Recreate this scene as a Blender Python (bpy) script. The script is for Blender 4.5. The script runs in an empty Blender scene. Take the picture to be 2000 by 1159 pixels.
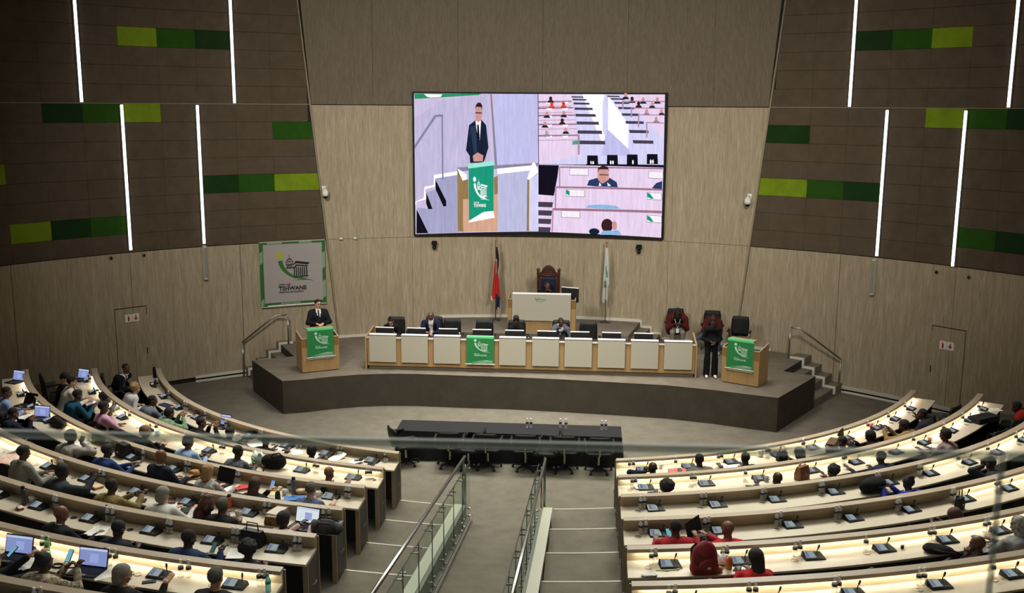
import bpy, bmesh, math, random
import numpy as np
from math import sin, cos, radians, degrees, pi, sqrt, atan2, asin
from mathutils import Vector, Matrix, Euler

# ------------------------------------------------------------------ scene
SC = bpy.context.scene
COL = SC.collection
rnd = random.Random(7)

# ---- camera (hall axis = +Y, centre of the seating arcs = origin, floor z = 0)
cam_d = bpy.data.cameras.new('camera')
cam_d.sensor_width = 36.0
cam_d.lens = 36.0 * 1986.7 / 2000.0
cam_d.clip_start = 0.05
cam_d.clip_end = 200
cam_d.dof.use_dof = True
cam_d.dof.focus_distance = 19.0
cam_d.dof.aperture_fstop = 5.6
cam = bpy.data.objects.new('camera', cam_d)
COL.objects.link(cam)
_r = Vector((0.99671711, 0.08075586, 0.00578692))
_u = Vector((-0.02056636, 0.18340872, 0.98282158))
_f = Vector((-0.07830723, 0.97971411, -0.18446746))
_m = Matrix((( _r.x, _u.x, -_f.x), (_r.y, _u.y, -_f.y), (_r.z, _u.z, -_f.z))).to_4x4()
_m.translation = Vector((1.4922, -26.9295, 7.3664))
cam.matrix_world = _m
SC.camera = cam

# ---- world: the dim grey glow of the rest of the hall
world = bpy.data.worlds.new('hall_ambient')
SC.world = world
world.use_nodes = True
world.node_tree.nodes['Background'].inputs[0].default_value = (1.0, 0.95, 0.86, 1)
world.node_tree.nodes['Background'].inputs[1].default_value = 0.072

SC.view_settings.view_transform = 'Standard'
SC.view_settings.look = 'None'
SC.view_settings.gamma = 1.0
SC.view_settings.use_curve_mapping = False
SC.view_settings.exposure = 0.0

def area(name, loc, size, power, color=(1, .95, .86), target=None, spread=180, sizey=None):
    l = bpy.data.lights.new(name, 'AREA')
    l.energy = power
    l.color = color
    l.shape = 'RECTANGLE'
    l.size = size
    l.size_y = sizey or size
    l.spread = radians(spread)
    o = bpy.data.objects.new(name, l)
    COL.objects.link(o)
    o.location = loc
    if target is not None:
        d = Vector(target) - Vector(loc)
        o.rotation_euler = d.to_track_quat('-Z', 'Y').to_euler()
    return o

def spot(name, loc, target, power, cone, blend=.3, color=(1, .95, .86), rad=.15):
    l = bpy.data.lights.new(name, 'SPOT')
    l.energy = power
    l.color = color
    l.spot_size = radians(cone)
    l.spot_blend = blend
    l.shadow_soft_size = rad
    o = bpy.data.objects.new(name, l)
    COL.objects.link(o)
    o.location = loc
    d = Vector(target) - Vector(loc)
    o.rotation_euler = d.to_track_quat('-Z', 'Y').to_euler()
    return o

# downlight fields in the ceiling over the seats, the well of the hall and the dais; one added over the gallery
area('unseen_ceiling_light', (-4.5, -6.5, 10.7), 5, 760, target=(-6.2, -14.5, .8), spread=100)
area('unseen_ceiling_light', (5.0, -6.5, 10.7), 5, 860, target=(7.2, -14.5, .8), spread=100)
area('unseen_ceiling_light', (0.0, -14.0, 10.6), 3, 190, spread=110, sizey=9)
area('unseen_ceiling_light', (0.0, -5.2, 10.8), 7, 430, spread=70, sizey=2.4)
area('unseen_ceiling_light', (1.2, -24.2, 10.9), 1.2, 60, spread=90)  # added lamp, unseen, to brighten the gallery glass edge and its highlight
area('unseen_ceiling_light', (0.0, -1.6, 10.9), 9, 110, spread=55, sizey=1.2)
area('stage_floodlight', (-5.0, -13.0, 10.2), 2.0, 290, target=(-3.2, 1.2, 4.2), spread=88)
area('stage_floodlight', (5.0, -13.0, 10.2), 2.0, 280, target=(3.2, 1.2, 4.2), spread=88)

# ------------------------------------------------------------------ materials
def lin(c):
    return tuple((x / 12.92 if x <= .04045 else ((x + .055) / 1.055) ** 2.4) for x in c)

def hexc(h):
    return lin((int(h[0:2], 16) / 255, int(h[2:4], 16) / 255, int(h[4:6], 16) / 255))

MATS = {}

def mat(name, col, rough=.6, metal=0, spec=.5, noise=None, bump=None, emit=None, alpha=None, trans=None, coat=None):
    """col: hex or linear tuple; noise=(scale, amount[, stretch xyz][, second colour]); bump=(scale, strength)"""
    if name in MATS:
        return MATS[name]
    m = bpy.data.materials.new(name)
    m.use_nodes = True
    nt = m.node_tree
    b = nt.nodes['Principled BSDF']
    c = hexc(col) if isinstance(col, str) else col
    b.inputs['Base Color'].default_value = (*c, 1)
    b.inputs['Roughness'].default_value = rough
    b.inputs['Metallic'].default_value = metal
    b.inputs['Specular IOR Level'].default_value = spec
    if coat:
        b.inputs['Coat Weight'].default_value = coat
    if emit:
        b.inputs['Emission Color'].default_value = (*(hexc(emit[0]) if isinstance(emit[0], str) else emit[0]), 1)
        b.inputs['Emission Strength'].default_value = emit[1]
    if trans:
        b.inputs['Transmission Weight'].default_value = trans
        b.inputs['IOR'].default_value = 1.33
    if noise or bump:
        tc = nt.nodes.new('ShaderNodeTexCoord')
    if noise:
        sc, amt = noise[0], noise[1]
        st = noise[2] if len(noise) > 2 and noise[2] else (1, 1, 1)
        mp = nt.nodes.new('ShaderNodeMapping')
        mp.inputs['Scale'].default_value = st
        nz = nt.nodes.new('ShaderNodeTexNoise')
        nz.inputs['Scale'].default_value = sc
        nz.inputs['Detail'].default_value = 6
        nz.inputs['Roughness'].default_value = .65
        mx = nt.nodes.new('ShaderNodeMix')
        mx.data_type = 'RGBA'
        rp = nt.nodes.new('ShaderNodeValToRGB')
        rp.color_ramp.elements[0].position = .32
        rp.color_ramp.elements[1].position = .68
        c2 = (hexc(noise[3]) if isinstance(noise[3], str) else noise[3]) if len(noise) > 3 else tuple(x * (1 - amt) for x in c)
        c1 = c if len(noise) > 3 else tuple(min(1, x * (1 + amt)) for x in c)
        nt.links.new(tc.outputs['Object'], mp.inputs[0])
        nt.links.new(mp.outputs[0], nz.inputs['Vector'])
        nt.links.new(nz.outputs['Fac'], rp.inputs[0])
        nt.links.new(rp.outputs[0], mx.inputs[0])
        mx.inputs[6].default_value = (*c1, 1)
        mx.inputs[7].default_value = (*c2, 1)
        nt.links.new(mx.outputs[2], b.inputs['Base Color'])
    if bump:
        n2 = nt.nodes.new('ShaderNodeTexNoise')
        n2.inputs['Scale'].default_value = bump[0]
        n2.inputs['Detail'].default_value = 4
        bp = nt.nodes.new('ShaderNodeBump')
        bp.inputs['Strength'].default_value = bump[1]
        bp.inputs['Distance'].default_value = .02
        nt.links.new(tc.outputs['Object'], n2.inputs['Vector'])
        nt.links.new(n2.outputs['Fac'], bp.inputs['Height'])
        nt.links.new(bp.outputs[0], b.inputs['Normal'])
    MATS[name] = m
    return m

def emis(name, col, strength=1.0):
    if name in MATS:
        return MATS[name]
    m = bpy.data.materials.new(name)
    m.use_nodes = True
    nt = m.node_tree
    nt.nodes.remove(nt.nodes['Principled BSDF'])
    e = nt.nodes.new('ShaderNodeEmission')
    c = hexc(col) if isinstance(col, str) else col
    e.inputs[0].default_value = (*c, 1)
    e.inputs[1].default_value = strength
    nt.links.new(e.outputs[0], nt.nodes['Material Output'].inputs[0])
    MATS[name] = m
    return m

def glass(name, tint, gloss=.06, opacity=.0, body=(.5, .6, .55), rough=.03):
    """clear sheet: tinted transparency + a little reflection (+ a little milky body)"""
    if name in MATS:
        return MATS[name]
    m = bpy.data.materials.new(name)
    m.use_nodes = True
    nt = m.node_tree
    nt.nodes.remove(nt.nodes['Principled BSDF'])
    t = nt.nodes.new('ShaderNodeBsdfTransparent')
    t.inputs[0].default_value = (*tint, 1)
    g = nt.nodes.new('ShaderNodeBsdfGlossy')
    g.inputs['Roughness'].default_value = rough
    mx = nt.nodes.new('ShaderNodeMixShader')
    mx.inputs[0].default_value = gloss
    nt.links.new(t.outputs[0], mx.inputs[1])
    nt.links.new(g.outputs[0], mx.inputs[2])
    last = mx
    if opacity > 0:
        d = nt.nodes.new('ShaderNodeBsdfDiffuse')
        d.inputs[0].default_value = (*body, 1)
        m2 = nt.nodes.new('ShaderNodeMixShader')
        m2.inputs[0].default_value = opacity
        nt.links.new(mx.outputs[0], m2.inputs[1])
        nt.links.new(d.outputs[0], m2.inputs[2])
        last = m2
    nt.links.new(last.outputs[0], nt.nodes['Material Output'].inputs[0])
    MATS[name] = m
    return m

def streaked(name, ca, cb, cc, rough=.55, sx=9, sz=.22, bump=.15):
    """vertical streaky veneer: fine streaks along z in two scales"""
    if name in MATS:
        return MATS[name]
    m = bpy.data.materials.new(name)
    m.use_nodes = True
    nt = m.node_tree
    b = nt.nodes['Principled BSDF']
    b.inputs['Roughness'].default_value = rough
    b.inputs['Specular IOR Level'].default_value = .25
    tc = nt.nodes.new('ShaderNodeTexCoord')
    def nz(scale, st, det=5):
        mp = nt.nodes.new('ShaderNodeMapping')
        mp.inputs['Scale'].default_value = st
        n = nt.nodes.new('ShaderNodeTexNoise')
        n.inputs['Scale'].default_value = scale
        n.inputs['Detail'].default_value = det
        n.inputs['Roughness'].default_value = .7
        nt.links.new(tc.outputs['Object'], mp.inputs[0])
        nt.links.new(mp.outputs[0], n.inputs['Vector'])
        return n
    a = nz(1.0, (sx, sx, sz))
    c = nz(1.0, (sx * 4.2, sx * 4.2, sz * 3))
    r1 = nt.nodes.new('ShaderNodeValToRGB')
    r1.color_ramp.elements[0].position = .36
    r1.color_ramp.elements[1].position = .64
    r1.color_ramp.elements[0].color = (*hexc(ca), 1)
    r1.color_ramp.elements[1].color = (*hexc(cb), 1)
    nt.links.new(a.outputs['Fac'], r1.inputs[0])
    r2 = nt.nodes.new('ShaderNodeValToRGB')
    r2.color_ramp.elements[0].position = .42
    r2.color_ramp.elements[1].position = .66
    r2.color_ramp.elements[0].color = (0, 0, 0, 1)
    r2.color_ramp.elements[1].color = (.75, .75, .75, 1)
    nt.links.new(c.outputs['Fac'], r2.inputs[0])
    mx = nt.nodes.new('ShaderNodeMix')
    mx.data_type = 'RGBA'
    nt.links.new(r2.outputs[0], mx.inputs[0])
    nt.links.new(r1.outputs[0], mx.inputs[6])
    mx.inputs[7].default_value = (*hexc(cc), 1)
    nt.links.new(mx.outputs[2], b.inputs['Base Color'])
    bp = nt.nodes.new('ShaderNodeBump')
    bp.inputs['Strength'].default_value = bump
    bp.inputs['Distance'].default_value = .01
    nt.links.new(c.outputs['Fac'], bp.inputs['Height'])
    nt.links.new(bp.outputs[0], b.inputs['Normal'])
    MATS[name] = m
    return m

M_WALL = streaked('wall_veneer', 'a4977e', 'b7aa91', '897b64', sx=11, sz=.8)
M_WALLDIM = streaked('wall_veneer_painted_dim', '6b604f', '756a58', '5b5144', sx=11, sz=.8)  # same veneer, with the dimmer light up there put into its colour
M_DARKP = mat('acoustic_panel_brown', '5b5042', .95, noise=(3, .12), bump=(90, .5), spec=.1)
M_GD = mat('acoustic_panel_dark_green', '1f3a1c', .95, noise=(3, .12), bump=(90, .5), spec=.1)
M_GM = mat('acoustic_panel_mid_green', '2c5218', .95, noise=(3, .12), bump=(90, .5), spec=.1)
M_GL = mat('acoustic_panel_lime_green', '768f20', .95, noise=(3, .12), bump=(90, .5), spec=.1)
M_SEAM = mat('joint_dark', '1c1712', .8)
M_TRIM = mat('seam_trim', '8d8068', .5)
M_CARPET = mat('carpet_taupe', '817c6f', .97, noise=(2.6, 1, None, '716c60'), bump=(160, .8), spec=.1)
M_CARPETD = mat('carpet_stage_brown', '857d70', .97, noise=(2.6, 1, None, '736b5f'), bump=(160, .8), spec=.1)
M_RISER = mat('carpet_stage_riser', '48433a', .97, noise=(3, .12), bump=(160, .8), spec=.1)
M_NOSE = mat('nosing_strip_pale', 'b4ae9e', .4)
M_WHITET = mat('white_skirting', 'd6d2c6', .45)
M_MAPLE = mat('maple_worktop', 'cdc3ae', .42, noise=(1.2, 1, (1, 1, 1), 'c2b7a1'), spec=.35)
M_MAPLE2 = mat('maple_cap', 'af9f89', .45, noise=(2.4, 1, (1, 1, 1), 'a3937d'), spec=.35)
M_MAPLE3 = mat('maple_upstand', 'bfaf91', .5, noise=(2, 1, (1, 1, 1), 'b4a485'), spec=.3)
M_EDGE = mat('maple_edge', '91816a', .5)
M_CHAR = mat('charcoal_laminate', '23241f', .5, noise=(5, .2))
M_STEEL = mat('brushed_steel', 'a9a9a4', .3, metal=1)
M_STEELP = mat('painted_steel_grey', 'c2bfb2', .4, metal=.0)
M_CREAM = mat('kerb_cream', 'c6c4b4', .4)
M_KGREY = mat('kerb_grey', '77766c', .5)
M_BLACK = mat('black_plastic', '0b0c0d', .6, spec=.25)
M_BLACKM = mat('black_matt', '0a0a0b', .8)
M_LEATH = mat('black_leather', '0a0b0c', .55, bump=(40, .25), spec=.3)
M_CLOTHB = mat('black_tablecloth', '06070a', .85, bump=(14, .3))
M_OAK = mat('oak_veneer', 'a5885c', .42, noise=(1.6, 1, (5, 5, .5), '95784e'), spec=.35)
M_OAKD = mat('oak_veneer_dark', '87683a', .42, noise=(1.6, 1, (5, 5, .5), '7b5c32'), spec=.35)  # darker oak for upper bands, inner shelf and worktop
M_WPANEL = mat('off_white_panel', 'a9a596', .5)
M_WHITE = mat('white_paint', 'e9e7e0', .4)
M_PAPER = mat('paper_white', 'efeee9', .8)
M_GREENF = mat('green_banner_fabric', '17743b', .75)
M_LGREEN = mat('pale_green_print', 'a9cdb4', .75)
M_GLASSR = glass('balustrade_glass', (.90, .945, .915), .05, .035, (.45, .52, .46))
M_TUBE = emis('led_tube', (1.0, .98, .93), 4.0)
M_LED = emis('led_strip_warm', (1.0, .93, .80), 44.0)
M_SCR = emis('unit_screen', '9ba8ac', .9)
M_SCRL = emis('unit_screen_bright', 'c9d3d6', 1.0)
M_LAP = emis('laptop_screen', '8793c9', 1.0)
M_LAPW = emis('laptop_screen_white', 'dfe6ec', 1.0)
M_PHONE = emis('phone_screen', '77b6c6', .9)

# ------------------------------------------------------------------ mesh builder
class B:
    def __init__(s):
        s.v = []; s.f = []; s.m = []
    def add(s, vs, fs, mi=0, M=None):
        o = len(s.v)
        if M is not None:
            vs = [tuple(M @ Vector(p)) for p in vs]
        s.v += [tuple(p) for p in vs]
        s.f += [tuple(i + o for i in f) for f in fs]
        s.m += [mi] * len(fs)
        return s
    def box(s, x0, x1, y0, y1, z0, z1, mi=0, M=None):
        vs = [(x0, y0, z0), (x1, y0, z0), (x1, y1, z0), (x0, y1, z0), (x0, y0, z1), (x1, y0, z1), (x1, y1, z1), (x0, y1, z1)]
        return s.add(vs, [(0, 3, 2, 1), (4, 5, 6, 7), (0, 1, 5, 4), (1, 2, 6, 5), (2, 3, 7, 6), (3, 0, 4, 7)], mi, M)
    def bbox(s, x0, x1, y0, y1, z0, z1, c=.01, mi=0, M=None):
        """box with chamfered vertical and top edges"""
        pts = [(x0 + c, y0), (x1 - c, y0), (x1, y0 + c), (x1, y1 - c), (x1 - c, y1), (x0 + c, y1), (x0, y1 - c), (x0, y0 + c)]
        cx, cy = (x0 + x1) / 2, (y0 + y1) / 2
        ins = [(cx + (x - cx) * (1 - 2 * c / max(x1 - x0, 1e-6)), cy + (y - cy) * (1 - 2 * c / max(y1 - y0, 1e-6))) for x, y in pts]
        vs = [(x, y, z0) for x, y in pts] + [(x, y, z1 - c) for x, y in pts] + [(x, y, z1) for x, y in ins]
        fs = [tuple(range(7, -1, -1)), tuple(range(16, 24))]
        for k in range(8):
            n = (k + 1) % 8
            fs += [(k, n, 8 + n, 8 + k), (8 + k, 8 + n, 16 + n, 16 + k)]
        return s.add(vs, fs, mi, M)
    def prism(s, pts, z0, z1, mi=0, M=None):
        """pts: ccw xy polygon; z0/z1: numbers or functions of (x, y)"""
        n = len(pts)
        f0 = z0 if callable(z0) else (lambda x, y: z0)
        f1 = z1 if callable(z1) else (lambda x, y: z1)
        vs = [(x, y, f0(x, y)) for x, y in pts] + [(x, y, f1(x, y)) for x, y in pts]
        fs = [tuple(range(n - 1, -1, -1)), tuple(range(n, 2 * n))] + [(k, (k + 1) % n, n + (k + 1) % n, n + k) for k in range(n)]
        return s.add(vs, fs, mi, M)
    def lathe(s, prof, n=12, mi=0, M=None):
        """prof: [(r, z)...] bottom to top"""
        vs = []; fs = []
        for r, z in prof:
            vs += [(r * cos(2 * pi * k / n), r * sin(2 * pi * k / n), z) for k in range(n)]
        for i in range(len(prof) - 1):
            for k in range(n):
                a, b = i * n + k, i * n + (k + 1) % n
                fs.append((a, b, b + n, a + n))
        fs.append(tuple(range(n - 1, -1, -1)))
        fs.append(tuple((len(prof) - 1) * n + k for k in range(n)))
        return s.add(vs, fs, mi, M)
    def tube(s, pts, r, n=8, mi=0, M=None, closed=False):
        """tube through points; r number or list"""
        P = [Vector(p) for p in pts]
        N = len(P)
        vs = []; fs = []
        up = None
        for i, p in enumerate(P):
            if closed:
                d = (P[(i + 1) % N] - P[i - 1])
            else:
                d = (P[min(i + 1, N - 1)] - P[max(i - 1, 0)])
            d.normalize()
            if up is None:
                up = Vector((0, 0, 1)) if abs(d.z) < .9 else Vector((1, 0, 0))
            sx = d.cross(up)
            if sx.length < 1e-5:
                sx = d.orthogonal()
            sx.normalize()
            uy = sx.cross(d).normalized()
            up = uy
            rr = r[i] if isinstance(r, (list, tuple)) else r
            vs += [tuple(p + sx * rr * cos(2 * pi * k / n) + uy * rr * sin(2 * pi * k / n)) for k in range(n)]
        for i in range(N if closed else N - 1):
            for k in range(n):
                a, b = i * n + k, i * n + (k + 1) % n
                c, d2 = ((i + 1) % N) * n + (k + 1) % n, ((i + 1) % N) * n + k
                fs.append((a, b, c, d2))
        if not closed:
            fs.append(tuple(range(n - 1, -1, -1)))
            fs.append(tuple((N - 1) * n + k for k in range(n)))
        return s.add(vs, fs, mi, M)
    def ell(s, c, r, n=10, m=6, mi=0, M=None, z0=-1.0):
        """ellipsoid (or a dome with z0 > -1)"""
        prof = []
        a0 = asin(z0)
        for i in range(m + 1):
            a = a0 + (pi / 2 - a0) * i / m
            prof.append((cos(a), sin(a)))
        vs = []; fs = []
        for q, z in prof:
            q = max(q, .02)
            vs += [(c[0] + r[0] * q * cos(2 * pi * k / n), c[1] + r[1] * q * sin(2 * pi * k / n), c[2] + r[2] * z) for k in range(n)]
        for i in range(m):
            for k in range(n):
                a, b = i * n + k, i * n + (k + 1) % n
                fs.append((a, b, b + n, a + n))
        fs.append(tuple(range(n - 1, -1, -1)))
        fs.append(tuple(m * n + k for k in range(n)))
        return s.add(vs, fs, mi, M)
    def mesh(s, name, mats, smooth=False):
        me = bpy.data.meshes.new(name)
        me.from_pydata(s.v, [], s.f)
        for q in (mats if isinstance(mats, (list, tuple)) else [mats]):
            me.materials.append(q)
        if len(set(s.m)) > 1:
            me.polygons.foreach_set('material_index', s.m)
        if smooth:
            me.polygons.foreach_set('use_smooth', [True] * len(me.polygons))
        me.update()
        return me
    def build(s, name, mats, parent=None, smooth=False, loc=None):
        return obj(name, s.mesh(name, mats, smooth), parent, loc)

def obj(name, me, parent=None, loc=None, rz=None):
    o = bpy.data.objects.new(name, me)
    COL.objects.link(o)
    if parent is not None:
        o.parent = parent
    if loc is not None:
        o.location = loc
    if rz is not None:
        o.rotation_euler = (0, 0, rz)
    return o

def empty(name, loc=(0, 0, 0), rz=0, parent=None):
    o = bpy.data.objects.new(name, None)
    COL.objects.link(o)
    o.empty_display_size = .1
    o.location = loc
    o.rotation_euler = (0, 0, rz)
    if parent is not None:
        o.parent = parent
    return o

def tag(o, label=None, cat=None, group=None, kind=None):
    if label: o['label'] = label
    if cat: o['category'] = cat
    if group: o['group'] = group
    if kind: o['kind'] = kind
    return o

def struct(o):
    o['kind'] = 'structure'
    return o

KIDS = {}
def kids_of(r):
    return list(r.children)

def dup(root, loc, rz=0, label=None, group=None):
    """copy a thing, its parts and sub-parts; meshes are shared"""
    def cp(o, par):
        c = o.copy()
        COL.objects.link(c)
        if par is not None:
            c.parent = par
        for ch in o.children:
            cp(ch, c)
        return c
    r = cp(root, None)
    r.location = loc
    r.rotation_euler = (0, 0, rz)
    if label: r['label'] = label
    if group: r['group'] = group
    return r

ORD = ['first', 'second', 'third', 'fourth', 'fifth', 'sixth', 'seventh', 'eighth', 'ninth', 'tenth', 'eleventh', 'twelfth']

def on_arc(r, th):
    """point on a seating arc; th in degrees, negative = left block"""
    return Vector((r * sin(radians(th)), -r * cos(radians(th)), 0))

WC, WR = -12.248, 14.313
def on_wall(th, z=0, R=WR):
    return (R * sin(radians(th)), WC + R * cos(radians(th)), z)
def wall_r(th):
    """distance from the origin to the wall along seating angle th (deg)"""
    dx, dy = sin(radians(abs(th))), -cos(radians(th))
    b = -dy * WC
    return -b + sqrt(b * b - (WC * WC - WR * WR)) if True else 0

R1, PT, RI = 9.66, 1.405, .2264
XL, XR = -1.94, 1.98
def tierz(i): return RI * i
def rowr(i): return R1 + PT * (i - 1)
def surfz(i): return RI * i + .764
def aisle_x(side, i): return 1.945 - .014 * (i - 1) if side == 'L' else 1.985
# ------------------------------------------------------------------ the room
def wall_r2(th):
    t = wall_r(th)
    if -t * cos(radians(th)) < WC and abs(th) > 1:
        t = (WR) / abs(sin(radians(th)))
    return t

def patch(b, ta0, ta1, tb0, tb1, z0, z1, R0, R1_=None, thick=.05, step=1.0, mi=0):
    """curved slab: angle ta0/ta1 at the bottom/top of one side, tb0/tb1 of the other; R0/R1_ = inner radius bottom/top"""
    if R1_ is None: R1_ = R0
    n = max(1, int(math.ceil(max(abs(tb0 - ta0), abs(tb1 - ta1)) / step)))
    vs = []
    for k in range(n + 1):
        s = k / n
        a0 = ta0 + (tb0 - ta0) * s
        a1 = ta1 + (tb1 - ta1) * s
        vs += [on_wall(a0, z0, R0), on_wall(a1, z1, R1_), on_wall(a1, z1, R1_ + thick), on_wall(a0, z0, R0 + thick)]
    fs = []
    for k in range(n):
        o = 4 * k
        for j in range(4):
            fs.append((o + j, o + (j + 1) % 4, o + 4 + (j + 1) % 4, o + 4 + j))
    fs.append((3, 2, 1, 0))
    fs.append((4 * n, 4 * n + 1, 4 * n + 2, 4 * n + 3))
    if tb0 > ta0:
        fs = [tuple(reversed(f)) for f in fs]
    return b.add(vs, fs, mi)

def seam_l(z): return -(23.37 + .38 * (z - .83))
def seam_r(z): return 22.55 + .39 * (z - 1.0)

# floor of the well
b = B()
pts = [on_wall(a, 0, WR + .6)[:2] for a in range(-96, 97, 4)]
pts += [(15.2, -31), (-15.2, -31)]
pts = pts[::-1]
b.prism(pts, -.2, 0)
struct(b.build('floor', M_CARPET))

ZT = 11.2
def build_wall(name, side):
    sgn = -1 if side == 'l' else 1
    seam = seam_l if side == 'l' else seam_r
    root = struct(empty(name))
    # dark recess behind everything
    b = B()
    patch(b, seam(0), seam(ZT), sgn * 96, sgn * 96, 0.0, ZT, WR + .055, thick=.05, step=4)
    b.build('backing', M_SEAM, root)
    # lower veneer panels, standing on a shadow gap
    edges = [34.0, 45.6, 57.25, 68.6, 82, 96] if side == 'l' else [33.4, 45.2, 56.8, 68, 82, 96]
    lo = None
    zb = .13
    for k, e in enumerate(edges):
        b = B()
        if k == 0:
            patch(b, seam(zb) + sgn * .13, seam(3.64) + sgn * .13, sgn * (e - .03), sgn * (e - .03), zb, 3.64, WR)
        else:
            g = .03 if k in (1, 3) else .008
            patch(b, sgn * (edges[k - 1] + g), sgn * (edges[k - 1] + g), sgn * (e - .03), sgn * (e - .03), zb, 3.64, WR)
        b.build('veneer_panel', M_WALL, root)
    # acoustic panels above
    t0 = 30.0 if side == 'l' else 29.4
    H = .4635
    green = {}
    if side == 'l':
        green = {(11, 3): 'L', (11, 2): 'M', (11, 1): 'D', (7, 5): 'D', (7, 4): 'M', (7, 3): 'L', (6, -1): 'M', (6, -2): 'M',
                 (3, 1): 'D', (3, 0): 'M', (3, -1): 'L', (3, -2): 'L', (4, 7): 'L', (1, 6): 'L', (1, 5): 'D', (1, 4): 'M'}
    else:
        green = {(11, 1): 'D', (11, 2): 'M', (11, 3): 'L', (7, 3): 'L', (7, 4): 'M', (7, 5): 'D', (6, -1): 'D', (6, -2): 'D',
                 (3, -1): 'L', (3, -2): 'L', (3, 0): 'M', (3, 1): 'D', (1, 4): 'M', (1, 5): 'D', (1, 6): 'L'}
    gm = {'L': M_GL, 'M': M_GM, 'D': M_GD}
    t_in = t0 - 3.86
    for j in range(0, 17):
        z0 = 3.66 + H * j
        z1 = z0 + H
        if z0 > ZT - .1: break
        z1 = min(z1, ZT)
        for c in range(-2, 14):
            g = .0035
            ga = .009
            if c >= 0:
                a0 = a1 = sgn * (t0 + 3.86 * c + ga); e0 = e1 = sgn * (t0 + 3.86 * (c + 1) - ga)
            elif c == -1:
                a0 = sgn * max(t_in, abs(seam(z0)) + .13); a1 = sgn * max(t_in, abs(seam(z1)) + .13)
                e0 = e1 = sgn * (t0 - ga)
            else:
                if abs(seam(z1)) + .3 > t_in: continue
                a0 = seam(z0) + sgn * .13; a1 = seam(z1) + sgn * .13
                e0 = e1 = sgn * (t_in - ga)
            gk = green.get((j, c))
            b = B()
            patch(b, a0, a1, e0, e1, z0 + g, z1 - g, WR - .02 + rnd.uniform(-.0015, .0015), thick=.05, step=1.3)
            o = b.build('acoustic_panel', gm[gk] if gk else M_DARKP, root)
    # straight run of wall behind the seating arcs
    b = B()
    x0 = sgn * WR * 1.0
    b.box(min(x0, x0 + sgn * .1), max(x0, x0 + sgn * .1), -31, WC - 1.4, 0, 3.64, 0)
    b.build('veneer_panel', M_WALL, root)
    b = B()
    b.box(min(x0, x0 + sgn * .1), max(x0, x0 + sgn * .1), -31, WC - 1.4, 3.66, ZT, 0)
    b.build('acoustic_panel', M_DARKP, root)
    return root

wl = build_wall('wall_left', 'l')
wr = build_wall('wall_right', 'r')

# centre wall: veneer in three bands, upper band leaned forward and coloured darker to stand for less light
wc = struct(empty('wall_back'))
b = B()
patch(b, seam_l(0), seam_l(ZT), seam_r(0), seam_r(ZT), 0, ZT, WR + .09, thick=.05, step=2)
b.build('backing', M_SEAM, wc)
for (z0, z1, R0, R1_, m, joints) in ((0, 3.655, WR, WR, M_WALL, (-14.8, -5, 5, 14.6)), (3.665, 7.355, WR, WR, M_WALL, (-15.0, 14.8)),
                                     (7.375, ZT, WR - .06, WR - .36, M_WALLDIM, (-19, -9.5, 0, 9.5, 19))):
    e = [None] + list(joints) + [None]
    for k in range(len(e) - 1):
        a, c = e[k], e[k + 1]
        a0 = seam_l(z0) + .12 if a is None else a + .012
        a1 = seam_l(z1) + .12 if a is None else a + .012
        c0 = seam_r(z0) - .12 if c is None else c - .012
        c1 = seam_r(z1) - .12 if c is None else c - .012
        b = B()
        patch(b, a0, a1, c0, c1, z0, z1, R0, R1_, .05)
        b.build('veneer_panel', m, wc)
# slanted seam trims
for nm, seam in (('trim_1', seam_l), ('trim_2', seam_r)):
    b = B()
    for d in (-.085,):
        patch(b, seam(.13) + d, seam(ZT) + d, seam(.13) + d + .17, seam(ZT) + d + .17, .13, ZT, WR - .02, thick=.07)
    struct(b.build(nm, M_TRIM))
# level joint lines at gallery height
b = B()
patch(b, -96, -96, seam_l(7.37), seam_l(7.37), 7.362, 7.378, WR - .03, thick=.03, step=3)
struct(b.build('trim_3', M_TRIM))
b = B()
patch(b, seam_r(7.37), seam_r(7.37), 96, 96, 7.362, 7.378, WR - .03, thick=.03, step=3)
struct(b.build('trim_4', M_TRIM))

b = B()
b.prism([(15, 3), (-15, 3), (-15, -31), (15, -31)][::-1], ZT, ZT + .2)
struct(b.build('ceiling', M_DARKP))

# concealed doors (thin gaps in the veneer) in both side walls
def door_outline(name, ta, tb, ztop, zlow):
    b = B()
    s = 1 if tb > ta else -1
    w = .05
    patch(b, ta, ta, ta + s * w, ta + s * w, .13, ztop, WR - .006, thick=.01)
    patch(b, tb - s * w, tb - s * w, tb, tb, zlow, ztop, WR - .006, thick=.01)
    patch(b, ta, ta, tb, tb, ztop, ztop + .02, WR - .006, thick=.01)
    return struct(b.build(name, M_SEAM))
d1 = door_outline('door_1', -47.5, -44.2, 2.22, 2.0)
d2 = door_outline('door_2', 46.7, 43.3, 2.13, 2.0)
for d, th in ((d1, -44.4), (d2, 43.5)):
    b = B()
    p = on_wall(th, 1.05, WR - .03)
    b.tube([(p[0], p[1], .98), (p[0], p[1], 1.14)], .012, 6)
    b.build('door_handle', mat('bronze_handle', '4a2c20', .4, metal=.6), d)

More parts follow.
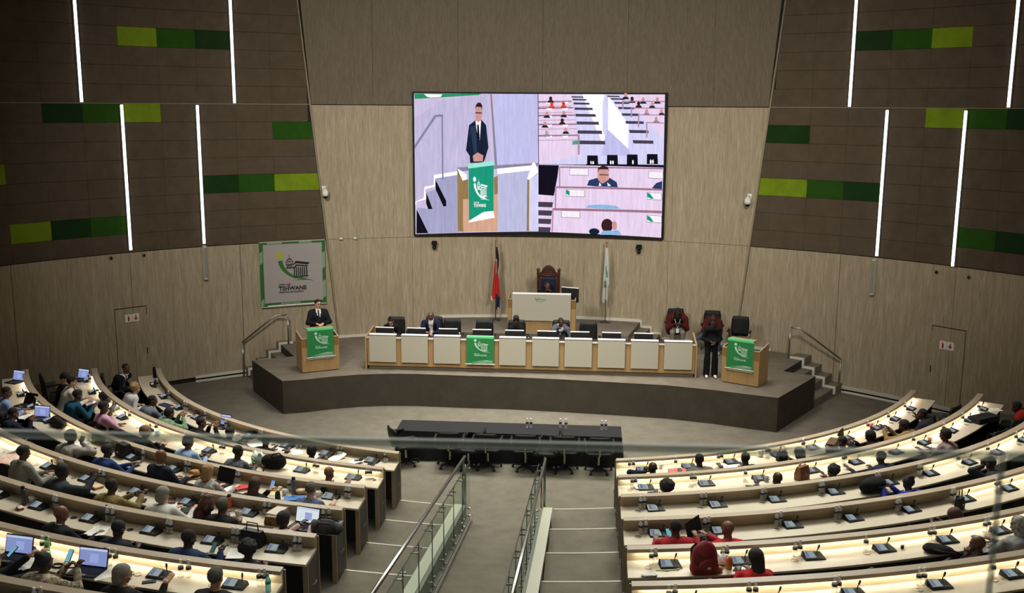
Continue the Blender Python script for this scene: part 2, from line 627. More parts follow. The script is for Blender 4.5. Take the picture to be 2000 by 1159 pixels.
# wall light tubes
def wall_light(th, z0, z1, label):
    t = empty('wall_light', on_wall(th, z0, WR - .03))
    tag(t, label, 'wall light', 'vertical light tubes on the dark side walls')
    t.rotation_euler = (0, 0, -radians(th))
    b = B(); b.box(-.055, .055, -.01, .03, 0, z1 - z0); b.build('housing', M_CHAR, t)
    b = B(); b.bbox(-.034, .034, -.035, -.01, .015, z1 - z0 - .015, .008); b.build('diffuser', M_TUBE, t)
wall_light(-49.37, 7.38, ZT, 'upper light tube furthest from the screen on the wall at the banner side')
wall_light(-33.95, 7.38, ZT, 'upper light tube closest to the screen on the wall at the banner side')
wall_light(-45.5, 3.70, 7.35, 'lower light tube that ends above the round wall sensors, banner side')
wall_light(-37.85, 3.72, 7.35, 'lower light tube above the grey box, on the wall at the banner side')
wall_light(33.35, 7.38, ZT, 'upper light tube closest to the screen on the wall opposite the banner')
wall_light(48.8, 7.38, ZT, 'upper light tube furthest from the screen on the wall opposite the banner')
wall_light(37.2, 3.68, 7.33, 'lower light tube above the grey box, on the wall opposite the banner')
wall_light(44.87, 3.64, 7.33, 'lower light tube furthest from the screen on the wall opposite the banner')
for th, z0, z1, lab in ((-37.9, 2.78, 3.68, 'long grey metal speaker box on the wall beside the green banner'),
                        (37.06, 2.7, 3.62, 'long grey metal speaker box on the wall above the far stair rail')):
    t = empty('speaker_box', on_wall(th, z0, WR))
    t.rotation_euler = (0, 0, -radians(th))
    tag(t, lab, 'speaker')
    b = B(); b.bbox(-.05, .05, -.13, -.01, 0, z1 - z0, .01); b.build('case', M_STEELP, t)
    b = B(); b.box(-.04, .04, -.137, -.13, .05, z1 - z0 - .05); b.build('grille', mat('grey_grille', '8f8d84', .6), t)

# skirting: on the stage, on the dais and beside the stairs
def skirt(name, ta, tb, z0, z1, m=M_WHITET, R=WR - .05, thick=.04):
    b = B()
    patch(b, ta, ta, tb, tb, z0, z1, R, thick=thick)
    return struct(b.build(name, m))
skirt('baseboard_back', -26.5, -11.8, .83, .90)
skirt('baseboard_back.001', 11.8, 26.5, .83, .90)
skirt('baseboard_back.002', -11.7, 11.7, 1.30, 1.38)
skirt('baseboard_left', -39.5, -33.3, .0, .05)
skirt('baseboard_left.001', -39.5, -33.3, .1, .17)
skirt('baseboard_right', 33.3, 62, .0, .05)
skirt('baseboard_right.001', 33.3, 62, .1, .19, M_STEELP)

# ------------------------------------------------------------------ seating tiers, steps and ramp
NT = 9
XK = .88
def sector(b, r0, r1, z0, z1, side, xk=XK, thmax=82, clampw=True, n=36, mi=0):
    """solid ring sector from the line |x| = xk outwards"""
    sg = -1 if side == 'L' else 1
    vs = []
    st = []
    for k in range(n + 1):
        s = k / n
        row = []
        for r in (r0, r1):
            t0 = degrees(asin(min(1, xk / r)))
            th = t0 + (thmax - t0) * s
            rr = min(r, wall_r2(th) + .03) if clampw else r
            p = on_arc(rr, sg * th)
            row.append(p)
        st.append(row)
    for (pa, pb) in st:
        vs += [(pa.x, pa.y, z0), (pb.x, pb.y, z0), (pb.x, pb.y, z1), (pa.x, pa.y, z1)]
    fs = []
    for k in range(n):
        o = 4 * k
        for j in range(4):
            fs.append((o + j, o + (j + 1) % 4, o + 4 + (j + 1) % 4, o + 4 + j))
    fs += [(3, 2, 1, 0), (4 * n, 4 * n + 1, 4 * n + 2, 4 * n + 3)]
    if sg < 0:
        fs = [tuple(reversed(f)) for f in fs]
    return b.add(vs, fs, mi)

for side in 'LR':
    for i in range(1, NT + 1):
        b = B()
        sector(b, rowr(i), rowr(i + 1) if i < NT else rowr(i) + 3.0, tierz(i) - RI - .02, tierz(i), side, thmax={1: 74}.get(i, 72))
        struct(b.build('floor.%03d' % (i + (0 if side == 'L' else 20)), M_CARPET))
        # pale nosing strip on the aisle step
        b = B()
        sg = -1 if side == 'L' else 1
        x0, x1 = XK, aisle_x(side, i)
        ps = []
        for k in range(7):
            x = x0 + (x1 - x0) * k / 6
            ps.append((sg * x, -sqrt(rowr(i) ** 2 - x * x)))
        poly = [(x, y + .003) for x, y in ps] + [(x, y - .035) for x, y in reversed(ps)]
        if sg > 0: poly = poly[::-1]
        b.prism(poly, tierz(i) - .012, tierz(i) + .006)
        struct(b.build('trim_%d' % (10 + i + (0 if side == 'L' else 20)), M_NOSE))

# ramp between the two flights
SL = .157
YR0 = -9.72
def rampz(y): return max(0.0, (YR0 - y) * SL)
b = B()
b.prism([(-.60, YR0), (.60, YR0), (.60, -24.0), (-.60, -24.0)][::-1], -.02, lambda x, y: rampz(y) + .004)
struct(b.build('floor.050', M_CARPET))
YK0 = -9.98
def kerbz(y): return .40 + SL * (YK0 - y)
for sg, nm in ((-1, 'trim_41'), (1, 'trim_42')):
    k = struct(empty(nm))
    def P(xa, xb, lo, hi, m, name, y0=YK0, y1=-24.0):
        b = B()
        poly = [(sg * xa, y0), (sg * xb, y0), (sg * xb, y1), (sg * xa, y1)]
        if sg < 0: poly = poly[::-1]
        b.prism(poly[::-1], lo, hi)
        return b.build(name, m, k)
    P(.66, .86, -.02, lambda x, y: kerbz(y) - .012, M_KGREY, 'kerb_body')
    P(.715, .875, lambda x, y: kerbz(y) - .012, lambda x, y: kerbz(y), M_CREAM, 'kerb_cap')
    P(.60, .665, -.02, lambda x, y: rampz(y) + .10, M_KGREY, 'ramp_skirting', YK0 + .1)
    b = B()
    b.tube([(sg * .585, -9.8, rampz(-9.8) + .05), (sg * .585, -24, rampz(-24) + .05)], .022, 6)
    b.build('skirting_tube', M_KGREY, k)

# glass balustrades beside the ramp
def balustrade(sg, label):
    t = empty('ramp_balustrade', (sg * .62, YK0, 0))
    tag(t, label, 'balustrade')
    def L(p): return (p[0] - sg * .62, p[1] - YK0, p[2])
    def top(y): return rampz(y) + 1.12
    def bot(y): return rampz(y) + (.05)
    y = -9.80
    W = 1.06
    k = 0
    while y > -19.5:
        y1 = y - W + .02
        b = B()
        gx0, gx1 = sg * .615 - .006, sg * .615 + .006
        vs = []
        for yy in (y, y1):
            vs += [L((gx0, yy, bot(yy))), L((gx1, yy, bot(yy))), L((gx1, yy, top(yy))), L((gx0, yy, top(yy)))]
        fs = [(0, 1, 2, 3), (7, 6, 5, 4), (0, 4, 5, 1), (1, 5, 6, 2), (2, 6, 7, 3), (3, 7, 4, 0)]
        b.add(vs, fs)
        gp = b.build('glass_pane', M_GLASSR, t)
        # polished dark edge strip on top of the pane and pane joint
        b = B()
        b.tube([L((sg * .615, y, top(y) + .004)), L((sg * .615, y1, top(y1) + .004))], .008, 5)
        b.build('top_edge', M_CHAR, gp)
        for (yy, zz, sp) in ((y - .12, top(y - .12) - .10, 'rail'), (y1 + .12, top(y1 + .12) - .10, 'rail'),
                             (y - .12, bot(y - .12) + .22, 'kerb'), (y - .12, bot(y - .12) + .08, 'kerb'),
                             (y1 + .12, bot(y1 + .12) + .22, 'kerb'), (y1 + .12, bot(y1 + .12) + .08, 'kerb')):
            b = B()
            xe = sg * (.70 if sp == 'rail' else .665)
            b.tube([L((sg * .595, yy, zz)), L((sg * .603, yy, zz))], .024, 8)
            b.tube([L((sg * .60, yy, zz)), L((xe, yy, zz))], .011, 6)
            b.build('glass_clamp', M_STEEL, gp)
        b = B()
        b.tube([L((sg * .612, y1 - .01, bot(y1) + .0)), L((sg * .612, y1 - .01, top(y1) - .0))], .007, 5)
        b.build('pane_joint', M_CHAR, t)
        y -= W
    b = B()
    rx = sg * .725
    zr = lambda yy: 1.19 + SL * (-9.8 - yy)
    b.tube([L((rx, -9.62, zr(-9.62))), L((rx, -19.6, zr(-19.6)))], .026, 10)
    b.build('handrail', M_STEEL, t, smooth=True)
    b = B()
    b.tube([L((rx, -9.85, zr(-9.85) - .01)), L((rx, -9.85, .0))], .022, 8)
    b.build('post', M_STEEL, t, smooth=True)
    b = B()
    b.tube([L((rx - sg * .05, -9.95, zr(-9.95) - .08)), L((rx - sg * .05, -9.95, .0))], .016, 8)
    b.build('post', M_STEEL, t, smooth=True)
    return t
balustrade(-1, 'glass balustrade with steel handrail on the ramp, beside the fuller seating block')
balustrade(1, 'glass balustrade with steel handrail on the ramp, beside the emptier seating block')

# ------------------------------------------------------------------ stage and dais
ZS = .83
front = [(-5.88, -3.80), (-5.4, -3.62), (-4.8, -3.28), (-4.2, -3.03), (-3.5, -2.87), (-2.8, -2.82), (-1.69, -2.86), (-.42, -2.88), (.84, -2.97),
         (2.07, -3.10), (3.29, -3.24), (4.4, -3.55), (5.2, -3.86), (5.79, -4.06)]
arcw = [on_wall(th, 0, WR - .003)[:2] for th in range(28, -29, -2)]
poly = front + [(7.05, -2.02), (6.33, -1.62), (7.02, -.42)] + [(7.0, .15)] + arcw[1:-1] + [(-7.0, .15), (-7.06, -.12), (-6.30, -1.38), (-7.27, -1.91)]
st = struct(empty('floor_stage'))
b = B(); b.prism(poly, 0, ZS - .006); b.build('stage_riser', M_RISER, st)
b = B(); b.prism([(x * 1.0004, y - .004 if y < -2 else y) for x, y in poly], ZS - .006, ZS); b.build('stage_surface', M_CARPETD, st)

def steps(name, A, tdir, w, n, rise, ztop, going, m=M_CARPETD, wall_w=.0, into=.5):
    """flight that descends along tdir from A; n = treads; w = width along the inward normal"""
    t = Vector((*tdir, 0)).normalized()
    nrm = Vector((t.y, -t.x, 0)) if (Vector((t.y, -t.x, 0)).dot(Vector((0, -1, 0))) > 0) else Vector((-t.y, t.x, 0))
    root = struct(empty(name))
    A = Vector((*A, 0))
    for k in range(1, n + 1):
        z = ztop - rise * k
        s0, s1 = going * (k - 1), going * k
        q = [A + t * s0 - nrm * into, A + t * s1 - nrm * into, A + t * s1 + nrm * w, A + t * s0 + nrm * w]
        pl = [(v.x, v.y) for v in q]
        ar = sum(pl[i][0] * pl[(i + 1) % 4][1] - pl[(i + 1) % 4][0] * pl[i][1] for i in range(4))
        if ar < 0: pl = pl[::-1]
        b = B(); b.prism(pl, ztop - rise * (n + 1), z); b.build('step', m, root)
    # white stepped stringer between the treads and the wall
    b = B()
    def blk(sa, sb, wa, wb, za, zb, mi=0):
        q = [A + t * sa + nrm * wa, A + t * sb + nrm * wa, A + t * sb + nrm * wb, A + t * sa + nrm * wb]
        pl = [(v.x, v.y) for v in q]
        ar = sum(pl[i][0] * pl[(i + 1) % 4][1] - pl[(i + 1) % 4][0] * pl[i][1] for i in range(4))
        if ar < 0: pl = pl[::-1]
        b.prism(pl, za, zb, mi)
    for k in range(0, n + 1):
        z = ztop - rise * k
        s0, s1 = (going * (k - 1) if k else -.35), going * k
        blk(s0, s1, -.07, .0, z, z + .05)
        blk(s1, s1 + .05, -.07, .0, z - rise + .05, z + .05)
        blk(s0, s1 + .05, -.6, -.07, max(z - rise, 0), z + .045, 1)
    b.build('stringer', [M_WHITET, mat('stringer_grey', '6f6a5c', .6)], root)
    return root
steps('floor_stair', (-7.06, -.12), (-.84, -.545), 1.47, 3, .2075, ZS, .29)
steps('floor_stair.001', (7.03, -.42), (.84, -.53), 1.45, 3, .2075, ZS, .29)

ZP = 1.30
b = B()
arcp = [on_wall(th, 0, WR - .003)[:2] for th in (11.6, 8, 4, 0, -4, -8, -11.6)]
ppoly = [(-2.48, -.12), (2.48, -.12)] + arcp
b.prism(ppoly, ZS, ZP - .005)
pr = struct(empty('floor_dais'))
b.build('dais_riser', M_CARPETD, pr)
b = B(); b.prism(ppoly, ZP - .005, ZP); b.build('dais_surface', M_CARPETD, pr)
steps('floor_stair.002', (2.88, 1.72), (.97, -.24), 1.7, 2, .157, ZP, .29, into=.3)
steps('floor_stair.003', (-2.88, 1.72), (-.97, -.24), 1.7, 2, .157, ZP, .29, into=.3)

# stair handrails on the stage
def stair_rail(A, Bp, zA, ztopA, ztopB, ext, label):
    t = empty('stair_handrail', (A[0], A[1], 0))
    tag(t, label, 'handrail')
    L = lambda x, y, z: (x - A[0], y - A[1], z)
    b = B(); b.tube([L(*A, 0), L(*A, ztopA)], .022, 8); b.build('post', M_STEEL, t, True)
    b = B(); b.tube([L(*Bp, zA), L(*Bp, ztopB)], .022, 8); b.build('post', M_STEEL, t, True)
    b = B(); b.tube([L(*A, ztopA), L(*ext, ztopB), L(*Bp, ztopB)], .024, 8); b.build('rail', M_STEEL, t, True)
stair_rail((-8.0, -.52), (-6.86, -.05), ZS, .97, 1.66, (-7.17, -.14), 'steel handrail on the stage stairs below the green bordered banner')
stair_rail((7.98, -.60), (6.72, -.25), ZS, .93, 1.66, (6.95, -.28), 'steel handrail on the stage stairs on the side without a banner')
# ------------------------------------------------------------------ curved desks
ROW_END = {('L', 1): 64.8, ('L', 2): 62.4, ('L', 3): 60.2, ('L', 4): 58.2, ('L', 5): 56.4, ('L', 6): 54.6, ('L', 7): 48,
           ('R', 1): 63.8, ('R', 2): 61.8, ('R', 3): 59.8, ('R', 4): 58, ('R', 5): 56.2, ('R', 6): 54.5, ('R', 7): 48}
# under-cap lamp: angle span of the lit part (None: switched off)
LIT = {('L', 2): (0, 90), ('L', 3): (36.6, 90), ('L', 4): (30.6, 90), ('L', 6): (0, 90),
       ('R', 1): (0, 90), ('R', 2): (0, 90), ('R', 3): (34.3, 90), ('R', 4): (30.4, 90), ('R', 5): (0, 90), ('R', 6): (0, 90)}

def sweep(b, prof, xk, th1, side, n, th0=None, mi=0):
    """prof: closed (r, z) loop swept along a seating arc from the aisle line |x| = xk to th1"""
    sg = -1 if side == 'L' else 1
    m = len(prof)
    vs = []
    for k in range(n + 1):
        s = k / n
        for r, z in prof:
            t0 = th0 if th0 is not None else degrees(asin(xk / r))
            p = on_arc(r, sg * (t0 + (th1 - t0) * s))
            vs.append((p.x, p.y, z))
    fs = []
    for k in range(n):
        for j in range(m):
            a = k * m + j; c = k * m + (j + 1) % m
            fs.append((a, c, c + m, a + m))
    fs += [tuple(range(m - 1, -1, -1)), tuple(n * m + j for j in range(m))]
    if sg < 0:
        fs = [tuple(reversed(f)) for f in fs]
    return b.add(vs, fs, mi)

def rect(r0, r1, z0, z1): return [(r0, z0), (r1, z0), (r1, z1), (r0, z1)]

DL = {}
for side in 'LR':
    for i in range(1, 8):
        xk = aisle_x(side, i)
        R, z = rowr(i), tierz(i)
        th1 = ROW_END[(side, i)]
        n = 44
        sg = -1 if side == 'L' else 1
        t = empty('curved_desk')
        lit = (side, i) in LIT
        tag(t, 'curved maple desk, %s row from the stage, %s block%s' % (ORD[i - 1], 'fuller' if side == 'L' else 'emptier', ', lamp under its cap' if lit else ''), 'desk', 'curved desks of the council benches')
        ths = degrees(asin(xk / R))
        nseg = max(4, int((th1 - ths) / (2.9 * 9.66 / R * 1.9)))
        # front panels facing the stage, one per pair of seats
        nf = max(4, int(round((th1 - ths) * radians(1) * R / 1.9)))
        for q in range(nf):
            a0 = ths + (th1 - ths) * q / nf; a1 = ths + (th1 - ths) * (q + 1) / nf
            b = B(); sweep(b, rect(R + .002, R + .022, z - .0, z + .902), xk, a1 - (.012 if q < nf - 1 else 0), side, max(3, int(n / nf)), th0=a0 + .012)
            b.build('front_panel', M_MAPLE3, t)
        b = B(); sweep(b, [(R + .022, z + .66), (R + .05, z + .66), (R + .055, z + .764), (R + .055, z + .904), (R + .022, z + .904)], xk, th1, side, n)
        b.build('upstand', M_MAPLE3, t)
        b = B(); sweep(b, [(R - .012, z + .904), (R + .104, z + .904), (R + .104, z + .888), (R + .114, z + .888), (R + .114, z + .932), (R + .111, z + .934), (R - .009, z + .934), (R - .012, z + .932)], xk, th1, side, n)
        b.build('cap', M_MAPLE2, t)
        b = B(); sweep(b, [(R + .05, z + .735), (R + .517, z + .735), (R + .52, z + .738), (R + .52, z + .761), (R + .517, z + .764), (R + .05, z + .764)], xk, th1, side, n)
        b.build('worktop', M_MAPLE, t)
        b = B(); sweep(b, rect(R + .023, R + .032, z + .0, z + .734), xk + .07, th1 - .05, side, n)  # black sheet added so the kneehole under the top reads as deep shade
        b.build('kneehole_shade_sheet', M_BLACKM, t)
        # dark support panels under the top
        for ths_ in [ths + (th1 - ths) * q / nf for q in range(1, nf)] + [th1 - .2]:
            b = B()
            p = on_arc(R + .26, sg * ths_)
            M = Matrix.Translation((p.x, p.y, 0)) @ Matrix.Rotation(radians(sg * ths_), 4, 'Z')
            b.box(-.02, .02, -.2, .22, z, z + .734, 0, M)
            b.build('support_panel', M_BLACKM, t)
        # end panel at the aisle: maple frame, charcoal inlay, steel pull
        y0 = -sqrt(R * R - xk * xk)
        xe = sg * xk
        b = B()
        b.box(min(xe, xe + sg * .065), max(xe, xe + sg * .065), y0 - .44, y0 - .005, z, z + .736)
        e = b.build('end_panel', M_EDGE, t)
        b = B()
        xi = xe
        b.box(min(xi, xi - sg * .004), max(xi, xi - sg * .004), y0 - .405, y0 - .03, z + .02, z + .715)
        b.box(min(xi, xi - sg * .02), max(xi, xi - sg * .02), y0 - .0, y0 + .02, z, z + .903, 1)
        f = b.build('inlay', [M_CHAR, M_EDGE], e)
        b = B()
        hz = z + .40
        b.tube([(xi - sg * .005, y0 - .30, hz), (xi - sg * .035, y0 - .30, hz), (xi - sg * .035, y0 - .18, hz), (xi - sg * .005, y0 - .18, hz)], .009, 6)
        b.build('handle', M_STEEL, e)
        if lit:
            a0, a1 = LIT[(side, i)]
            a0 = max(a0, ths + .3); a1 = min(a1, th1 - .3)
            b = B(); sweep(b, rect(R + .088, R + .103, z + .892, z + .9035), xk, a1, side, 40, th0=a0)
            b.build('lamp_strip', M_LED, t)
        DL[(side, i)] = t

# ------------------------------------------------------------------ small things on the desks
def seat_xy(side, i, th, off, z=None):
    sg = -1 if side == 'L' else 1
    p = on_arc(rowr(i) + off, sg * th)
    return Vector((p.x, p.y, surfz(i) if z is None else z)), radians(sg * th)

def proto_unit(mscreen):
    """delegate microphone unit: wedge body, tilted touch screen, stub microphone; facing the seat (-Y)"""
    t = empty('microphone_unit')
    t.scale = (.82, .88, .9)
    b = B()
    vs = [(-.15, -.09, 0), (.17, -.09, 0), (.17, .09, 0), (-.15, .09, 0), (-.15, -.09, .018), (.17, -.09, .014), (.15, .08, .055), (-.14, .08, .072)]
    b.add(vs, [(0, 3, 2, 1), (4, 5, 6, 7), (0, 1, 5, 4), (1, 2, 6, 5), (2, 3, 7, 6), (3, 0, 4, 7)])
    b.build('body', M_BLACK, t)
    def S(u, v, h=.003):  # on the sloping face
        x = -.15 + .32 * u
        a = Vector((-.15 + .32 * u, -.09, .018 - .004 * u)); c = Vector((-.14 + .29 * u, .08, .072 - .017 * u))
        p = a.lerp(c, v); p.z += h
        return tuple(p)
    b = B()
    b.add([S(.03, .08, .001), S(.60, .08, .001), S(.60, .95, .001), S(.03, .95, .001), S(.03, .08, .006), S(.60, .08, .006), S(.60, .95, .006), S(.03, .95, .006)],
          [(4, 5, 6, 7), (0, 1, 5, 4), (1, 2, 6, 5), (2, 3, 7, 6), (3, 0, 4, 7)])
    bz = b.build('bezel', mat('unit_bezel', '3a3d3e', .35), t)
    b = B(); b.add([S(.07, .16, .008), S(.56, .16, .008), S(.56, .88, .008), S(.07, .88, .008)], [(0, 1, 2, 3)])
    b.add([S(.10, .22, .009), S(.26, .22, .009), S(.26, .82, .009), S(.10, .82, .009)], [(0, 1, 2, 3)], 1)
    b.build('screen', [mscreen, M_SCR if mscreen is not M_SCR else emis('unit_screen_dim', '7d83a0', .8)], bz)
    b = B()
    for q in range(4):
        p = S(.68 + .06 * q, .2, .002)
        b.bbox(p[0] - .006, p[0] + .006, p[1] - .006, p[1] + .006, p[2] - .004, p[2] + .003, .002)
    b.build('buttons', M_KGREY, t)
    b = B()
    b.tube([(.09, .05, .05), (.092, .045, .09), (.10, .035, .12)], [.008, .007, .008], 6)
    b.tube([(.10, .035, .12), (.108, .025, .17)], .014, 8)
    b.build('microphone', M_BLACKM, t)
    return t

def proto_bottle(capm, labm, bodym, h=.205, r=.031):
    t = empty('water_bottle')
    b = B()
    b.lathe([(r * .8, 0), (r, .01), (r, .045), (r * .93, .05), (r, .055), (r, .129), (r * .9, .145), (r * .42, h - .022), (r * .42, h - .014)], 12)
    b.build('bottle_body', bodym, t, True)
    b = B(); b.lathe([(r * 1.02, .098), (r * 1.03, .101), (r * 1.03, .126), (r * 1.02, .129)], 12)
    b.build('label_band', labm, t, True)
    b = B(); b.lathe([(r * .48, h - .016), (r * .5, h - .014), (r * .5, h + .004), (r * .4, h + .008)], 10)
    b.build('cap', capm, t, True)
    return t

def clear_plastic(name, col, alpha):
    m = glass(name, col, .14, alpha, (.95, .96, .95), .1)
    for n in m.node_tree.nodes:
        if n.type == 'BSDF_DIFFUSE':
            tr = m.node_tree.nodes.new('ShaderNodeBsdfTranslucent'); tr.inputs[0].default_value = (.98, .99, .98, 1)
            mx = m.node_tree.nodes.new('ShaderNodeMixShader'); mx.inputs[0].default_value = .55
            dst = n.outputs[0].links[0].to_socket
            m.node_tree.links.new(n.outputs[0], mx.inputs[1]); m.node_tree.links.new(tr.outputs[0], mx.inputs[2]); m.node_tree.links.new(mx.outputs[0], dst)
            break
    return m
M_PET = clear_plastic('clear_bottle', (.98, .985, .98), .20)
M_PETB = clear_plastic('blue_bottle', (.25, .35, .85), .3)
M_PETG = clear_plastic('green_bottle', (.2, .75, .35), .25)
M_PETT = clear_plastic('teal_bottle', (.2, .65, .7), .35)
M_CAPW = mat('bottle_cap_white', 'f2f2ee', .4)
M_LABB = mat('bottle_label_black', '111214', .5)
UNIT = proto_unit(M_SCR)
BOT = proto_bottle(M_CAPW, M_LABB, M_PET)
used = {'unit': False, 'bot': False}

def take(proto, key, loc, rz, label=None, group=None, cat=None):
    if not used.get(key):
        used[key] = True
        o = proto
        o.location = loc; o.rotation_euler = (0, 0, rz)
        if label: o['label'] = label
        if group: o['group'] = group
    else:
        o = dup(proto, loc, rz, label, group)
    if cat: o['category'] = cat
    return o

BLK = {'L': 'fuller block', 'R': 'emptier block'}
def seatname(side, i, k):
    return '%s seat from the aisle, %s row, %s' % (ORD[k], ORD[i - 1], BLK[side])

SEATS = {
 ('L', 1): [(14.3, 'ub'), (19.9, 'ubb'), (25.3, 'ubb'), (31.0, 'ubb'), (37.1, 'b'), (41.6, 'ub'), (47.0, 'ubb'), (52.8, 'ub'), (59.3, 'ub')],
 ('L', 2): [(12.5, 'ubb'), (17.5, 'ubb'), (23.1, 'b'), (28.1, 'ubb'), (33.0, 'b'), (37.9, 'ub'), (43.3, 'ub'), (49.0, 'u'), (54.6, 'ub'), (60.1, 'ub')],
 ('L', 3): [(11.1, 'ubb'), (15.5, 'bb'), (20.0, 'bb'), (24.7, 'ubb'), (29.3, 'ub'), (34.0, 'bb'), (38.8, ''), (43.4, 'u'), (48.4, 'ub'), (53.3, 'ub')],
 ('L', 4): [(9.8, 'bb'), (13.5, 'ubb'), (17.7, 'ubb'), (21.6, 'u'), (25.9, 'ubb'), (30.0, 'ubb'), (34.0, 'b'), (38.0, 'u')],
 ('L', 5): [(8.8, 'ubb'), (12.0, 'ubb'), (15.6, 'ubb'), (19.2, 'ubb'), (22.9, 'ubb'), (26.1, 'u'), (29.7, 'ub')],
 ('L', 6): [(8.0, 'ubb'), (11.2, 'ubb'), (14.5, 'ubb'), (17.8, 'ubb'), (21.0, 'u')],
 ('L', 7): [(7.6, 'u'), (10.6, 'u'), (13.6, 'ubb')],
 ('R', 1): [(14.4, 'ubb'), (19.4, 'ub'), (24.4, 'ubb'), (30.4, 'ubb'), (35.5, 'ubb'), (41.4, 'ub'), (47.3, 'ub'), (52.4, 'ub'), (58.0, 'ub')],
 ('R', 2): [(12.5, 'ubb'), (17.7, 'ubb'), (22.7, 'ub'), (28.2, 'ub'), (33.1, 'ubb'), (38.5, 'u'), (43.0, 'ub'), (48.7, 'ub'), (53.4, 'ub'), (58.6, 'ub')],
 ('R', 3): [(11.4, 'ubb'), (15.7, 'ubb'), (20.2, 'ubb'), (24.8, 'ubb'), (29.8, 'ubb'), (34.0, 'ubb'), (38.7, 'ub'), (42.7, 'ub'), (47.4, 'ub')],
 ('R', 4): [(10.0, 'ubb'), (13.6, 'ubb'), (17.9, 'ubb'), (21.7, 'ubb'), (25.8, 'ubb'), (30.0, 'ubb'), (33.9, 'ubb'), (38.0, 'ub')],
 ('R', 5): [(9.3, 'ubb'), (12.6, 'ubb'), (16.1, 'ubb'), (19.7, 'ub'), (23.2, 'ubb'), (26.5, 'ubb'), (30.0, 'ubb')],
 ('R', 6): [(8.9, 'ubb'), (11.9, 'ubb'), (15.2, 'ubb'), (18.7, 'ubb'), (22.0, 'ub'), (25.5, 'ub')],
}
M_GROM = mat('grommet_ring', '8f8b80', .35, metal=.5)
GROM = B().lathe([(.045, 0), (.045, .004), (.036, .006), (.034, .003)], 14).mesh('cable_grommet', [M_GROM])
GROM_UNLIT = B().lathe([(.045, 0), (.045, .004), (.036, .006), (.034, .003)], 14).mesh('cable_grommet_unlit', [M_BLACKM])

for (side, i), ss in SEATS.items():
    sg = -1 if side == 'L' else 1
    R = rowr(i)
    dm = 1.0
    for k, (th, fl) in enumerate(ss):
        nm = seatname(side, i, k)
        da = degrees(.01 / R)
        if 'u' in fl:
            p, rz = seat_xy(side, i, th + rnd.uniform(-.1, .1), .23)
            take(UNIT, 'unit', p, rz + rnd.uniform(-.06, .06), 'black microphone unit at the ' + nm, 'microphone units on the desks', 'microphone')
        nb = fl.count('b')
        # bottles stand towards image-left of the unit in the right block and image-right in the left block
        s_ = .235 if side == 'L' else -.225
        for q in range(nb):
            off = s_ + (.07 * q if side == 'L' else .065 * q)
            # offset along local x (person's right)
            p, rz = seat_xy(side, i, th, .15 + rnd.uniform(-.01, .02) + (.0 if q else .01))
            p = p + Vector((cos(rz), sin(rz), 0)) * (off + rnd.uniform(-.008, .008))
            take(BOT, 'bot', p, rnd.uniform(0, 6), 'clear water bottle with black label, %s of the %s at the %s' % (('one' if nb == 1 else ORD[q]), 'pair' if nb > 1 else 'seat', nm) if False else
                 ('%s clear water bottle at the %s' % ('single' if nb == 1 else ('inner' if q == 0 else 'outer'), nm)), 'water bottles on the desks', 'bottle')
        # cable grommet
        p, rz = seat_xy(side, i, th, .26)
        p = p + Vector((cos(rz), sin(rz), 0)) * (-.28)
        g = obj('cable_grommet', GROM if (side, i) in LIT else GROM_UNLIT, DL[(side, i)], loc=p)  # grommets go black where the desk lamp is off, shade put into colour
    if (side, i) == ('L', 1):
        pass
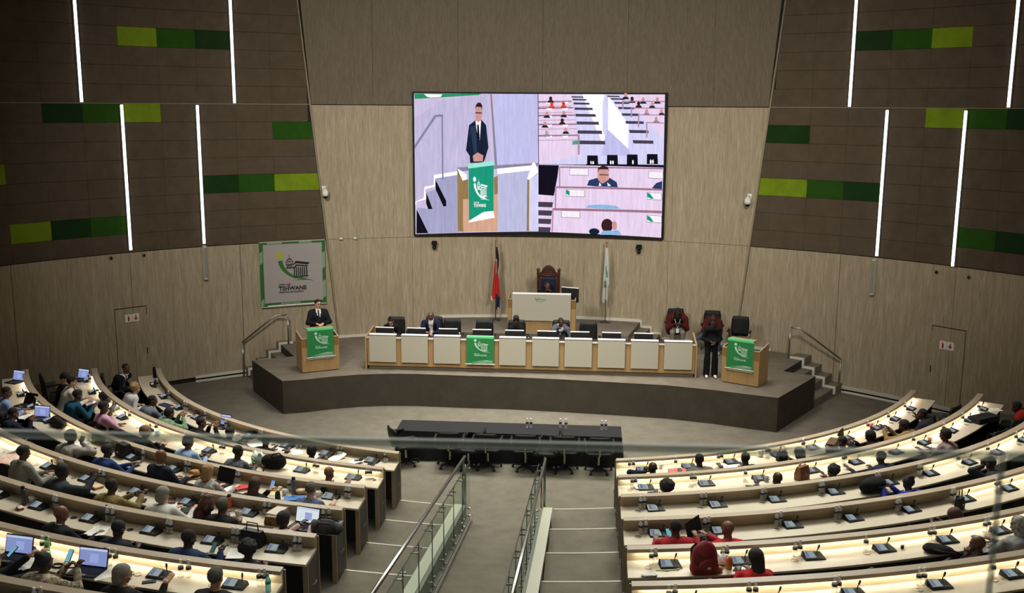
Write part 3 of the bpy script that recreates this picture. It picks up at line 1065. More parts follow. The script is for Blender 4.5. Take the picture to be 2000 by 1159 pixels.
# ------------------------------------------------------------------ chairs
def office_chair(back_h=.52, label_m=None, arms='loop'):
    """black leather swivel chair; faces +Y, origin on the floor"""
    t = empty('office_chair')
    b = B()
    for k in range(5):
        a = 2 * pi * k / 5 + .3
        b.tube([(0, 0, .10), (.15 * cos(a), .15 * sin(a), .085), (.28 * cos(a), .28 * sin(a), .07)], [.03, .022, .016], 6)
    b.lathe([(.035, .08), (.04, .12), (.03, .14)], 8)
    w = b.build('wheel_base', M_BLACK, t)
    cm = B()
    cm.tube([(-.018, 0, .028), (.018, 0, .028)], .028, 8)
    cme = cm.mesh('caster', [M_BLACKM])
    for k in range(5):
        a = 2 * pi * k / 5 + .3
        o = obj('caster', cme, w, (.28 * cos(a), .28 * sin(a), 0), a)
    b = B(); b.tube([(0, 0, .13), (0, 0, .40)], [.026, .02], 8); b.build('gas_column', M_STEEL, t)
    b = B(); b.bbox(-.25, .25, -.24, .25, .40, .48, .035); b.build('seat', M_LEATH, t)
    # curved backrest
    b = B()
    vs = []; fs = []
    N = 6; K = 6
    H0, H1 = .50, .50 + back_h
    for side_ in (0, 1):
        for j in range(K + 1):
            v = j / K
            z = H0 + (H1 - H0) * v
            wv = .235 - .03 * abs(2 * v - 1) ** 3
            for i in range(N + 1):
                u = 2 * i / N - 1
                y = -.27 - .05 * v + .035 * u * u - (.045 if side_ else 0)
                vs.append((wv * u, y, z))
    n1 = (N + 1) * (K + 1)
    for j in range(K):
        for i in range(N):
            a = j * (N + 1) + i
            fs.append((a, a + N + 1, a + N + 2, a + 1))
            a += n1
            fs.append((a, a + 1, a + N + 2, a + N + 1))
    for i in range(N):
        a = i; fs.append((a, a + 1, a + 1 + n1, a + n1))
        a = K * (N + 1) + i; fs.append((a + 1, a, a + n1, a + 1 + n1))
    for j in range(K):
        a = j * (N + 1); fs.append((a + N + 1, a, a + n1, a + N + 1 + n1))
        a = j * (N + 1) + N; fs.append((a, a + N + 1, a + N + 1 + n1, a + n1))
    b.add(vs, fs)
    b.build('backrest', M_LEATH, t, True)
    b = B(); b.tube([(0, -.1, .42), (0, -.3, .44), (0, -.33, .6)], .022, 6); b.build('back_strut', M_STEEL, t)
    for s in (-1, 1):
        b = B()
        b.tube([(s * .26, -.22, .46), (s * .29, -.24, .64), (s * .29, .06, .67), (s * .285, .14, .60), (s * .26, .12, .44)], .014, 6)
        a_ = b.build('armrest', M_STEEL, t, True)
        b = B(); b.bbox(s * .29 - .025, s * .29 + .025, -.2, .08, .66, .69, .01); b.build('arm_pad', M_LEATH, a_)
    return t
CHAIR = office_chair()
CHAIRH = None
def chair(loc, rz, label, group):
    return take(CHAIR, 'chair', loc, rz, label, group, 'chair')

# ------------------------------------------------------------------ numeric surface modelling for figures
def surfnets(F, org, h):
    """surface nets on a 3-D field (inside < 0); returns vertices and quads"""
    S = F < 0
    nx, ny, nz = F.shape
    c = S[:-1, :-1, :-1].astype(np.int8)
    tot = np.zeros((nx - 1, ny - 1, nz - 1), np.int8)
    for a in (0, 1):
        for b_ in (0, 1):
            for d in (0, 1):
                tot += S[a:nx - 1 + a, b_:ny - 1 + b_, d:nz - 1 + d]
    act = (tot > 0) & (tot < 8)
    idx = -np.ones(act.shape, np.int64)
    cells = np.argwhere(act)
    idx[act] = np.arange(len(cells))
    acc = np.zeros((len(cells), 3)); cnt = np.zeros(len(cells))
    corners = [(a, b_, d) for a in (0, 1) for b_ in (0, 1) for d in (0, 1)]
    vals = {k: F[cells[:, 0] + k[0], cells[:, 1] + k[1], cells[:, 2] + k[2]] for k in corners}
    for k in corners:
        for ax in range(3):
            if k[ax] == 0:
                k2 = list(k); k2[ax] = 1; k2 = tuple(k2)
                a, b_ = vals[k], vals[k2]
                m = (a < 0) != (b_ < 0)
                t = np.where(m, a / np.where(m, a - b_, 1), 0)
                p = np.array(k, float)[None, :].repeat(len(cells), 0)
                p[:, ax] += t
                acc[m] += p[m]; cnt[m] += 1
    V = (cells + acc / cnt[:, None]) * h + np.array(org)
    Q = []
    for ax in range(3):
        o = [1, 1, 1]; o[ax] = 0
        sl0 = [slice(1, -1)] * 3; sl1 = [slice(1, -1)] * 3
        sl0[ax] = slice(0, -1); sl1[ax] = slice(1, None)
        A = S[tuple(sl0)]; C = S[tuple(sl1)]
        e = np.argwhere(A != C)
        if not len(e): continue
        base = e.copy()
        for j in range(3):
            if j != ax: base[:, j] += 1
        sgn = A[tuple(e.T)]
        j, k = (ax + 1) % 3, (ax + 2) % 3
        def cell(dj, dk):
            q = base.copy(); q[:, j] -= dj; q[:, k] -= dk
            return idx[tuple(q.T)]
        q = np.stack([cell(1, 1), cell(0, 1), cell(0, 0), cell(1, 0)], 1)
        q[~sgn] = q[~sgn][:, ::-1]
        Q.append(q)
    Q = np.concatenate(Q) if Q else np.zeros((0, 4), int)
    return V, Q

def field(prims, h, k=.03, pad=.03, cut=None):
    """smooth union of round cones ('c', a, b, ra, rb) and ellipsoids ('e', c, (rx, ry, rz)[, rotation 3x3])"""
    lo = np.full(3, 1e9); hi = np.full(3, -1e9)
    for p in prims:
        if p[0] == 'c':
            for q, r in ((p[1], p[3]), (p[2], p[4])):
                lo = np.minimum(lo, np.array(q) - r); hi = np.maximum(hi, np.array(q) + r)
        else:
            r = max(p[2]) if len(p) > 3 else np.array(p[2])
            lo = np.minimum(lo, np.array(p[1]) - r); hi = np.maximum(hi, np.array(p[1]) + r)
    lo -= pad; hi += pad
    n = np.ceil((hi - lo) / h).astype(int) + 1
    X, Y, Z = np.meshgrid(*[lo[a] + h * np.arange(n[a]) for a in range(3)], indexing='ij')
    Pt = np.stack([X, Y, Z], -1).astype(np.float32)
    F = None
    for p in prims:
        if p[0] == 'c':
            a = np.array(p[1], np.float32); b_ = np.array(p[2], np.float32)
            ab = b_ - a; L2 = max(float(ab @ ab), 1e-8)
            t = np.clip(((Pt - a) @ ab) / L2, 0, 1)
            d = np.linalg.norm(Pt - a - t[..., None] * ab, axis=-1) - (p[3] + (p[4] - p[3]) * t)
        else:
            q = Pt - np.array(p[1], np.float32)
            if len(p) > 3: q = q @ np.array(p[3], np.float32)
            r = np.array(p[2], np.float32)
            k0 = np.linalg.norm(q / r, axis=-1); k1 = np.linalg.norm(q / (r * r), axis=-1)
            d = k0 * (k0 - 1) / np.maximum(k1, 1e-6)
        if F is None: F = d
        else:
            hh = np.clip(.5 + .5 * (F - d) / k, 0, 1)
            F = F * (1 - hh) + d * hh - k * hh * (1 - hh)
    if cut is not None:
        F = cut(F, Pt)
    return F, lo

def sdf_arrays(prims, h, k=.03, cut=None):
    F, lo = field(prims, h, k, pad=2.2 * h, cut=cut)
    return surfnets(F, lo, h)

# ---- head (origin at the head centre, +Y face, +Z up)
def head_arrays(fem=False, h=.0105):
    w = .94 if fem else 1.0
    P = [('e', (0, -.012, .028), (.077 * w, .096, .088)), ('e', (0, .022, -.035), (.060 * w, .070, .085)), ('e', (0, .05, -.085), (.034 * w, .036, .03)),
         ('c', (0, .088, .008), (0, .108, -.03), .010, .014), ('c', (-.028, .078, .03), (.028, .078, .03), .014, .014),
         ('c', (-.018, .086, -.062), (.018, .086, -.062), .010, .010), ('c', (-.05, .045, -.03), (-.035, .07, -.035), .018, .014), ('c', (.05, .045, -.03), (.035, .07, -.035), .018, .014)]
    E = [('e', (-.080 * w, -.004, -.008), (.011, .022, .034)), ('e', (.080 * w, -.004, -.008), (.011, .022, .034))]
    def cut(F, Pt):
        for x in (-.031, .031):
            q = (Pt - np.array((x, .100, .008), np.float32)) / np.array((.020, .020, .013), np.float32)
            k0 = np.linalg.norm(q, axis=-1)
            d = (k0 - 1) * .015
            F = np.maximum(F, -d)
        return F
    V1, Q1 = sdf_arrays(P, h, .02, cut)
    V2, Q2 = sdf_arrays(E, h * .8, .004)
    V = np.concatenate([V1, V2]); Q = np.concatenate([Q1, Q2 + len(V1)])
    return V, Q, len(Q1)
HEADS = {f: head_arrays(f) for f in (False, True)}
_e = B()
for x in (-.030, .030):
    _e.ell((x, .083, .009), (.0135, .0125, .0125), 8, 5, 0, z0=-.99)
    _e.ell((x, .0925, .008), (.006, .0045, .006), 6, 4, 1, z0=-.99)
_e.tube([(-.024, .0965, -.063), (0, .0995, -.060), (.024, .0965, -.063)], .0055, 5, 2)
for x in (-1, 1):
    _e.tube([(x * .018, .094, .030), (x * .034, .092, .034), (x * .048, .080, .029)], .0045, 4, 3)
EYES = _e

def hair_arrays(style):
    cz = .03
    def clip(c, ny=.8, nz=-.6, extra=None):
        def f(F, Pt):
            d = Pt[..., 1] * ny + Pt[..., 2] * nz - c
            F = np.maximum(F, d)
            if extra: F = extra(F, Pt)
            return F
        return f
    base = ('e', (0, -.014, .030), (.084, .104, .094))
    if style == 'short': return sdf_arrays([base, ('e', (0, .02, .085), (.060, .060, .040))], .011, .02, clip(.010))
    if style == 'crop': return sdf_arrays([('e', (0, -.013, .029), (.0805, .100, .0915))], .011, .02, clip(-.002))
    if style == 'ring':
        return sdf_arrays([('e', (0, -.014, .02), (.0835, .102, .085))], .011, .02, clip(-.006, extra=lambda F, P: np.maximum(F, P[..., 2] - .045)))
    if style == 'full': return sdf_arrays([('e', (0, -.016, .034), (.092, .112, .102)), ('e', (0, -.05, -.02), (.08, .065, .07))], .012, .02, clip(.012))
    if style == 'grey_long': return sdf_arrays([('e', (0, -.018, .030), (.096, .112, .104)), ('e', (0, -.055, -.045), (.088, .062, .085))], .012, .02, clip(.008))
    if style == 'bob': return sdf_arrays([('e', (0, -.018, .034), (.098, .116, .105)), ('e', (0, -.045, -.06), (.098, .075, .115))], .013, .03, clip(.010, .85, -.5))
    if style == 'long': return sdf_arrays([('e', (0, -.016, .034), (.094, .112, .102)), ('e', (0, -.055, -.07), (.092, .065, .13)), ('e', (0, -.075, -.18), (.085, .045, .12))], .014, .03, clip(.010, .85, -.45))
    if style == 'braids':
        pr = [('e', (0, -.016, .034), (.095, .114, .104))]
        for q in range(7):
            x = -.075 + .025 * q
            pr += [('c', (x * .9, -.09 + .01 * abs(q - 3), .03), (x * .8, -.135, -.20), .024, .018), ('c', (x * .8, -.135, -.20), (x * .7, -.12, -.40), .018, .010)]
        return sdf_arrays(pr, .013, .008, clip(.03, .85, -.3))
    if style in ('afro', 'afro_small', 'curly'):
        r = {'afro': .128, 'afro_small': .118, 'curly': .112}[style]
        pr = [('e', (0, -.028, .045), (r, r * .98, r * .92))]
        g = random.Random(3)
        for q in range(70):
            a = g.uniform(0, 2 * pi); z = g.uniform(-.55, 1)
            s = sqrt(1 - z * z)
            pr.append(('e', (r * .95 * s * cos(a), -.028 + r * .93 * s * sin(a), .045 + r * .88 * z), (.020, .020, .020)))
        return sdf_arrays(pr, .0125, .006, clip(.020 if style != 'afro' else .03, .9, -.35))
    if style == 'bun':
        return sdf_arrays([('e', (0, -.014, .030), (.085, .105, .095)), ('e', (0, -.085, .10), (.05, .05, .045))], .0115, .012, clip(.006))
    if style == 'topknot':
        return sdf_arrays([('e', (0, -.014, .030), (.083, .103, .093)), ('e', (0, -.03, .15), (.028, .028, .038))], .0115, .012, clip(.004))
    if style == 'tall':
        return sdf_arrays([('e', (0, -.016, .034), (.086, .104, .095)), ('e', (0, -.02, .115), (.080, .085, .075))], .012, .02, clip(.005))
    if style == 'wrap':
        pr = [('e', (0, -.016, .036), (.094, .112, .104))]
        for q in range(5):
            pr.append(('c', (-.07 + .03 * q, -.09, .02 + .03 * (q % 3)), (.05 - .02 * q, -.02, .125), .030, .030))
        return sdf_arrays(pr, .0125, .01, clip(.012))
    if style == 'fluffy':
        pr = [('e', (0, -.02, .036), (.11, .125, .115))]
        for q in range(6):
            a = q * 1.05
            pr.append(('c', (.10 * cos(a), -.04 + .10 * sin(a), -.02), (.05 * cos(a + .6), -.02 + .06 * sin(a + .6), .14), .040, .030))
        pr.append(('e', (-.06, -.09, -.12), (.10, .07, .12)))
        return sdf_arrays(pr, .014, .012, clip(.02))
    if style == 'cap': return sdf_arrays([('e', (0, -.012, .040), (.090, .110, .092)), ('c', (-.05, .085, .055), (.05, .085, .055), .012, .012)], .012, .01, lambda F, P: np.maximum(F, .02 - P[..., 2] + .0 * P[..., 1]))
    if style == 'keffiyeh':
        return sdf_arrays([('e', (0, -.012, .036), (.108, .126, .112)), ('e', (0, -.03, -.09), (.115, .10, .10)), ('c', (-.10, .02, -.17), (.10, .02, -.17), .05, .05)], .014, .03, clip(.055, 1, .0))
    return None
HAIRS = {}
def hair_mesh_data(style):
    if style not in HAIRS: HAIRS[style] = hair_arrays(style)
    return HAIRS[style]

# ---- hands: origin at the wrist, fingers along +Y, palm faces -Z, thumb on the -X side (a right hand seen from above)
def hand_arrays(kind):
    curl = {'flat': .12, 'relaxed': .45, 'hold': .95, 'fist': 1.35}[kind]
    P = [('e', (0, .045, 0), (.040, .050, .016)), ('c', (0, -.02, 0), (0, .02, 0), .025, .030)]
    for q, (x, L) in enumerate(((-.030, .070), (-.010, .078), (.011, .073), (.031, .057))):
        a = Vector((x, .082, .002))
        spread = x * .9
        ang = 0
        pts = [a]
        for s, l in enumerate((L * .45, L * .32, L * .25)):
            ang += curl * (.75 if s else .5)
            pts.append(pts[-1] + Vector((spread * l * 6, cos(ang), -sin(ang))).normalized() * l)
        for s in range(3):
            P.append(('c', tuple(pts[s]), tuple(pts[s + 1]), .0092 - .0008 * s, .0085 - .0009 * s))
    th = [Vector((-.030, .020, -.002)), Vector((-.058, .045, -.012)), Vector((-.062, .072, -.020 - .02 * curl)), Vector((-.052, .092, -.026 - .03 * curl))]
    for s in range(3):
        P.append(('c', tuple(th[s]), tuple(th[s + 1]), (.013, .011, .0095)[s], (.011, .0095, .0085)[s]))
    return sdf_arrays(P, .0078, .006)
HANDS = {k: hand_arrays(k) for k in ('flat', 'relaxed', 'hold', 'fist')}

def skinmat(name, col):
    return mat('skin_' + name, col, .5, spec=.35, noise=(22, .06))
SK = {'D': skinmat('deep', '432c22'), 'M': skinmat('brown', '5f4131'), 'B': skinmat('mid_brown', '79543f'), 'L': skinmat('light', 'c99d82')}
EYEM = [mat('eye_white', '8a857e', .3), mat('iris_dark', '120c08', .2), mat('lips', '7a4038', .5), mat('brow_dark', '15100c', .8)]
HM = {'black': mat('hair_black', '0d0b0a', .75, bump=(120, .6)), 'grey': mat('hair_grey', '8d8a83', .8, bump=(120, .6), noise=(30, .25)), 'dgrey': mat('hair_dark_grey', '5a5750', .8, bump=(120, .6), noise=(30, .3)),
      'brown': mat('hair_brown', '4b3524', .7, bump=(120, .6), noise=(18, .3)), 'blond': mat('hair_blond', 'a98a5c', .7, bump=(120, .6), noise=(18, .3)), 'lbrown': mat('hair_light_brown', '7d6548', .7, bump=(120, .6), noise=(18, .35)),
      'sgrey': mat('hair_stubble', '201b18', .9, noise=(40, .3)), 'gold': mat('hair_auburn', '6a3d20', .7, bump=(120, .6), noise=(10, 1, None, '1d1511'))}
def cloth(name, col, pat=None):
    n = 'cloth_' + name
    if pat: return mat(n, col, .85, noise=pat, bump=(60, .2), spec=.2)
    return mat(n, col, .85, noise=(7, .10), bump=(24, .25), spec=.2)
# ------------------------------------------------------------------ people
def vadd(a, b): return tuple(x + y for x, y in zip(a, b))

def arr_mesh(name, parts, mats, smooth=True):
    """parts: list of (V array, faces array/list, material index)"""
    vs = []; fs = []; mi = []
    o = 0
    for V, Q, m in parts:
        V = np.asarray(V)
        vs.append(V)
        Q = [tuple(int(i) + o for i in q) for q in Q]
        fs += Q
        mi += (list(m) if isinstance(m, (list, np.ndarray)) else [m] * len(Q))
        o += len(V)
    me = bpy.data.meshes.new(name)
    me.from_pydata(np.concatenate(vs).tolist(), [], fs)
    for q in mats: me.materials.append(q)
    me.polygons.foreach_set('material_index', mi)
    if smooth: me.polygons.foreach_set('use_smooth', [True] * len(fs))
    me.update()
    return me

def xf(V, M):
    M = np.array(M)
    return V @ M[:3, :3].T + M[:3, 3]

def ik(S, T, l1, l2, pole):
    d = T - S
    L = d.length
    if L > (l1 + l2) * .985:
        T = S + d * ((l1 + l2) * .985 / L)
        d = T - S; L = d.length
    a = (l1 * l1 - l2 * l2 + L * L) / (2 * L)
    h = sqrt(max(l1 * l1 - a * a, 0))
    n = d.normalized()
    pl = pole - n * pole.dot(n)
    pl.normalize()
    return S + n * a + pl * h, T

BLACKT = cloth('trousers_black', '101114')
POSES = {
    'desk':  dict(R=((.19, .50, .80), 'flat'), L=((-.19, .50, .80), 'flat')),
    'close': dict(R=((.07, .47, .80), 'relaxed'), L=((-.08, .46, .80), 'relaxed')),
    'cross': dict(R=((-.06, .45, .80), 'relaxed'), L=((.06, .43, .83), 'relaxed')),
    'lap':   dict(R=((.10, .24, .64), 'relaxed'), L=((-.10, .24, .64), 'relaxed')),
    'phone': dict(R=((.09, .43, .90), 'hold'), L=((-.04, .43, .90), 'hold')),
    'low':   dict(R=((.10, .36, .74), 'hold'), L=((-.06, .36, .74), 'hold')),
    'type':  dict(R=((.10, .50, .82), 'relaxed'), L=((-.10, .50, .82), 'relaxed')),
    'reach': dict(R=((.26, .60, .80), 'flat'), L=((-.14, .36, .72), 'relaxed')),
    'hipsR': dict(R=((.14, .30, .66), 'relaxed'), L=((-.22, .46, .80), 'flat')),
}
N_PEOPLE = 0
def person(loc, rz, label, head, sk='D', hair='short', hc='black', top=None, bottom=None, pose='desk', R=None, L=None, hy=0, hp=15, hr=0,
           fem=False, stand=False, ty=0, shirt=None, tie=None, collar=None, glasses=False, sleeve=.02, group=None, kw=None, wide=1.0, shoes=False, legs=None, seat=.48, cat='person', hood=False):
    global N_PEOPLE
    N_PEOPLE += 1
    root = empty('person', loc, rz)
    tag(root, label, cat, group)
    ss = (.94 if fem else 1.0)
    head = Vector(head)
    hipz = .93 * ss if stand else seat + .09
    hip = Vector((0, 0, hipz))
    D = head - hip
    dn = (D.normalized() * .6 + Vector((0, 0, .4))).normalized()
    nb = head - dn * .150 * ss
    ch = (nb - hip).length
    sag = min(.11, sqrt(max((.26 * ss) ** 2 - (ch / 2) ** 2, 0)))
    back = Vector((0, -1, 0)); n = (nb - hip).normalized(); back = (back - n * back.dot(n)).normalized()
    c1 = hip.lerp(nb, .4) + back * sag * .9
    c2 = hip.lerp(nb, .74) + back * sag * .7
    a = radians(ty)
    sx = Vector((cos(a), sin(a), 0))
    sh = .165 * ss * wide
    g = wide
    torso = []
    def seg(p, q, wp, wq, rp, rq):
        for s in (-1, 1):
            torso.append(('c', tuple(p + sx * s * wp), tuple(q + sx * s * wq), rp, rq))
    bulk = (.90 if fem else 1.0) * g
    seg(hip, c1, .075 * g, .055 * g, .125 * bulk, .108 * bulk)
    seg(c1, c2, .055 * g, .072 * g, .108 * bulk, .112 * bulk)
    sp = nb - n * .055
    seg(c2, sp, .072 * g, .085 * g, .112 * bulk, .070 * bulk)
    torso.append(('c', tuple(sp - sx * (sh - .01) - n * .012), tuple(sp + sx * (sh - .01) - n * .012), .058, .058))
    torso.append(('c', tuple(nb - n * .04), tuple(nb + dn * .01), .075, .052))
    neck = [('c', tuple(nb - n * .03), tuple(head - dn * .03), .055 * ss, .050 * ss)]
    ps = dict(POSES.get(pose, POSES['desk']))
    if R: ps['R'] = R
    if L: ps['L'] = L
    arms = []; sleeves = []; hands = []
    for s, key in ((1, 'R'), (-1, 'L')):
        spec = ps[key]
        tgt = spec[0]; kind = spec[1]
        if callable(tgt): tgt = tgt(head)
        T = Vector(tgt)
        if not callable(spec[0]) and not stand:
            T.x *= .82; T.y = min(T.y, .52)
        S = sp + sx * s * sh - n * .01
        hl = .05
        pole = Vector(spec[2]) if len(spec) > 2 and spec[2] is not None else Vector((s * .55, -.35, -.8))
        Wd = (T - S).normalized()
        # the wrist sits behind the target (which is the middle of the hand)
        wv = T - (T - (S + Vector((s * .05, 0, -.25)))).normalized() * .06
        E, W = ik(S, wv, .275 * ss, .25 * ss, pole)
        arms += [('c', tuple(S), tuple(E), .050 * bulk, .042), ('c', tuple(E), tuple(W), .040, .026)]
        We = W - (W - E).normalized() * sleeve
        sleeves += [('c', tuple(S), tuple(E), .064 * bulk, .054 * bulk), ('c', tuple(E), tuple(We), .052 * bulk, .040)]
        if kind:
            yv = (T - W).normalized()
            if (T - W).length < 1e-3: yv = (W - E).normalized()
            up = Vector(spec[3]) if len(spec) > 3 and spec[3] else Vector((0, 0, 1))
            up = (up - yv * up.dot(yv)).normalized()
            xv = yv.cross(up)
            V, Q = HANDS[kind]
            V = V * (.92 if fem else 1.0)
            Mx = Matrix(((xv.x, yv.x, up.x, W.x), (xv.y, yv.y, up.y, W.y), (xv.z, yv.z, up.z, W.z), (0, 0, 0, 1)))
            if s < 0:
                V = V * np.array([-1, 1, 1]); Q = Q[:, ::-1]
            hands.append((xf(V, Mx), Q, 0))
    # legs
    lg = []; sho = []
    for s in (-1, 1):
        if legs: kx, ax = legs(s)
        elif stand:
            kx = ((s * .095, .02, .50 * ss), (s * .10, -.01, .09)); ax = (s * .11, .12, .04)
        else:
            kx = ((s * .14, .42, seat + .04), (s * .13, .38, .09)); ax = (s * .13, .52, .04)
        hx = (s * .085, 0, hipz - .02)
        lg += [('c', hx, kx[0], .082 * bulk + (.0 if not stand else -.005), .060), ('c', kx[0], kx[1], .058 if not (fem and stand) else .070, .042 if not (fem and stand) else .075)]
        sho.append((kx[1], ax))
    pelvis = [('c', (-.075, 0, hipz - .01), (.075, 0, hipz - .01), .118 * bulk, .118 * bulk)]
    shr = lambda P, d: [(p[0], p[1], p[2], p[3] - d, p[4] - d) for p in P]
    V, Q = sdf_arrays(shr(torso, .008) + neck + arms + shr(lg, .006) + shr(pelvis, .008), .026 if not shoes else .024, .03)
    # head
    hv, hq, nh = HEADS[fem]
    Rm = Euler((radians(-hp), radians(hr), radians(hy)), 'XYZ').to_matrix().to_4x4()
    Hm = Matrix.Translation(head) @ Matrix.Rotation(radians(hy), 4, 'Z') @ Matrix.Rotation(radians(-hp), 4, 'X') @ Matrix.Rotation(radians(hr), 4, 'Y') @ Matrix.Scale(.93, 4)
    parts = [(V, Q, 0), (xf(hv, Hm), hq, 0)] + hands
    ev = np.array(EYES.v); parts.append((xf(ev, Hm), EYES.f, [m + 1 for m in EYES.m]))
    body = obj('body', arr_mesh('body', parts, [SK[sk]] + EYEM), root)
    if hair and hair != 'bald':
        hd = hair_mesh_data(hair)
        if hd is not None:
            hm = hc if not isinstance(hc, str) else HM[hc]
            o = obj({'wrap': 'head_wrap', 'keffiyeh': 'head_scarf', 'cap': 'cap', 'fluffy': 'head_wrap'}.get(hair, 'hair'), arr_mesh('hair', [(xf(hd[0], Hm), hd[1], 0)], [hm]), root)
    top = top or cloth('shirt_black', '121316')
    V, Q = sdf_arrays([(p[0], p[1], p[2], p[3] + .010, p[4] + .008) for p in torso[:-1]] + [('c', tuple(nb - n * .045), tuple(nb - n * .01), .076, .060)] + sleeves, .0205, .028)
    if shirt:
        C = V[Q].mean(1)
        fr = Vector((-sin(a), cos(a), 0))
        lx = (C - np.array(hip)) @ np.array(sx)
        ly = (C - np.array(nb)) @ np.array(fr)
        lz = (np.array(nb)[2] - C[:, 2])
        N = np.cross(V[Q[:, 2]] - V[Q[:, 0]], V[Q[:, 3]] - V[Q[:, 1]])
        front_ = (N @ np.array(fr)) > 0
        V_open = shirt[1]          # depth of the opening
        half = shirt[2] if len(shirt) > 2 else .065
        inv = front_ & (np.abs(lx) < half * np.clip(1 - lz / V_open, .0, 1) + .004) & (lz < V_open) & (lz > -.08)
        tm = inv & (np.abs(lx) < .016) & bool(tie)
        def sub(mask):
            q = Q[mask]; u, inv_ = np.unique(q, return_inverse=True)
            return V[u], inv_.reshape(q.shape)
        if inv.any():
            v_, q_ = sub(inv & ~tm); obj('shirt', arr_mesh('shirt', [(v_, q_, 0)], [shirt[0]]), root)
            if tie and tm.any():
                v_, q_ = sub(tm); obj('tie', arr_mesh('tie', [(v_, q_, 0)], [tie]), root)
            v_, q_ = sub(~inv); V, Q = v_, q_
    obj('jacket' if shirt or collar else 'top', arr_mesh('top', [(V, Q, 0)], [top]), root)
    if collar:
        b = B()
        cpos = nb + dn * .015
        ring = []
        e1 = sx; e2 = dn.cross(sx).normalized()
        for k in range(12):
            t_ = 2 * pi * k / 12
            ring.append(tuple(cpos + e1 * .060 * cos(t_) + e2 * .060 * sin(t_) - Vector((0, 1, 0)) * 0 + dn * (.012 if sin(t_) * e2.y < 0 else -.006)))
        b.tube(ring, .014, 6, closed=True)
        b.build('collar', collar, root, True)
    V, Q = sdf_arrays([(p[0], p[1], p[2], p[3] + .008, p[4] + .008) for p in lg + pelvis] + ([] if shoes else [('c', s_[0], s_[1], .045, .035) for s_ in sho]), .03 if not shoes else .024, .02)
    obj('trousers', arr_mesh('trousers', [(V, Q, 0)], [bottom or BLACKT]), root)
    if shoes:
        for (a0, a1) in sho:
            b = B(); b.tube([(a0[0], a0[1] - .05, .035), (a0[0], a0[1] + .03, .045), a1, (a1[0], a1[1] + .05, .028)], [.034, .042, .036, .022], 8)
            b.build('shoe', shoes if not isinstance(shoes, bool) else M_BLACK, root, True)
    if glasses:
        b = B()
        Mh = Hm
        for x in (-.032, .032):
            b.tube([(x + .024 * cos(t_), .108, .008 + .018 * sin(t_)) for t_ in [2 * pi * k / 10 for k in range(10)]], .0028, 4, 0, Mh, True)
        b.tube([(-.008, .110, .010), (.008, .110, .010)], .0028, 4, 0, Mh)
        for s in (-1, 1): b.tube([(s * .056, .106, .010), (s * .083, .0, .004)], .0028, 4, 0, Mh)
        b.build('glasses', M_BLACK, root)
    if kw: kw(root, head, nb, Hm)
    return root

def bench_person(side, i, th, off, h, label, pelvis=.92, **k):
    sg = -1 if side == 'L' else 1
    p = on_arc(rowr(i) + pelvis, sg * th)
    rz = radians(sg * th)
    person((p.x, p.y, tierz(i)), rz, label, (k.pop('hx', 0), pelvis - off, h), **k)
    return p, rz
# extras that sit on single figures
def black_vest(root, head, nb, Hm):
    V, Q = sdf_arrays([('c', (-.075, -.03, .62), (.075, -.03, .62), .128, .128), ('c', (-.08, .02, .85), (.08, .02, .85), .128, .128), ('c', (-.10, nb.y - .01, nb.z - .09), (.10, nb.y - .01, nb.z - .09), .082, .082)], .022, .06)
    obj('vest', arr_mesh('vest', [(V, Q, 0)], [cloth('vest_black', '101013')]), root)
def earring(root, head, nb, Hm):
    b = B(); b.ell((-.086, -.01, -.03), (.012, .012, .012), 8, 5, 0, Hm, z0=-.99); b.build('earring', M_WHITE, root, True)
def lanyard_of(m):
    def f(root, head, nb, Hm):
        b = B()
        b.tube([(-.06, nb.y - .03, nb.z - .0), (-.075, nb.y + .06, nb.z - .06), (-.03, nb.y + .125, nb.z - .2), (0, nb.y + .14, nb.z - .3)], .007, 5)
        b.tube([(.06, nb.y - .03, nb.z - .0), (.075, nb.y + .06, nb.z - .06), (.03, nb.y + .125, nb.z - .2), (0, nb.y + .14, nb.z - .3)], .007, 5)
        l = b.build('lanyard', m, root)
        b = B(); b.bbox(-.04, .04, nb.y + .14, nb.y + .148, nb.z - .42, nb.z - .30, .006); b.build('name_card', M_WHITE, l)
    return f
neon_lanyard = lanyard_of(mat('lanyard_neon', '8fc73c', .6))

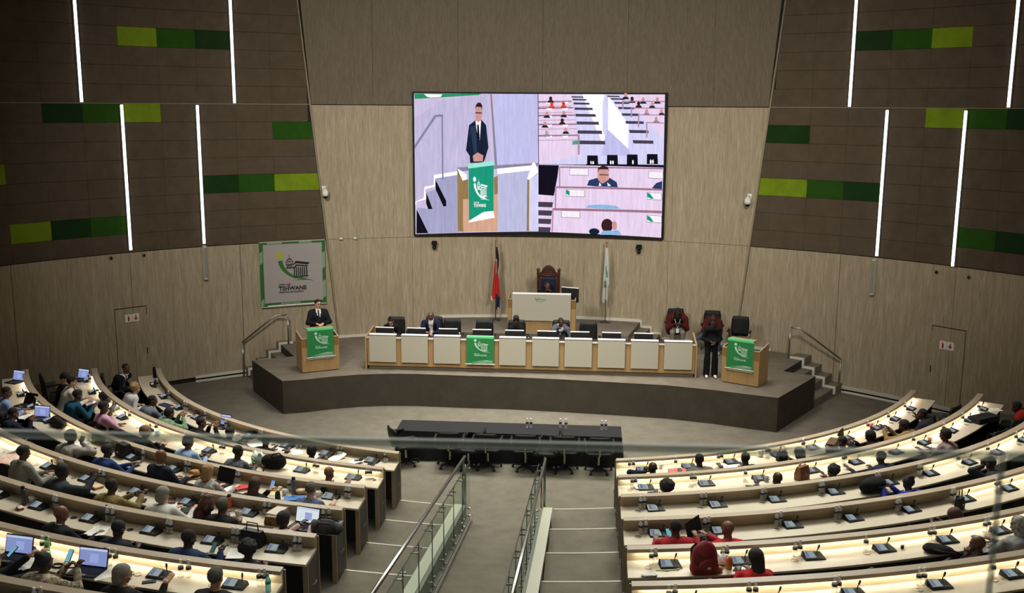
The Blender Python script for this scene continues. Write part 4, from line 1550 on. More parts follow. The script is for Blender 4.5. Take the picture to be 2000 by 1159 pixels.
# ------------------------------------------------------------------ props: each builder makes one thing at the origin, +Y away from the user
def laptop(scr, label, loc, rz, open_=105, w=.34, bodym=None):
    t = empty('laptop', loc, rz); tag(t, label, 'laptop', 'laptops on the desks')
    bm_ = bodym or M_BLACK
    b = B(); b.bbox(-w / 2, w / 2, -.12, .12, 0, .016, .004); k = b.build('base', bm_, t)
    b = B()
    for r in range(5):
        for c in range(11):
            x = -w * .42 + w * .84 * c / 11; y = .08 - .025 * r
            b.box(x, x + w * .066, y - .019, y, .016, .018)
    kb = b.build('keyboard', M_CHAR, k); kb['kind'] = 'stuff'
    b = B(); b.box(-.05, .05, -.11, -.06, .016, .0175); b.build('touchpad', M_KGREY, k)
    M = Matrix.Translation((0, .12, .012)) @ Matrix.Rotation(-radians(open_ - 90), 4, 'X')
    b = B(); b.bbox(-w / 2, w / 2, -.004, .006, 0, .225, .004, 0, M); l = b.build('lid', bm_, t)
    b = B(); b.add([(-w / 2 + .012, -.0055, .016), (w / 2 - .012, -.0055, .016), (w / 2 - .012, -.0055, .212), (-w / 2 + .012, -.0055, .212)], [(0, 1, 2, 3)], 0, M)
    if scr is not M_BLACK:
        b.add([(-w / 2 + .012, -.0065, .185), (w / 2 - .012, -.0065, .185), (w / 2 - .012, -.0065, .205), (-w / 2 + .012, -.0065, .205)], [(0, 1, 2, 3)], 1, M)
        b.add([(-.04, -.0065, .05), (.07, -.0065, .05), (.07, -.0065, .15), (-.04, -.0065, .15)], [(0, 1, 2, 3)], 2, M)
    b.build('screen', [scr, emis('screen_bar', 'c7cfe6', 1), emis('screen_window', '9aa6dc' if scr is M_LAP else 'cfd8e0', 1)] if scr is not M_BLACK else M_BLACK, l)
    return t
def paper(label, loc, rz, n=1, m=None, w=.21, h=.297, curl=0):
    t = empty('paper_sheet', loc, rz) if n > 1 else None
    g = random.Random(int(loc[0] * 100))
    for q in range(n):
        b = B()
        M = Matrix.Translation((g.uniform(-.03, .03) * q, g.uniform(-.03, .03) * q, .0015 * q)) @ Matrix.Rotation(g.uniform(-.5, .5) * min(q, 1), 4, 'Z')
        vs = []; 
        for j in range(5):
            z = curl * (j / 4) ** 3
            vs += [(-w / 2, -h / 2 + h * j / 4, .001 + z), (w / 2, -h / 2 + h * j / 4, .001 + z)]
        fs = [(2 * j, 2 * j + 1, 2 * j + 3, 2 * j + 2) for j in range(4)]
        b.add(vs, fs, 0, M)
        for r in range(5):
            y = h / 2 - .05 - .035 * r
            b.add([(-w * .38, y, .0022 + curl * .0), (w * (.1 + .25 * g.random()), y, .0022), (w * .3, y - .006, .0022), (-w * .38, y - .006, .0022)], [(0, 3, 2, 1)], 1, M)
        o = b.build('paper_sheet' if n == 1 else 'sheet', [m or M_PAPER, mat('print_grey', 'b5b5b5', .8)], t)
        if n == 1:
            t = o; o.location = loc; o.rotation_euler = (0, 0, rz)
    tag(t, label, 'paper', 'loose papers on the desks')
    return t
def folder(label, loc, rz, m):
    t = empty('folder', loc, rz); tag(t, label, 'folder')
    b = B(); b.bbox(-.12, .12, -.16, .16, 0, .006, .003); b.build('back_cover', m, t)
    b = B(); b.box(-.112, .112, -.15, .15, .006, .012); b.build('paper', M_PAPER, t)
    M = Matrix.Translation((-.12, 0, .012)) @ Matrix.Rotation(-.10, 4, 'Y')
    b = B(); b.bbox(0, .24, -.16, .16, 0, .003, .002, 0, M); b.build('front_cover', m, t)
    return t
def phone(label, loc, rz, lit=None, rot=None):
    t = empty('phone', loc, rz); tag(t, label, 'phone', 'mobile phones')
    if rot: t.rotation_euler = rot
    b = B(); b.bbox(-.037, .037, -.075, .075, 0, .009, .006); b.build('case', M_BLACK, t)
    b = B(); b.add([(-.032, -.068, .0098), (.032, -.068, .0098), (.032, .068, .0098), (-.032, .068, .0098)], [(0, 1, 2, 3)]); b.build('screen', lit or M_BLACKM, t)
    return t
def backpack(label, loc, rz, m, m2, s=1.0, lie=False):
    t = empty('backpack', loc, rz); tag(t, label, 'backpack')
    L = (lambda v: v)
    V, Q = sdf_arrays([('e', (0, 0, .20 * s), (.165 * s, .105 * s, .215 * s)), ('c', (-.10 * s, 0, .07 * s), (.10 * s, 0, .07 * s), .085 * s, .085 * s)], .018 * s, .05)
    bd = obj('body', arr_mesh('bag', [(V, Q, 0)], [m]), t)
    V, Q = sdf_arrays([('e', (0, -.095 * s, .12 * s), (.12 * s, .055 * s, .10 * s))], .016 * s, .03)
    obj('front_pocket', arr_mesh('pocket', [(V, Q, 0)], [m]), t)
    b = B()
    for (z, w_) in ((.30, .13), (.20, .155)):
        b.tube([(w_ * s * sin(a), -.112 * s * cos(a) - .01, z * s - .05 * s * (cos(a))) for a in [-1.2 + .3 * k for k in range(9)]], .006, 5)
    b.tube([(.10 * s * sin(a), -.15 * s, .13 * s + .07 * s * cos(a)) for a in [-1.4 + .35 * k for k in range(9)]], .005, 5)
    b.build('zipper', m2, t)
    b = B(); b.tube([(-.05 * s, .03, .40 * s), (-.04 * s, .03, .455 * s), (.04 * s, .03, .455 * s), (.05 * s, .03, .40 * s)], .010, 6); b.build('top_handle', m2, t, True)
    for q in (-1, 1):
        b = B(); b.tube([(q * .07 * s, .08 * s, .36 * s), (q * .11 * s, .15 * s, .26 * s), (q * .11 * s, .14 * s, .10 * s), (q * .12 * s, .07 * s, .03 * s)], .016, 6); b.build('strap', m2, t, True)
    b = B(); b.box(-.02 * s, .02 * s, -.160 * s, -.15 * s, .115 * s, .14 * s); b.build('badge', M_WHITE, t)
    if lie:
        t.rotation_euler = (radians(80), 0, rz)
    return t
def handbag(label, loc, rz, m, w=.30, d=.13, h=.21, strap=True, metal=M_STEEL, hh=.10, flap=True):
    t = empty('handbag', loc, rz); tag(t, label, 'handbag')
    b = B()
    b.add([(-w / 2, -d / 2, 0), (w / 2, -d / 2, 0), (w / 2, d / 2, 0), (-w / 2, d / 2, 0), (-w / 2 * 1.02, -d / 2 * 1.05, h * .5), (w / 2 * 1.02, -d / 2 * 1.05, h * .5), (w / 2 * 1.02, d / 2 * 1.05, h * .5), (-w / 2 * 1.02, d / 2 * 1.05, h * .5),
           (-w / 2 * .9, -d / 2 * .55, h), (w / 2 * .9, -d / 2 * .55, h), (w / 2 * .9, d / 2 * .55, h), (-w / 2 * .9, d / 2 * .55, h)],
          [(0, 3, 2, 1), (8, 9, 10, 11)] + [(a + k, a + (k + 1) % 4, a + 4 + (k + 1) % 4, a + 4 + k) for a in (0, 4) for k in range(4)])
    b.build('body', m, t)
    if flap:
        b = B(); b.add([(-w * .46, -d * .30, h + .004), (w * .46, -d * .30, h + .004), (w * .50, -d * .56, h * .45), (-w * .50, -d * .56, h * .45), (-w * .46, d * .3, h + .004), (w * .46, d * .3, h + .004)], [(3, 2, 1, 0), (0, 1, 5, 4)]); b.build('flap', m, t)
        b = B(); b.bbox(-.018, .018, -d * .60 - .004, -d * .60 + .004, h * .42, h * .55, .004); b.build('clasp', metal, t)
    if strap:
        b = B(); b.tube([(-w * .3, 0, h), (-w * .26, 0, h + hh), (w * .26, 0, h + hh), (w * .3, 0, h)], .008, 6); b.build('handle', m, t, True)
    return t
def cup(label, loc, m, handle=True):
    t = empty('cup', loc); tag(t, label, 'cup', 'cups and mugs')
    b = B(); b.lathe([(.028, 0), (.038, .03), (.041, .085), (.037, .085), (.034, .03), (.02, .012)], 14); b.build('bowl', m, t, True)
    b = B(); b.tube([(.039, 0, .07), (.062, 0, .06), (.062, 0, .03), (.036, 0, .025)], .006, 6); b.build('handle', m, t, True)
    return t
def bottle(label, loc, capm, labm, bodym, h=.205, r=.031, name='water_bottle'):
    t = proto_bottle(capm, labm, bodym, h, r); t.location = loc; t.name = name
    tag(t, label, 'bottle', 'odd bottles on the desks'); return t
def flask(label, loc, m, h=.26, r=.036):
    t = empty('flask', loc); tag(t, label, 'flask')
    b = B(); b.lathe([(r * .9, 0), (r, .008), (r, h * .8), (r * .8, h * .86)], 14); b.build('body', m, t, True)
    b = B(); b.lathe([(r * .75, h * .86), (r * .8, h * .88), (r * .8, h), (r * .6, h + .006)], 12); b.build('lid', M_BLACK, t, True)
    return t
def plastic_bag(label, loc, rz, m, pm, s=.14):
    t = empty('plastic_bag', loc, rz); tag(t, label, 'bag')
    g = random.Random(5)
    pr = [('e', (0, 0, s * .7), (s, s * .8, s * .75))] + [('c', (g.uniform(-.6, .6) * s, g.uniform(-.5, .5) * s, s * .2), (g.uniform(-.8, .8) * s, g.uniform(-.5, .5) * s, s * 1.5), s * .25, s * .12) for _ in range(7)]
    V, Q = sdf_arrays(pr, .014, .02)
    V[:, 2] = np.maximum(V[:, 2], .001)
    obj('sack', arr_mesh('sack', [(V, Q, 0)], [m], False), t)
    b = B(); b.tube([(.3 * s, -.75 * s, .5 * s), (0, -.87 * s, .8 * s), (-.35 * s, -.78 * s, 1.0 * s)], .012, 5); b.build('print', pm, t)
    return t
def hat(label, loc, m, band):
    t = empty('hat', loc); tag(t, label, 'hat')
    b = B(); b.lathe([(.15, .012), (.155, .018), (.10, .012), (.085, .012), (.082, .06), (.072, .10), (.03, .115), (.005, .095)], 20); b.build('crown', m, t, True)
    b = B(); b.lathe([(.086, .014), (.088, .016), (.0855, .04), (.084, .042)], 20); b.build('hat_band', band, t, True)
    return t
def box_thing(name, cat, label, loc, rz, dim, m, lidm=None, extra=None):
    t = empty(name, loc, rz); tag(t, label, cat)
    w, d, h = dim
    b = B(); b.bbox(-w / 2, w / 2, -d / 2, d / 2, 0, h * .82, .006); b.build('body', m, t)
    b = B(); b.bbox(-w / 2 - .004, w / 2 + .004, -d / 2 - .004, d / 2 + .004, h * .82, h, .008); b.build('lid', lidm or m, t)
    if extra: extra(t)
    return t
def lump_bag(name, cat, label, loc, rz, prims, m, straps=None, sm=None, h=.018):
    t = empty(name, loc, rz); tag(t, label, cat)
    V, Q = sdf_arrays(prims, h, .03)
    V[:, 2] = np.maximum(V[:, 2], .001)
    obj('body', arr_mesh('lump', [(V, Q, 0)], [m]), t)
    for s in (straps or []):
        b = B(); b.tube(s, .012, 6); b.build('strap', sm or M_BLACKM, t, True)
    return t
# ------------------------------------------------------------------ flat print helpers (emblem, lettering)
_txt = {}
def text2d(s, size=1.0, align='LEFT'):
    """triangulated 2-D letter shapes"""
    key = (s, align)
    if key not in _txt:
        cu = bpy.data.curves.new('lettering', 'FONT')
        cu.body = s; cu.size = 1.0; cu.align_x = align; cu.resolution_u = 2; cu.offset = .018
        o = bpy.data.objects.new('lettering_tmp', cu)
        COL.objects.link(o)
        dg = bpy.context.evaluated_depsgraph_get()
        me = bpy.data.meshes.new_from_object(o.evaluated_get(dg))
        vs = [(v.co.x, v.co.y) for v in me.vertices]
        fs = [tuple(p.vertices) for p in me.polygons]
        bpy.data.objects.remove(o); bpy.data.meshes.remove(me); bpy.data.curves.remove(cu)
        _txt[key] = (vs, fs)
    vs, fs = _txt[key]
    return [(x * size, y * size) for x, y in vs], fs

class Flat:
    """coloured 2-D shapes, mapped onto a surface afterwards; shapes are subdivided along x so that they can follow a curve"""
    def __init__(s): s.items = []
    def poly(s, pts, m): s.items.append((list(pts), [tuple(range(len(pts)))], m)); return s
    def rect(s, x0, y0, x1, y1, m): return s.poly([(x0, y0), (x1, y0), (x1, y1), (x0, y1)], m)
    def disc(s, cx, cy, r, m, ry=None, n=18): return s.poly([(cx + r * cos(2 * pi * k / n), cy + (ry or r) * sin(2 * pi * k / n)) for k in range(n)], m)
    def band(s, pts, w, m):
        """stroke along points with per-point width"""
        n = len(pts); up = []; dn_ = []
        for k, (x, y) in enumerate(pts):
            a = pts[max(k - 1, 0)]; c = pts[min(k + 1, n - 1)]
            dx, dy = c[0] - a[0], c[1] - a[1]; L = sqrt(dx * dx + dy * dy) or 1
            ww = (w[k] if isinstance(w, (list, tuple)) else w) / 2
            up.append((x - dy / L * ww, y + dx / L * ww)); dn_.append((x + dy / L * ww, y - dx / L * ww))
        v = up + dn_
        s.items.append((v, [(k, n + k, n + k + 1, k + 1) for k in range(n - 1)], m)); return s
    def text(s, str_, x, y, size, m, align='LEFT', sx=1.0):
        vs, fs = text2d(str_, size, align)
        s.items.append(([(x + a * sx, y + b_) for a, b_ in vs], fs, m)); return s
    def build(s, name, fn, mats, parent=None, lift=0.0015, seg=None):
        """fn(x, y, d) -> 3-D point at distance d in front of the surface"""
        b = B(); keys = list(mats.keys())
        for q, (vs, fs, m) in enumerate(s.items):
            d = lift * (1 + q * .12)
            if seg:
                # cut into vertical slices to follow the curve
                bmx = bmesh.new()
                bv = [bmx.verts.new((x, y, 0)) for x, y in vs]
                for f in fs:
                    try: bmx.faces.new([bv[i] for i in f])
                    except ValueError: pass
                x0 = min(v[0] for v in vs); x1 = max(v[0] for v in vs)
                k = math.floor(x0 / seg) + 1
                while k * seg < x1:
                    bmesh.ops.bisect_plane(bmx, geom=bmx.verts[:] + bmx.edges[:] + bmx.faces[:], plane_co=(k * seg, 0, 0), plane_no=(1, 0, 0))
                    k += 1
                bmx.verts.index_update()
                V2 = [(v.co.x, v.co.y) for v in bmx.verts]; F2 = [tuple(v.index for v in f.verts) for f in bmx.faces]
                bmx.free()
            else:
                V2, F2 = vs, fs
            b.add([fn(x, y, d) for x, y in V2], F2, keys.index(m))
        return b.build(name, [mats[k] for k in keys], parent)

def emblem(F, x, y, s, c, cy=None, cb=None, words=True, tag_=False):
    """sun, swoosh, domed hall with columns over green ground lines and the city's name; x, y = lower left of the name, s = scale (name ~ 1 wide)"""
    cy = cy or c; cb = cb or c
    X = lambda u: x + u * s
    Y = lambda v: y + v * s
    F.disc(X(.09), Y(1.17), .115 * s, cy)
    pts = []; w = []
    for k in range(13):
        t = k / 12
        px = .07 + .98 * (t ** 1.55) + .02; py = .98 - .70 * (1 - (1 - t) ** 2.0) + .10 * max(0, t - .75)
        pts.append((X(px), Y(py))); w.append(s * (.15 * (1 - t) ** .8 + .012))
    F.band(pts, w, c)
    F.band([(X(.55), Y(.30)), (X(.85), Y(.36)), (X(1.05), Y(.40)), (X(1.12), Y(.36))], [.01 * s, .05 * s, .03 * s, .004 * s], c)
    F.band([(X(.60), Y(.25)), (X(.9), Y(.26)), (X(1.15), Y(.23)), (X(1.28), Y(.20))], [.01 * s, .035 * s, .02 * s, .004 * s], c)
    # dome
    for r0, r1 in ((.13, .105), (.075, .055)):
        n = 9
        v = [(X(.42 + r0 * cos(pi * k / n)), Y(.86 + r0 * 1.5 * sin(pi * k / n))) for k in range(n + 1)]
        v2 = [(X(.42 + r1 * cos(pi * k / n)), Y(.86 + r1 * 1.5 * sin(pi * k / n))) for k in range(n + 1)]
        F.items.append((v + v2, [(k, k + 1, n + 2 + k, n + 1 + k) for k in range(n)], cb))
    F.rect(X(.412), Y(1.04), X(.430), Y(1.18), cb)
    F.rect(X(.29), Y(.81), X(.56), Y(.845), cb)
    for u in (.32, .37, .42, .47): F.rect(X(u), Y(.73), X(u + .028), Y(.81), cb)
    F.rect(X(.29), Y(.69), X(.55), Y(.725), cb)
    # pediment and colonnade
    F.poly([(X(.53), Y(.80)), (X(.64), Y(.95)), (X(1.16), Y(.87)), (X(1.05), Y(.80)), (X(.66), Y(.87))], cb)
    F.poly([(X(.53), Y(.70)), (X(.66), Y(.82)), (X(1.06), Y(.77)), (X(1.06), Y(.73)), (X(.68), Y(.77)), (X(.56), Y(.67))], cb)
    for k in range(7):
        u = .56 + .074 * k
        F.rect(X(u), Y(.40), X(u + .036), Y(.72), cb)
    F.rect(X(.56), Y(.375), X(1.05), Y(.40), cb)
    if words:
        F.text('CITY OF', X(.0), Y(.06), .115 * s, cb)
        F.text('TSHWANE', X(.0), Y(-.10), .205 * s, cb, sx=1.02)
    if tag_:
        F.text('IGNITING EXCELLENCE', X(.0), Y(-.19), .075 * s, cb, sx=1.13)

# ---- banner on the wall
M_BAN = mat('banner_grey_fabric', 'a49e9c', .8, bump=(2.2, .4))
M_BG = mat('banner_green', '23662c', .8)
M_BG2 = mat('banner_pale_green', '7f9f7c', .8)
M_BK = mat('print_black', '17120f', .8)
M_YL = mat('print_lime_yellow', 'a9ad28', .8)
M_GR = mat('print_green', '2e6a24', .8)
BT0, BT1, BZ0, BZ1 = -32.0, -24.75, 1.88, 3.66
t = empty('wall_banner', on_wall(-28.3, 1.88))
tag(t, 'large grey city banner with a green patterned border on the wall', 'banner')
t.rotation_euler = (0, 0, 0)
org = Vector(on_wall(-28.3, 1.88))
def ban(u, v, d=0):
    th = BT0 + (BT1 - BT0) * u
    p = Vector(on_wall(th, BZ0 + (BZ1 - BZ0) * v, WR - .075 - d))
    return tuple(p - org)
def banner_sheet(name, u0, v0, u1, v1, d, m, n=10):
    b = B(); vs = []
    for k in range(n + 1):
        u = u0 + (u1 - u0) * k / n
        vs += [ban(u, v0, d), ban(u, v1, d), ban(u, v1, d - .012), ban(u, v0, d - .012)]
    fs = []
    for k in range(n):
        o = 4 * k
        for j in range(4): fs.append((o + j, o + 4 + j, o + 4 + (j + 1) % 4, o + (j + 1) % 4))
    fs += [(0, 1, 2, 3), (4 * n + 3, 4 * n + 2, 4 * n + 1, 4 * n)]
    b.add(vs, fs)
    return b.build(name, m, t)
sheet = banner_sheet('sheet', 0, 0, 1, 1, 0, M_BG)
banner_sheet('print_field', .055, .055, .955, .965, .004, M_BAN)
F = Flat()
for (u0, v0, u1, v1, k) in ((0, .66, .045, .84, 'p'), (0, .0, .045, .10, 'p'), (.955, .55, 1, .80, 'p'), (.955, .08, 1, .35, 'p'), (.12, .972, .35, 1, 'p'), (.6, .972, .8, 1, 'p'), (.1, 0, .85, .018, 'w'), (.3, .028, .6, .048, 'p')):
    F.poly([(u0, v0), (u1, v0 + (.03 if u1 - u0 < .1 else 0)), (u1, v1 + (.03 if u1 - u0 < .1 else 0)), (u0, v1)], k)
F.build('border_pattern', ban, {'p': M_BG2, 'w': M_WHITE}, t, lift=.006, seg=.08)
F = Flat()
emblem(F, .27, .285, .43, 'g', 'y', 'k', True, True)
F.build('emblem', ban, {'g': M_GR, 'y': M_YL, 'k': M_BK}, t, lift=.0075, seg=.05)
b = B(); b.tube([ban(0, 1.005, .0), ban(.5, 1.005, .0), ban(1, 1.005, .0)], .014, 6); b.build('top_rail', M_STEELP, t)
b = B(); b.tube([ban(0, -.005, .0), ban(.5, -.005, .0), ban(1, -.005, .0)], .016, 6); b.build('bottom_rail', M_STEELP, t)

# ---- fire extinguisher signs
M_RED = mat('sign_red', 'a3161c', .6)
for (ta, tb, z0, z1, lab) in ((-46.5, -45.0, 1.86, 2.06, 'white fire extinguisher sign with a red arrow, on the wall at the banner side'), (44.15, 45.65, 1.60, 1.82, 'white fire extinguisher sign with a red arrow, on the wall opposite the banner')):
    tt = empty('fire_sign', on_wall((ta + tb) / 2, z0)); tag(tt, lab, 'sign', 'fire extinguisher signs')
    tt.rotation_euler = (0, 0, -radians((ta + tb) / 2))
    for q in (0, 1):
        b = B(); b.bbox(-.18 + .184 * q, -.004 + .184 * q, -.02, -.002, 0, .2, .006); pl = b.build('plate', M_WHITE, tt)
        F = Flat()
        if q == 0:
            F.rect(-.115, .03, -.07, .12, 'r'); F.poly([(-.115, .12), (-.07, .12), (-.08, .145), (-.105, .145)], 'r'); F.rect(-.10, .145, -.085, .165, 'r'); F.poly([(-.12, .15), (-.085, .16), (-.085, .17), (-.125, .165)], 'r')
        else:
            F.rect(.078, .09, .108, .17, 'r'); F.poly([(.093, .03), (.15, .10), (.125, .10), (.093, .07), (.061, .10), (.036, .10)], 'r'); F.poly([(.06, .08), (.093, .045), (.126, .08), (.126, .11), (.108, .09), (.078, .09), (.06, .11)], 'r')
        F.build('pictogram', lambda x, y, d: (x, -.02 - d, y), {'r': M_RED}, pl)

# ---- cameras and sensors on the wall
def dome_cam(th, z, lab):
    t = empty('dome_camera', on_wall(th, z)); t.rotation_euler = (0, 0, -radians(th)); tag(t, lab, 'camera')
    b = B(); b.tube([(0, -.0, .16), (0, -.14, .18), (0, -.2, .15)], .028, 8); b.bbox(-.06, .06, -.04, 0, .08, .24, .01); b.build('bracket', M_WHITE, t, True)
    b = B(); b.lathe([(.07, -.03), (.092, .02), (.085, .10), (.045, .16), (.02, .165)], 14, M=Matrix.Translation((0, -.2, 0))); b.build('housing', M_WHITE, t, True)
    b = B(); b.ell((0, -.2, -.03), (.066, .066, -.07), 12, 5, z0=0.01); b.build('dome', M_BLACK, t, True)
dome_cam(-24.6, 4.92, 'white dome camera beside the slanted seam on the banner side')
dome_cam(23.35, 4.84, 'white dome camera beside the slanted seam opposite the banner')
def stage_cam(th, z, lab):
    t = empty('stage_camera', on_wall(th, z)); t.rotation_euler = (0, 0, -radians(th)); tag(t, lab, 'camera')
    b = B(); b.bbox(-.07, .07, -.16, -.0, .10, .13, .01); b.build('shelf_bracket', M_BLACK, t)
    b = B(); b.bbox(-.075, .075, -.17, -.03, .02, .10, .02); b.build('body', M_BLACK, t)
    b = B(); b.ell((0, -.11, -.05), (.06, .06, .07), 12, 6, z0=-.99); b.build('camera_head', M_BLACK, t, True)
    b = B(); b.lathe([(.026, 0), (.03, .03), (.024, .035)], 10, M=Matrix.Translation((0, -.15, -.05)) @ Matrix.Rotation(radians(100), 4, 'X')); b.build('lens', M_CHAR, t, True)
stage_cam(-12.3, 3.42, 'small black camera hanging under the big screen, nearer the banner')
stage_cam(11.3, 3.40, 'small black camera hanging under the big screen, away from the banner')
for th, z, lab in ((-47.5, 3.55, 'small round black sensor above the concealed door, further from the screen, banner side'), (-44.15, 3.55, 'small round black sensor below the lower light tube, banner side'),
                   (43.3, 3.46, 'small round black sensor nearer the screen on the wall opposite the banner'), (46.5, 3.44, 'small round black sensor further from the screen on the wall opposite the banner')):
    t = empty('wall_sensor', on_wall(th, z)); t.rotation_euler = (0, 0, -radians(th)); tag(t, lab, 'sensor')
    b = B(); b.lathe([(.052, 0), (.052, .02), (.04, .03)], 12, M=Matrix.Rotation(radians(90), 4, 'X')); b.build('ring', M_KGREY, t, True)
    b = B(); b.ell((0, -.03, 0), (.032, .03, .032), 10, 5, z0=-.99); b.build('lens', M_BLACK, t, True)
for th in (-22.9, -21.3):
    t = empty('clip_lamp', on_wall(th, 3.66)); t.rotation_euler = (0, 0, -radians(th)); tag(t, 'tiny white fitting on the joint beside the banner, %s one' % ('first' if th < -22 else 'second'), 'fitting')
    b = B(); b.bbox(-.05, .05, -.10, 0, 0, .018, .005); b.build('plate', M_WHITE, t)
    b = B(); b.lathe([(.03, .018), (.02, .05), (.008, .06)], 8, M=Matrix.Translation((0, -.06, 0))); b.build('cone', M_WHITE, t)

# ---- big curved LED screen
ST0, ST1, SZ0, SZ1 = -14.62, 14.02, 3.715, 7.735
so = Vector(on_wall(0, SZ0))
t = empty('led_screen', so); tag(t, 'big curved video screen on the wall above the dais', 'screen')
RS = WR - .13
b = B(); patch(b, ST0, ST0, ST1, ST1, SZ0, SZ1, RS, thick=.125)
b.v = [tuple(Vector(v) - so) for v in b.v]; b.build('cabinet', M_BLACK, t)
# picture corners in the sketch frame: (98,72) (1900,88) (1865,1115) (98,1085)
def scr(x, y, d):
    yt = 72 + (x - 98) / 1802 * 16; yb = 1085 + (x - 98) / 1767 * 30
    xr = 1900 - 37 * (y - 88) / 1027
    u = (x - 98) / (xr - 98); v = 1 - (y - yt) / (yb - yt)
    u = .006 + .988 * u; v = .011 + .978 * v
    return tuple(Vector(on_wall(ST0 + (ST1 - ST0) * u, SZ0 + (SZ1 - SZ0) * v, RS - d)) - so)
def PP(F, m, *c): F.poly([(c[k], c[k + 1]) for k in range(0, len(c), 2)][::-1], m)
F = Flat()
# first picture: the speaker at the lectern
PP(F, 'lav', 98, 72, 985, 80, 985, 1080, 98, 1085)
PP(F, 'lav2', 98, 250, 300, 120, 640, 78, 640, 590, 400, 610, 98, 840)
PP(F, 'lav3', 680, 80, 985, 80, 985, 560, 680, 590)
PP(F, 'tealg', 100, 74, 580, 76, 560, 86, 104, 112)
PP(F, 'wht', 170, 78, 300, 80, 290, 98, 200, 104)
PP(F, 'greyl', 644, 80, 656, 80, 690, 590, 672, 590)
PP(F, 'greyl', 400, 604, 985, 575, 985, 600, 400, 632)
PP(F, 'wht', 235, 655, 410, 630, 410, 655, 245, 680, 240, 740, 170, 760, 178, 830, 105, 850, 103, 870, 98, 870, 98, 850, 160, 820, 165, 740, 232, 728)
PP(F, 'flr', 245, 680, 410, 660, 410, 1080, 190, 1080, 110, 890, 220, 905, 180, 780, 250, 760)
PP(F, 'dk', 245, 690, 340, 885, 300, 885, 245, 760); PP(F, 'dk', 178, 780, 222, 903, 190, 903, 176, 860); PP(F, 'dk', 108, 900, 190, 1080, 104, 1080)
PP(F, 'steel', 98, 440, 245, 225, 305, 222, 305, 238, 255, 240, 98, 468); PP(F, 'steel', 292, 235, 303, 235, 303, 690, 292, 690)
PP(F, 'flr2', 690, 640, 905, 610, 900, 1078, 690, 1078)
PP(F, 'wht', 690, 615, 960, 590, 960, 625, 690, 655)
PP(F, 'oak2', 402, 610, 440, 700, 440, 1076, 402, 1070); PP(F, 'oak', 440, 835, 690, 800, 690, 1078, 440, 1076); PP(F, 'oak2', 440, 700, 482, 690, 482, 835, 440, 835); PP(F, 'oak2', 664, 680, 692, 665, 692, 800, 664, 805)
PP(F, 'wht', 402, 610, 470, 655, 470, 690, 440, 700)
PP(F, 'oak2', 905, 700, 920, 690, 915, 1076, 898, 1076); PP(F, 'wht', 905, 690, 945, 570, 965, 580, 985, 640, 920, 700); PP(F, 'pale', 920, 690, 985, 660, 985, 1072, 915, 1072)
# the speaker
PP(F, 'suit', 490, 300, 540, 262, 580, 262, 612, 300, 628, 460, 600, 550, 590, 570, 495, 572, 492, 520, 466, 480)
PP(F, 'suit2', 500, 310, 540, 300, 545, 500, 510, 510, 488, 430)
PP(F, 'wht', 536, 268, 576, 268, 566, 408, 550, 380); PP(F, 'dk', 548, 296, 560, 296, 566, 400, 556, 412, 547, 380)
PP(F, 'skin', 537, 165, 580, 165, 585, 225, 574, 268, 555, 282, 538, 262); PP(F, 'hairb', 537, 188, 539, 160, 553, 140, 574, 140, 586, 160, 584, 192, 577, 172, 545, 168)
PP(F, 'dk', 536, 208, 584, 210, 584, 217, 536, 215)
PP(F, 'skin', 514, 520, 550, 496, 590, 518, 586, 560, 520, 562)
PP(F, 'mint', 470, 582, 662, 556, 668, 590, 484, 612); PP(F, 'teal', 484, 612, 664, 590, 660, 965, 482, 1003)
PP(F, 'wht', 482, 995, 590, 930, 660, 925, 668, 975, 480, 1008)
def mapemb(v): return v
E_ = Flat(); emblem(E_, 0, 0, 1, 'wht', None, None)
for vs, fs, m in E_.items:
    F.items.append(([(518 + x * 88, 878 - y * 160) for x, y in vs], [tuple(reversed(f)) for f in fs], 'wht'))
# second picture: stairs and benches seen from the stage
PP(F, 'pink', 990, 80, 1892, 88, 1880, 590, 990, 585)
PP(F, 'pale', 1230, 82, 1570, 85, 1880, 400, 1880, 590, 1000, 585, 1280, 515)
PP(F, 'wht', 1300, 82, 1480, 84, 1665, 340, 1650, 480, 1470, 500, 1450, 440)
PP(F, 'lav3', 1470, 320, 1640, 480, 1660, 520, 1440, 520)
for k in range(8):
    y = 96 + 13 * k + 4.6 * k * k
    x0, x1 = 1228 + 7 * k, 1310 + 22 * k
    PP(F, 'dkg', x0, y, x1, y + 3, x1 + 4, y + 12 + 2.4 * k, x0, y + 10 + 2.4 * k)
    PP(F, 'dkg', 1480 + 26 * k, y - 3, 1570 + 34 * k, y, 1572 + 34 * k, y + 9 + 2 * k, 1486 + 26 * k, y + 7 + 2 * k)
for k, (y, xe) in enumerate(((130, 1228), (175, 1240), (228, 1254), (292, 1268), (372, 1282))):
    PP(F, 'rose', 990, y, xe, y - 2, xe, y + 8, 990, y + 12)
    PP(F, 'rose2', 990, y + 38, xe, y + 34, xe, y + 38, 990, y + 42)
    for x in (1045, 1160): PP(F, 'wht', x, y + 8, x + 42, y + 6, x + 36, y + 18, x + 6, y + 20)
PP(F, 'rose2', 1270, 372, 1284, 372, 1284, 515, 1270, 515)
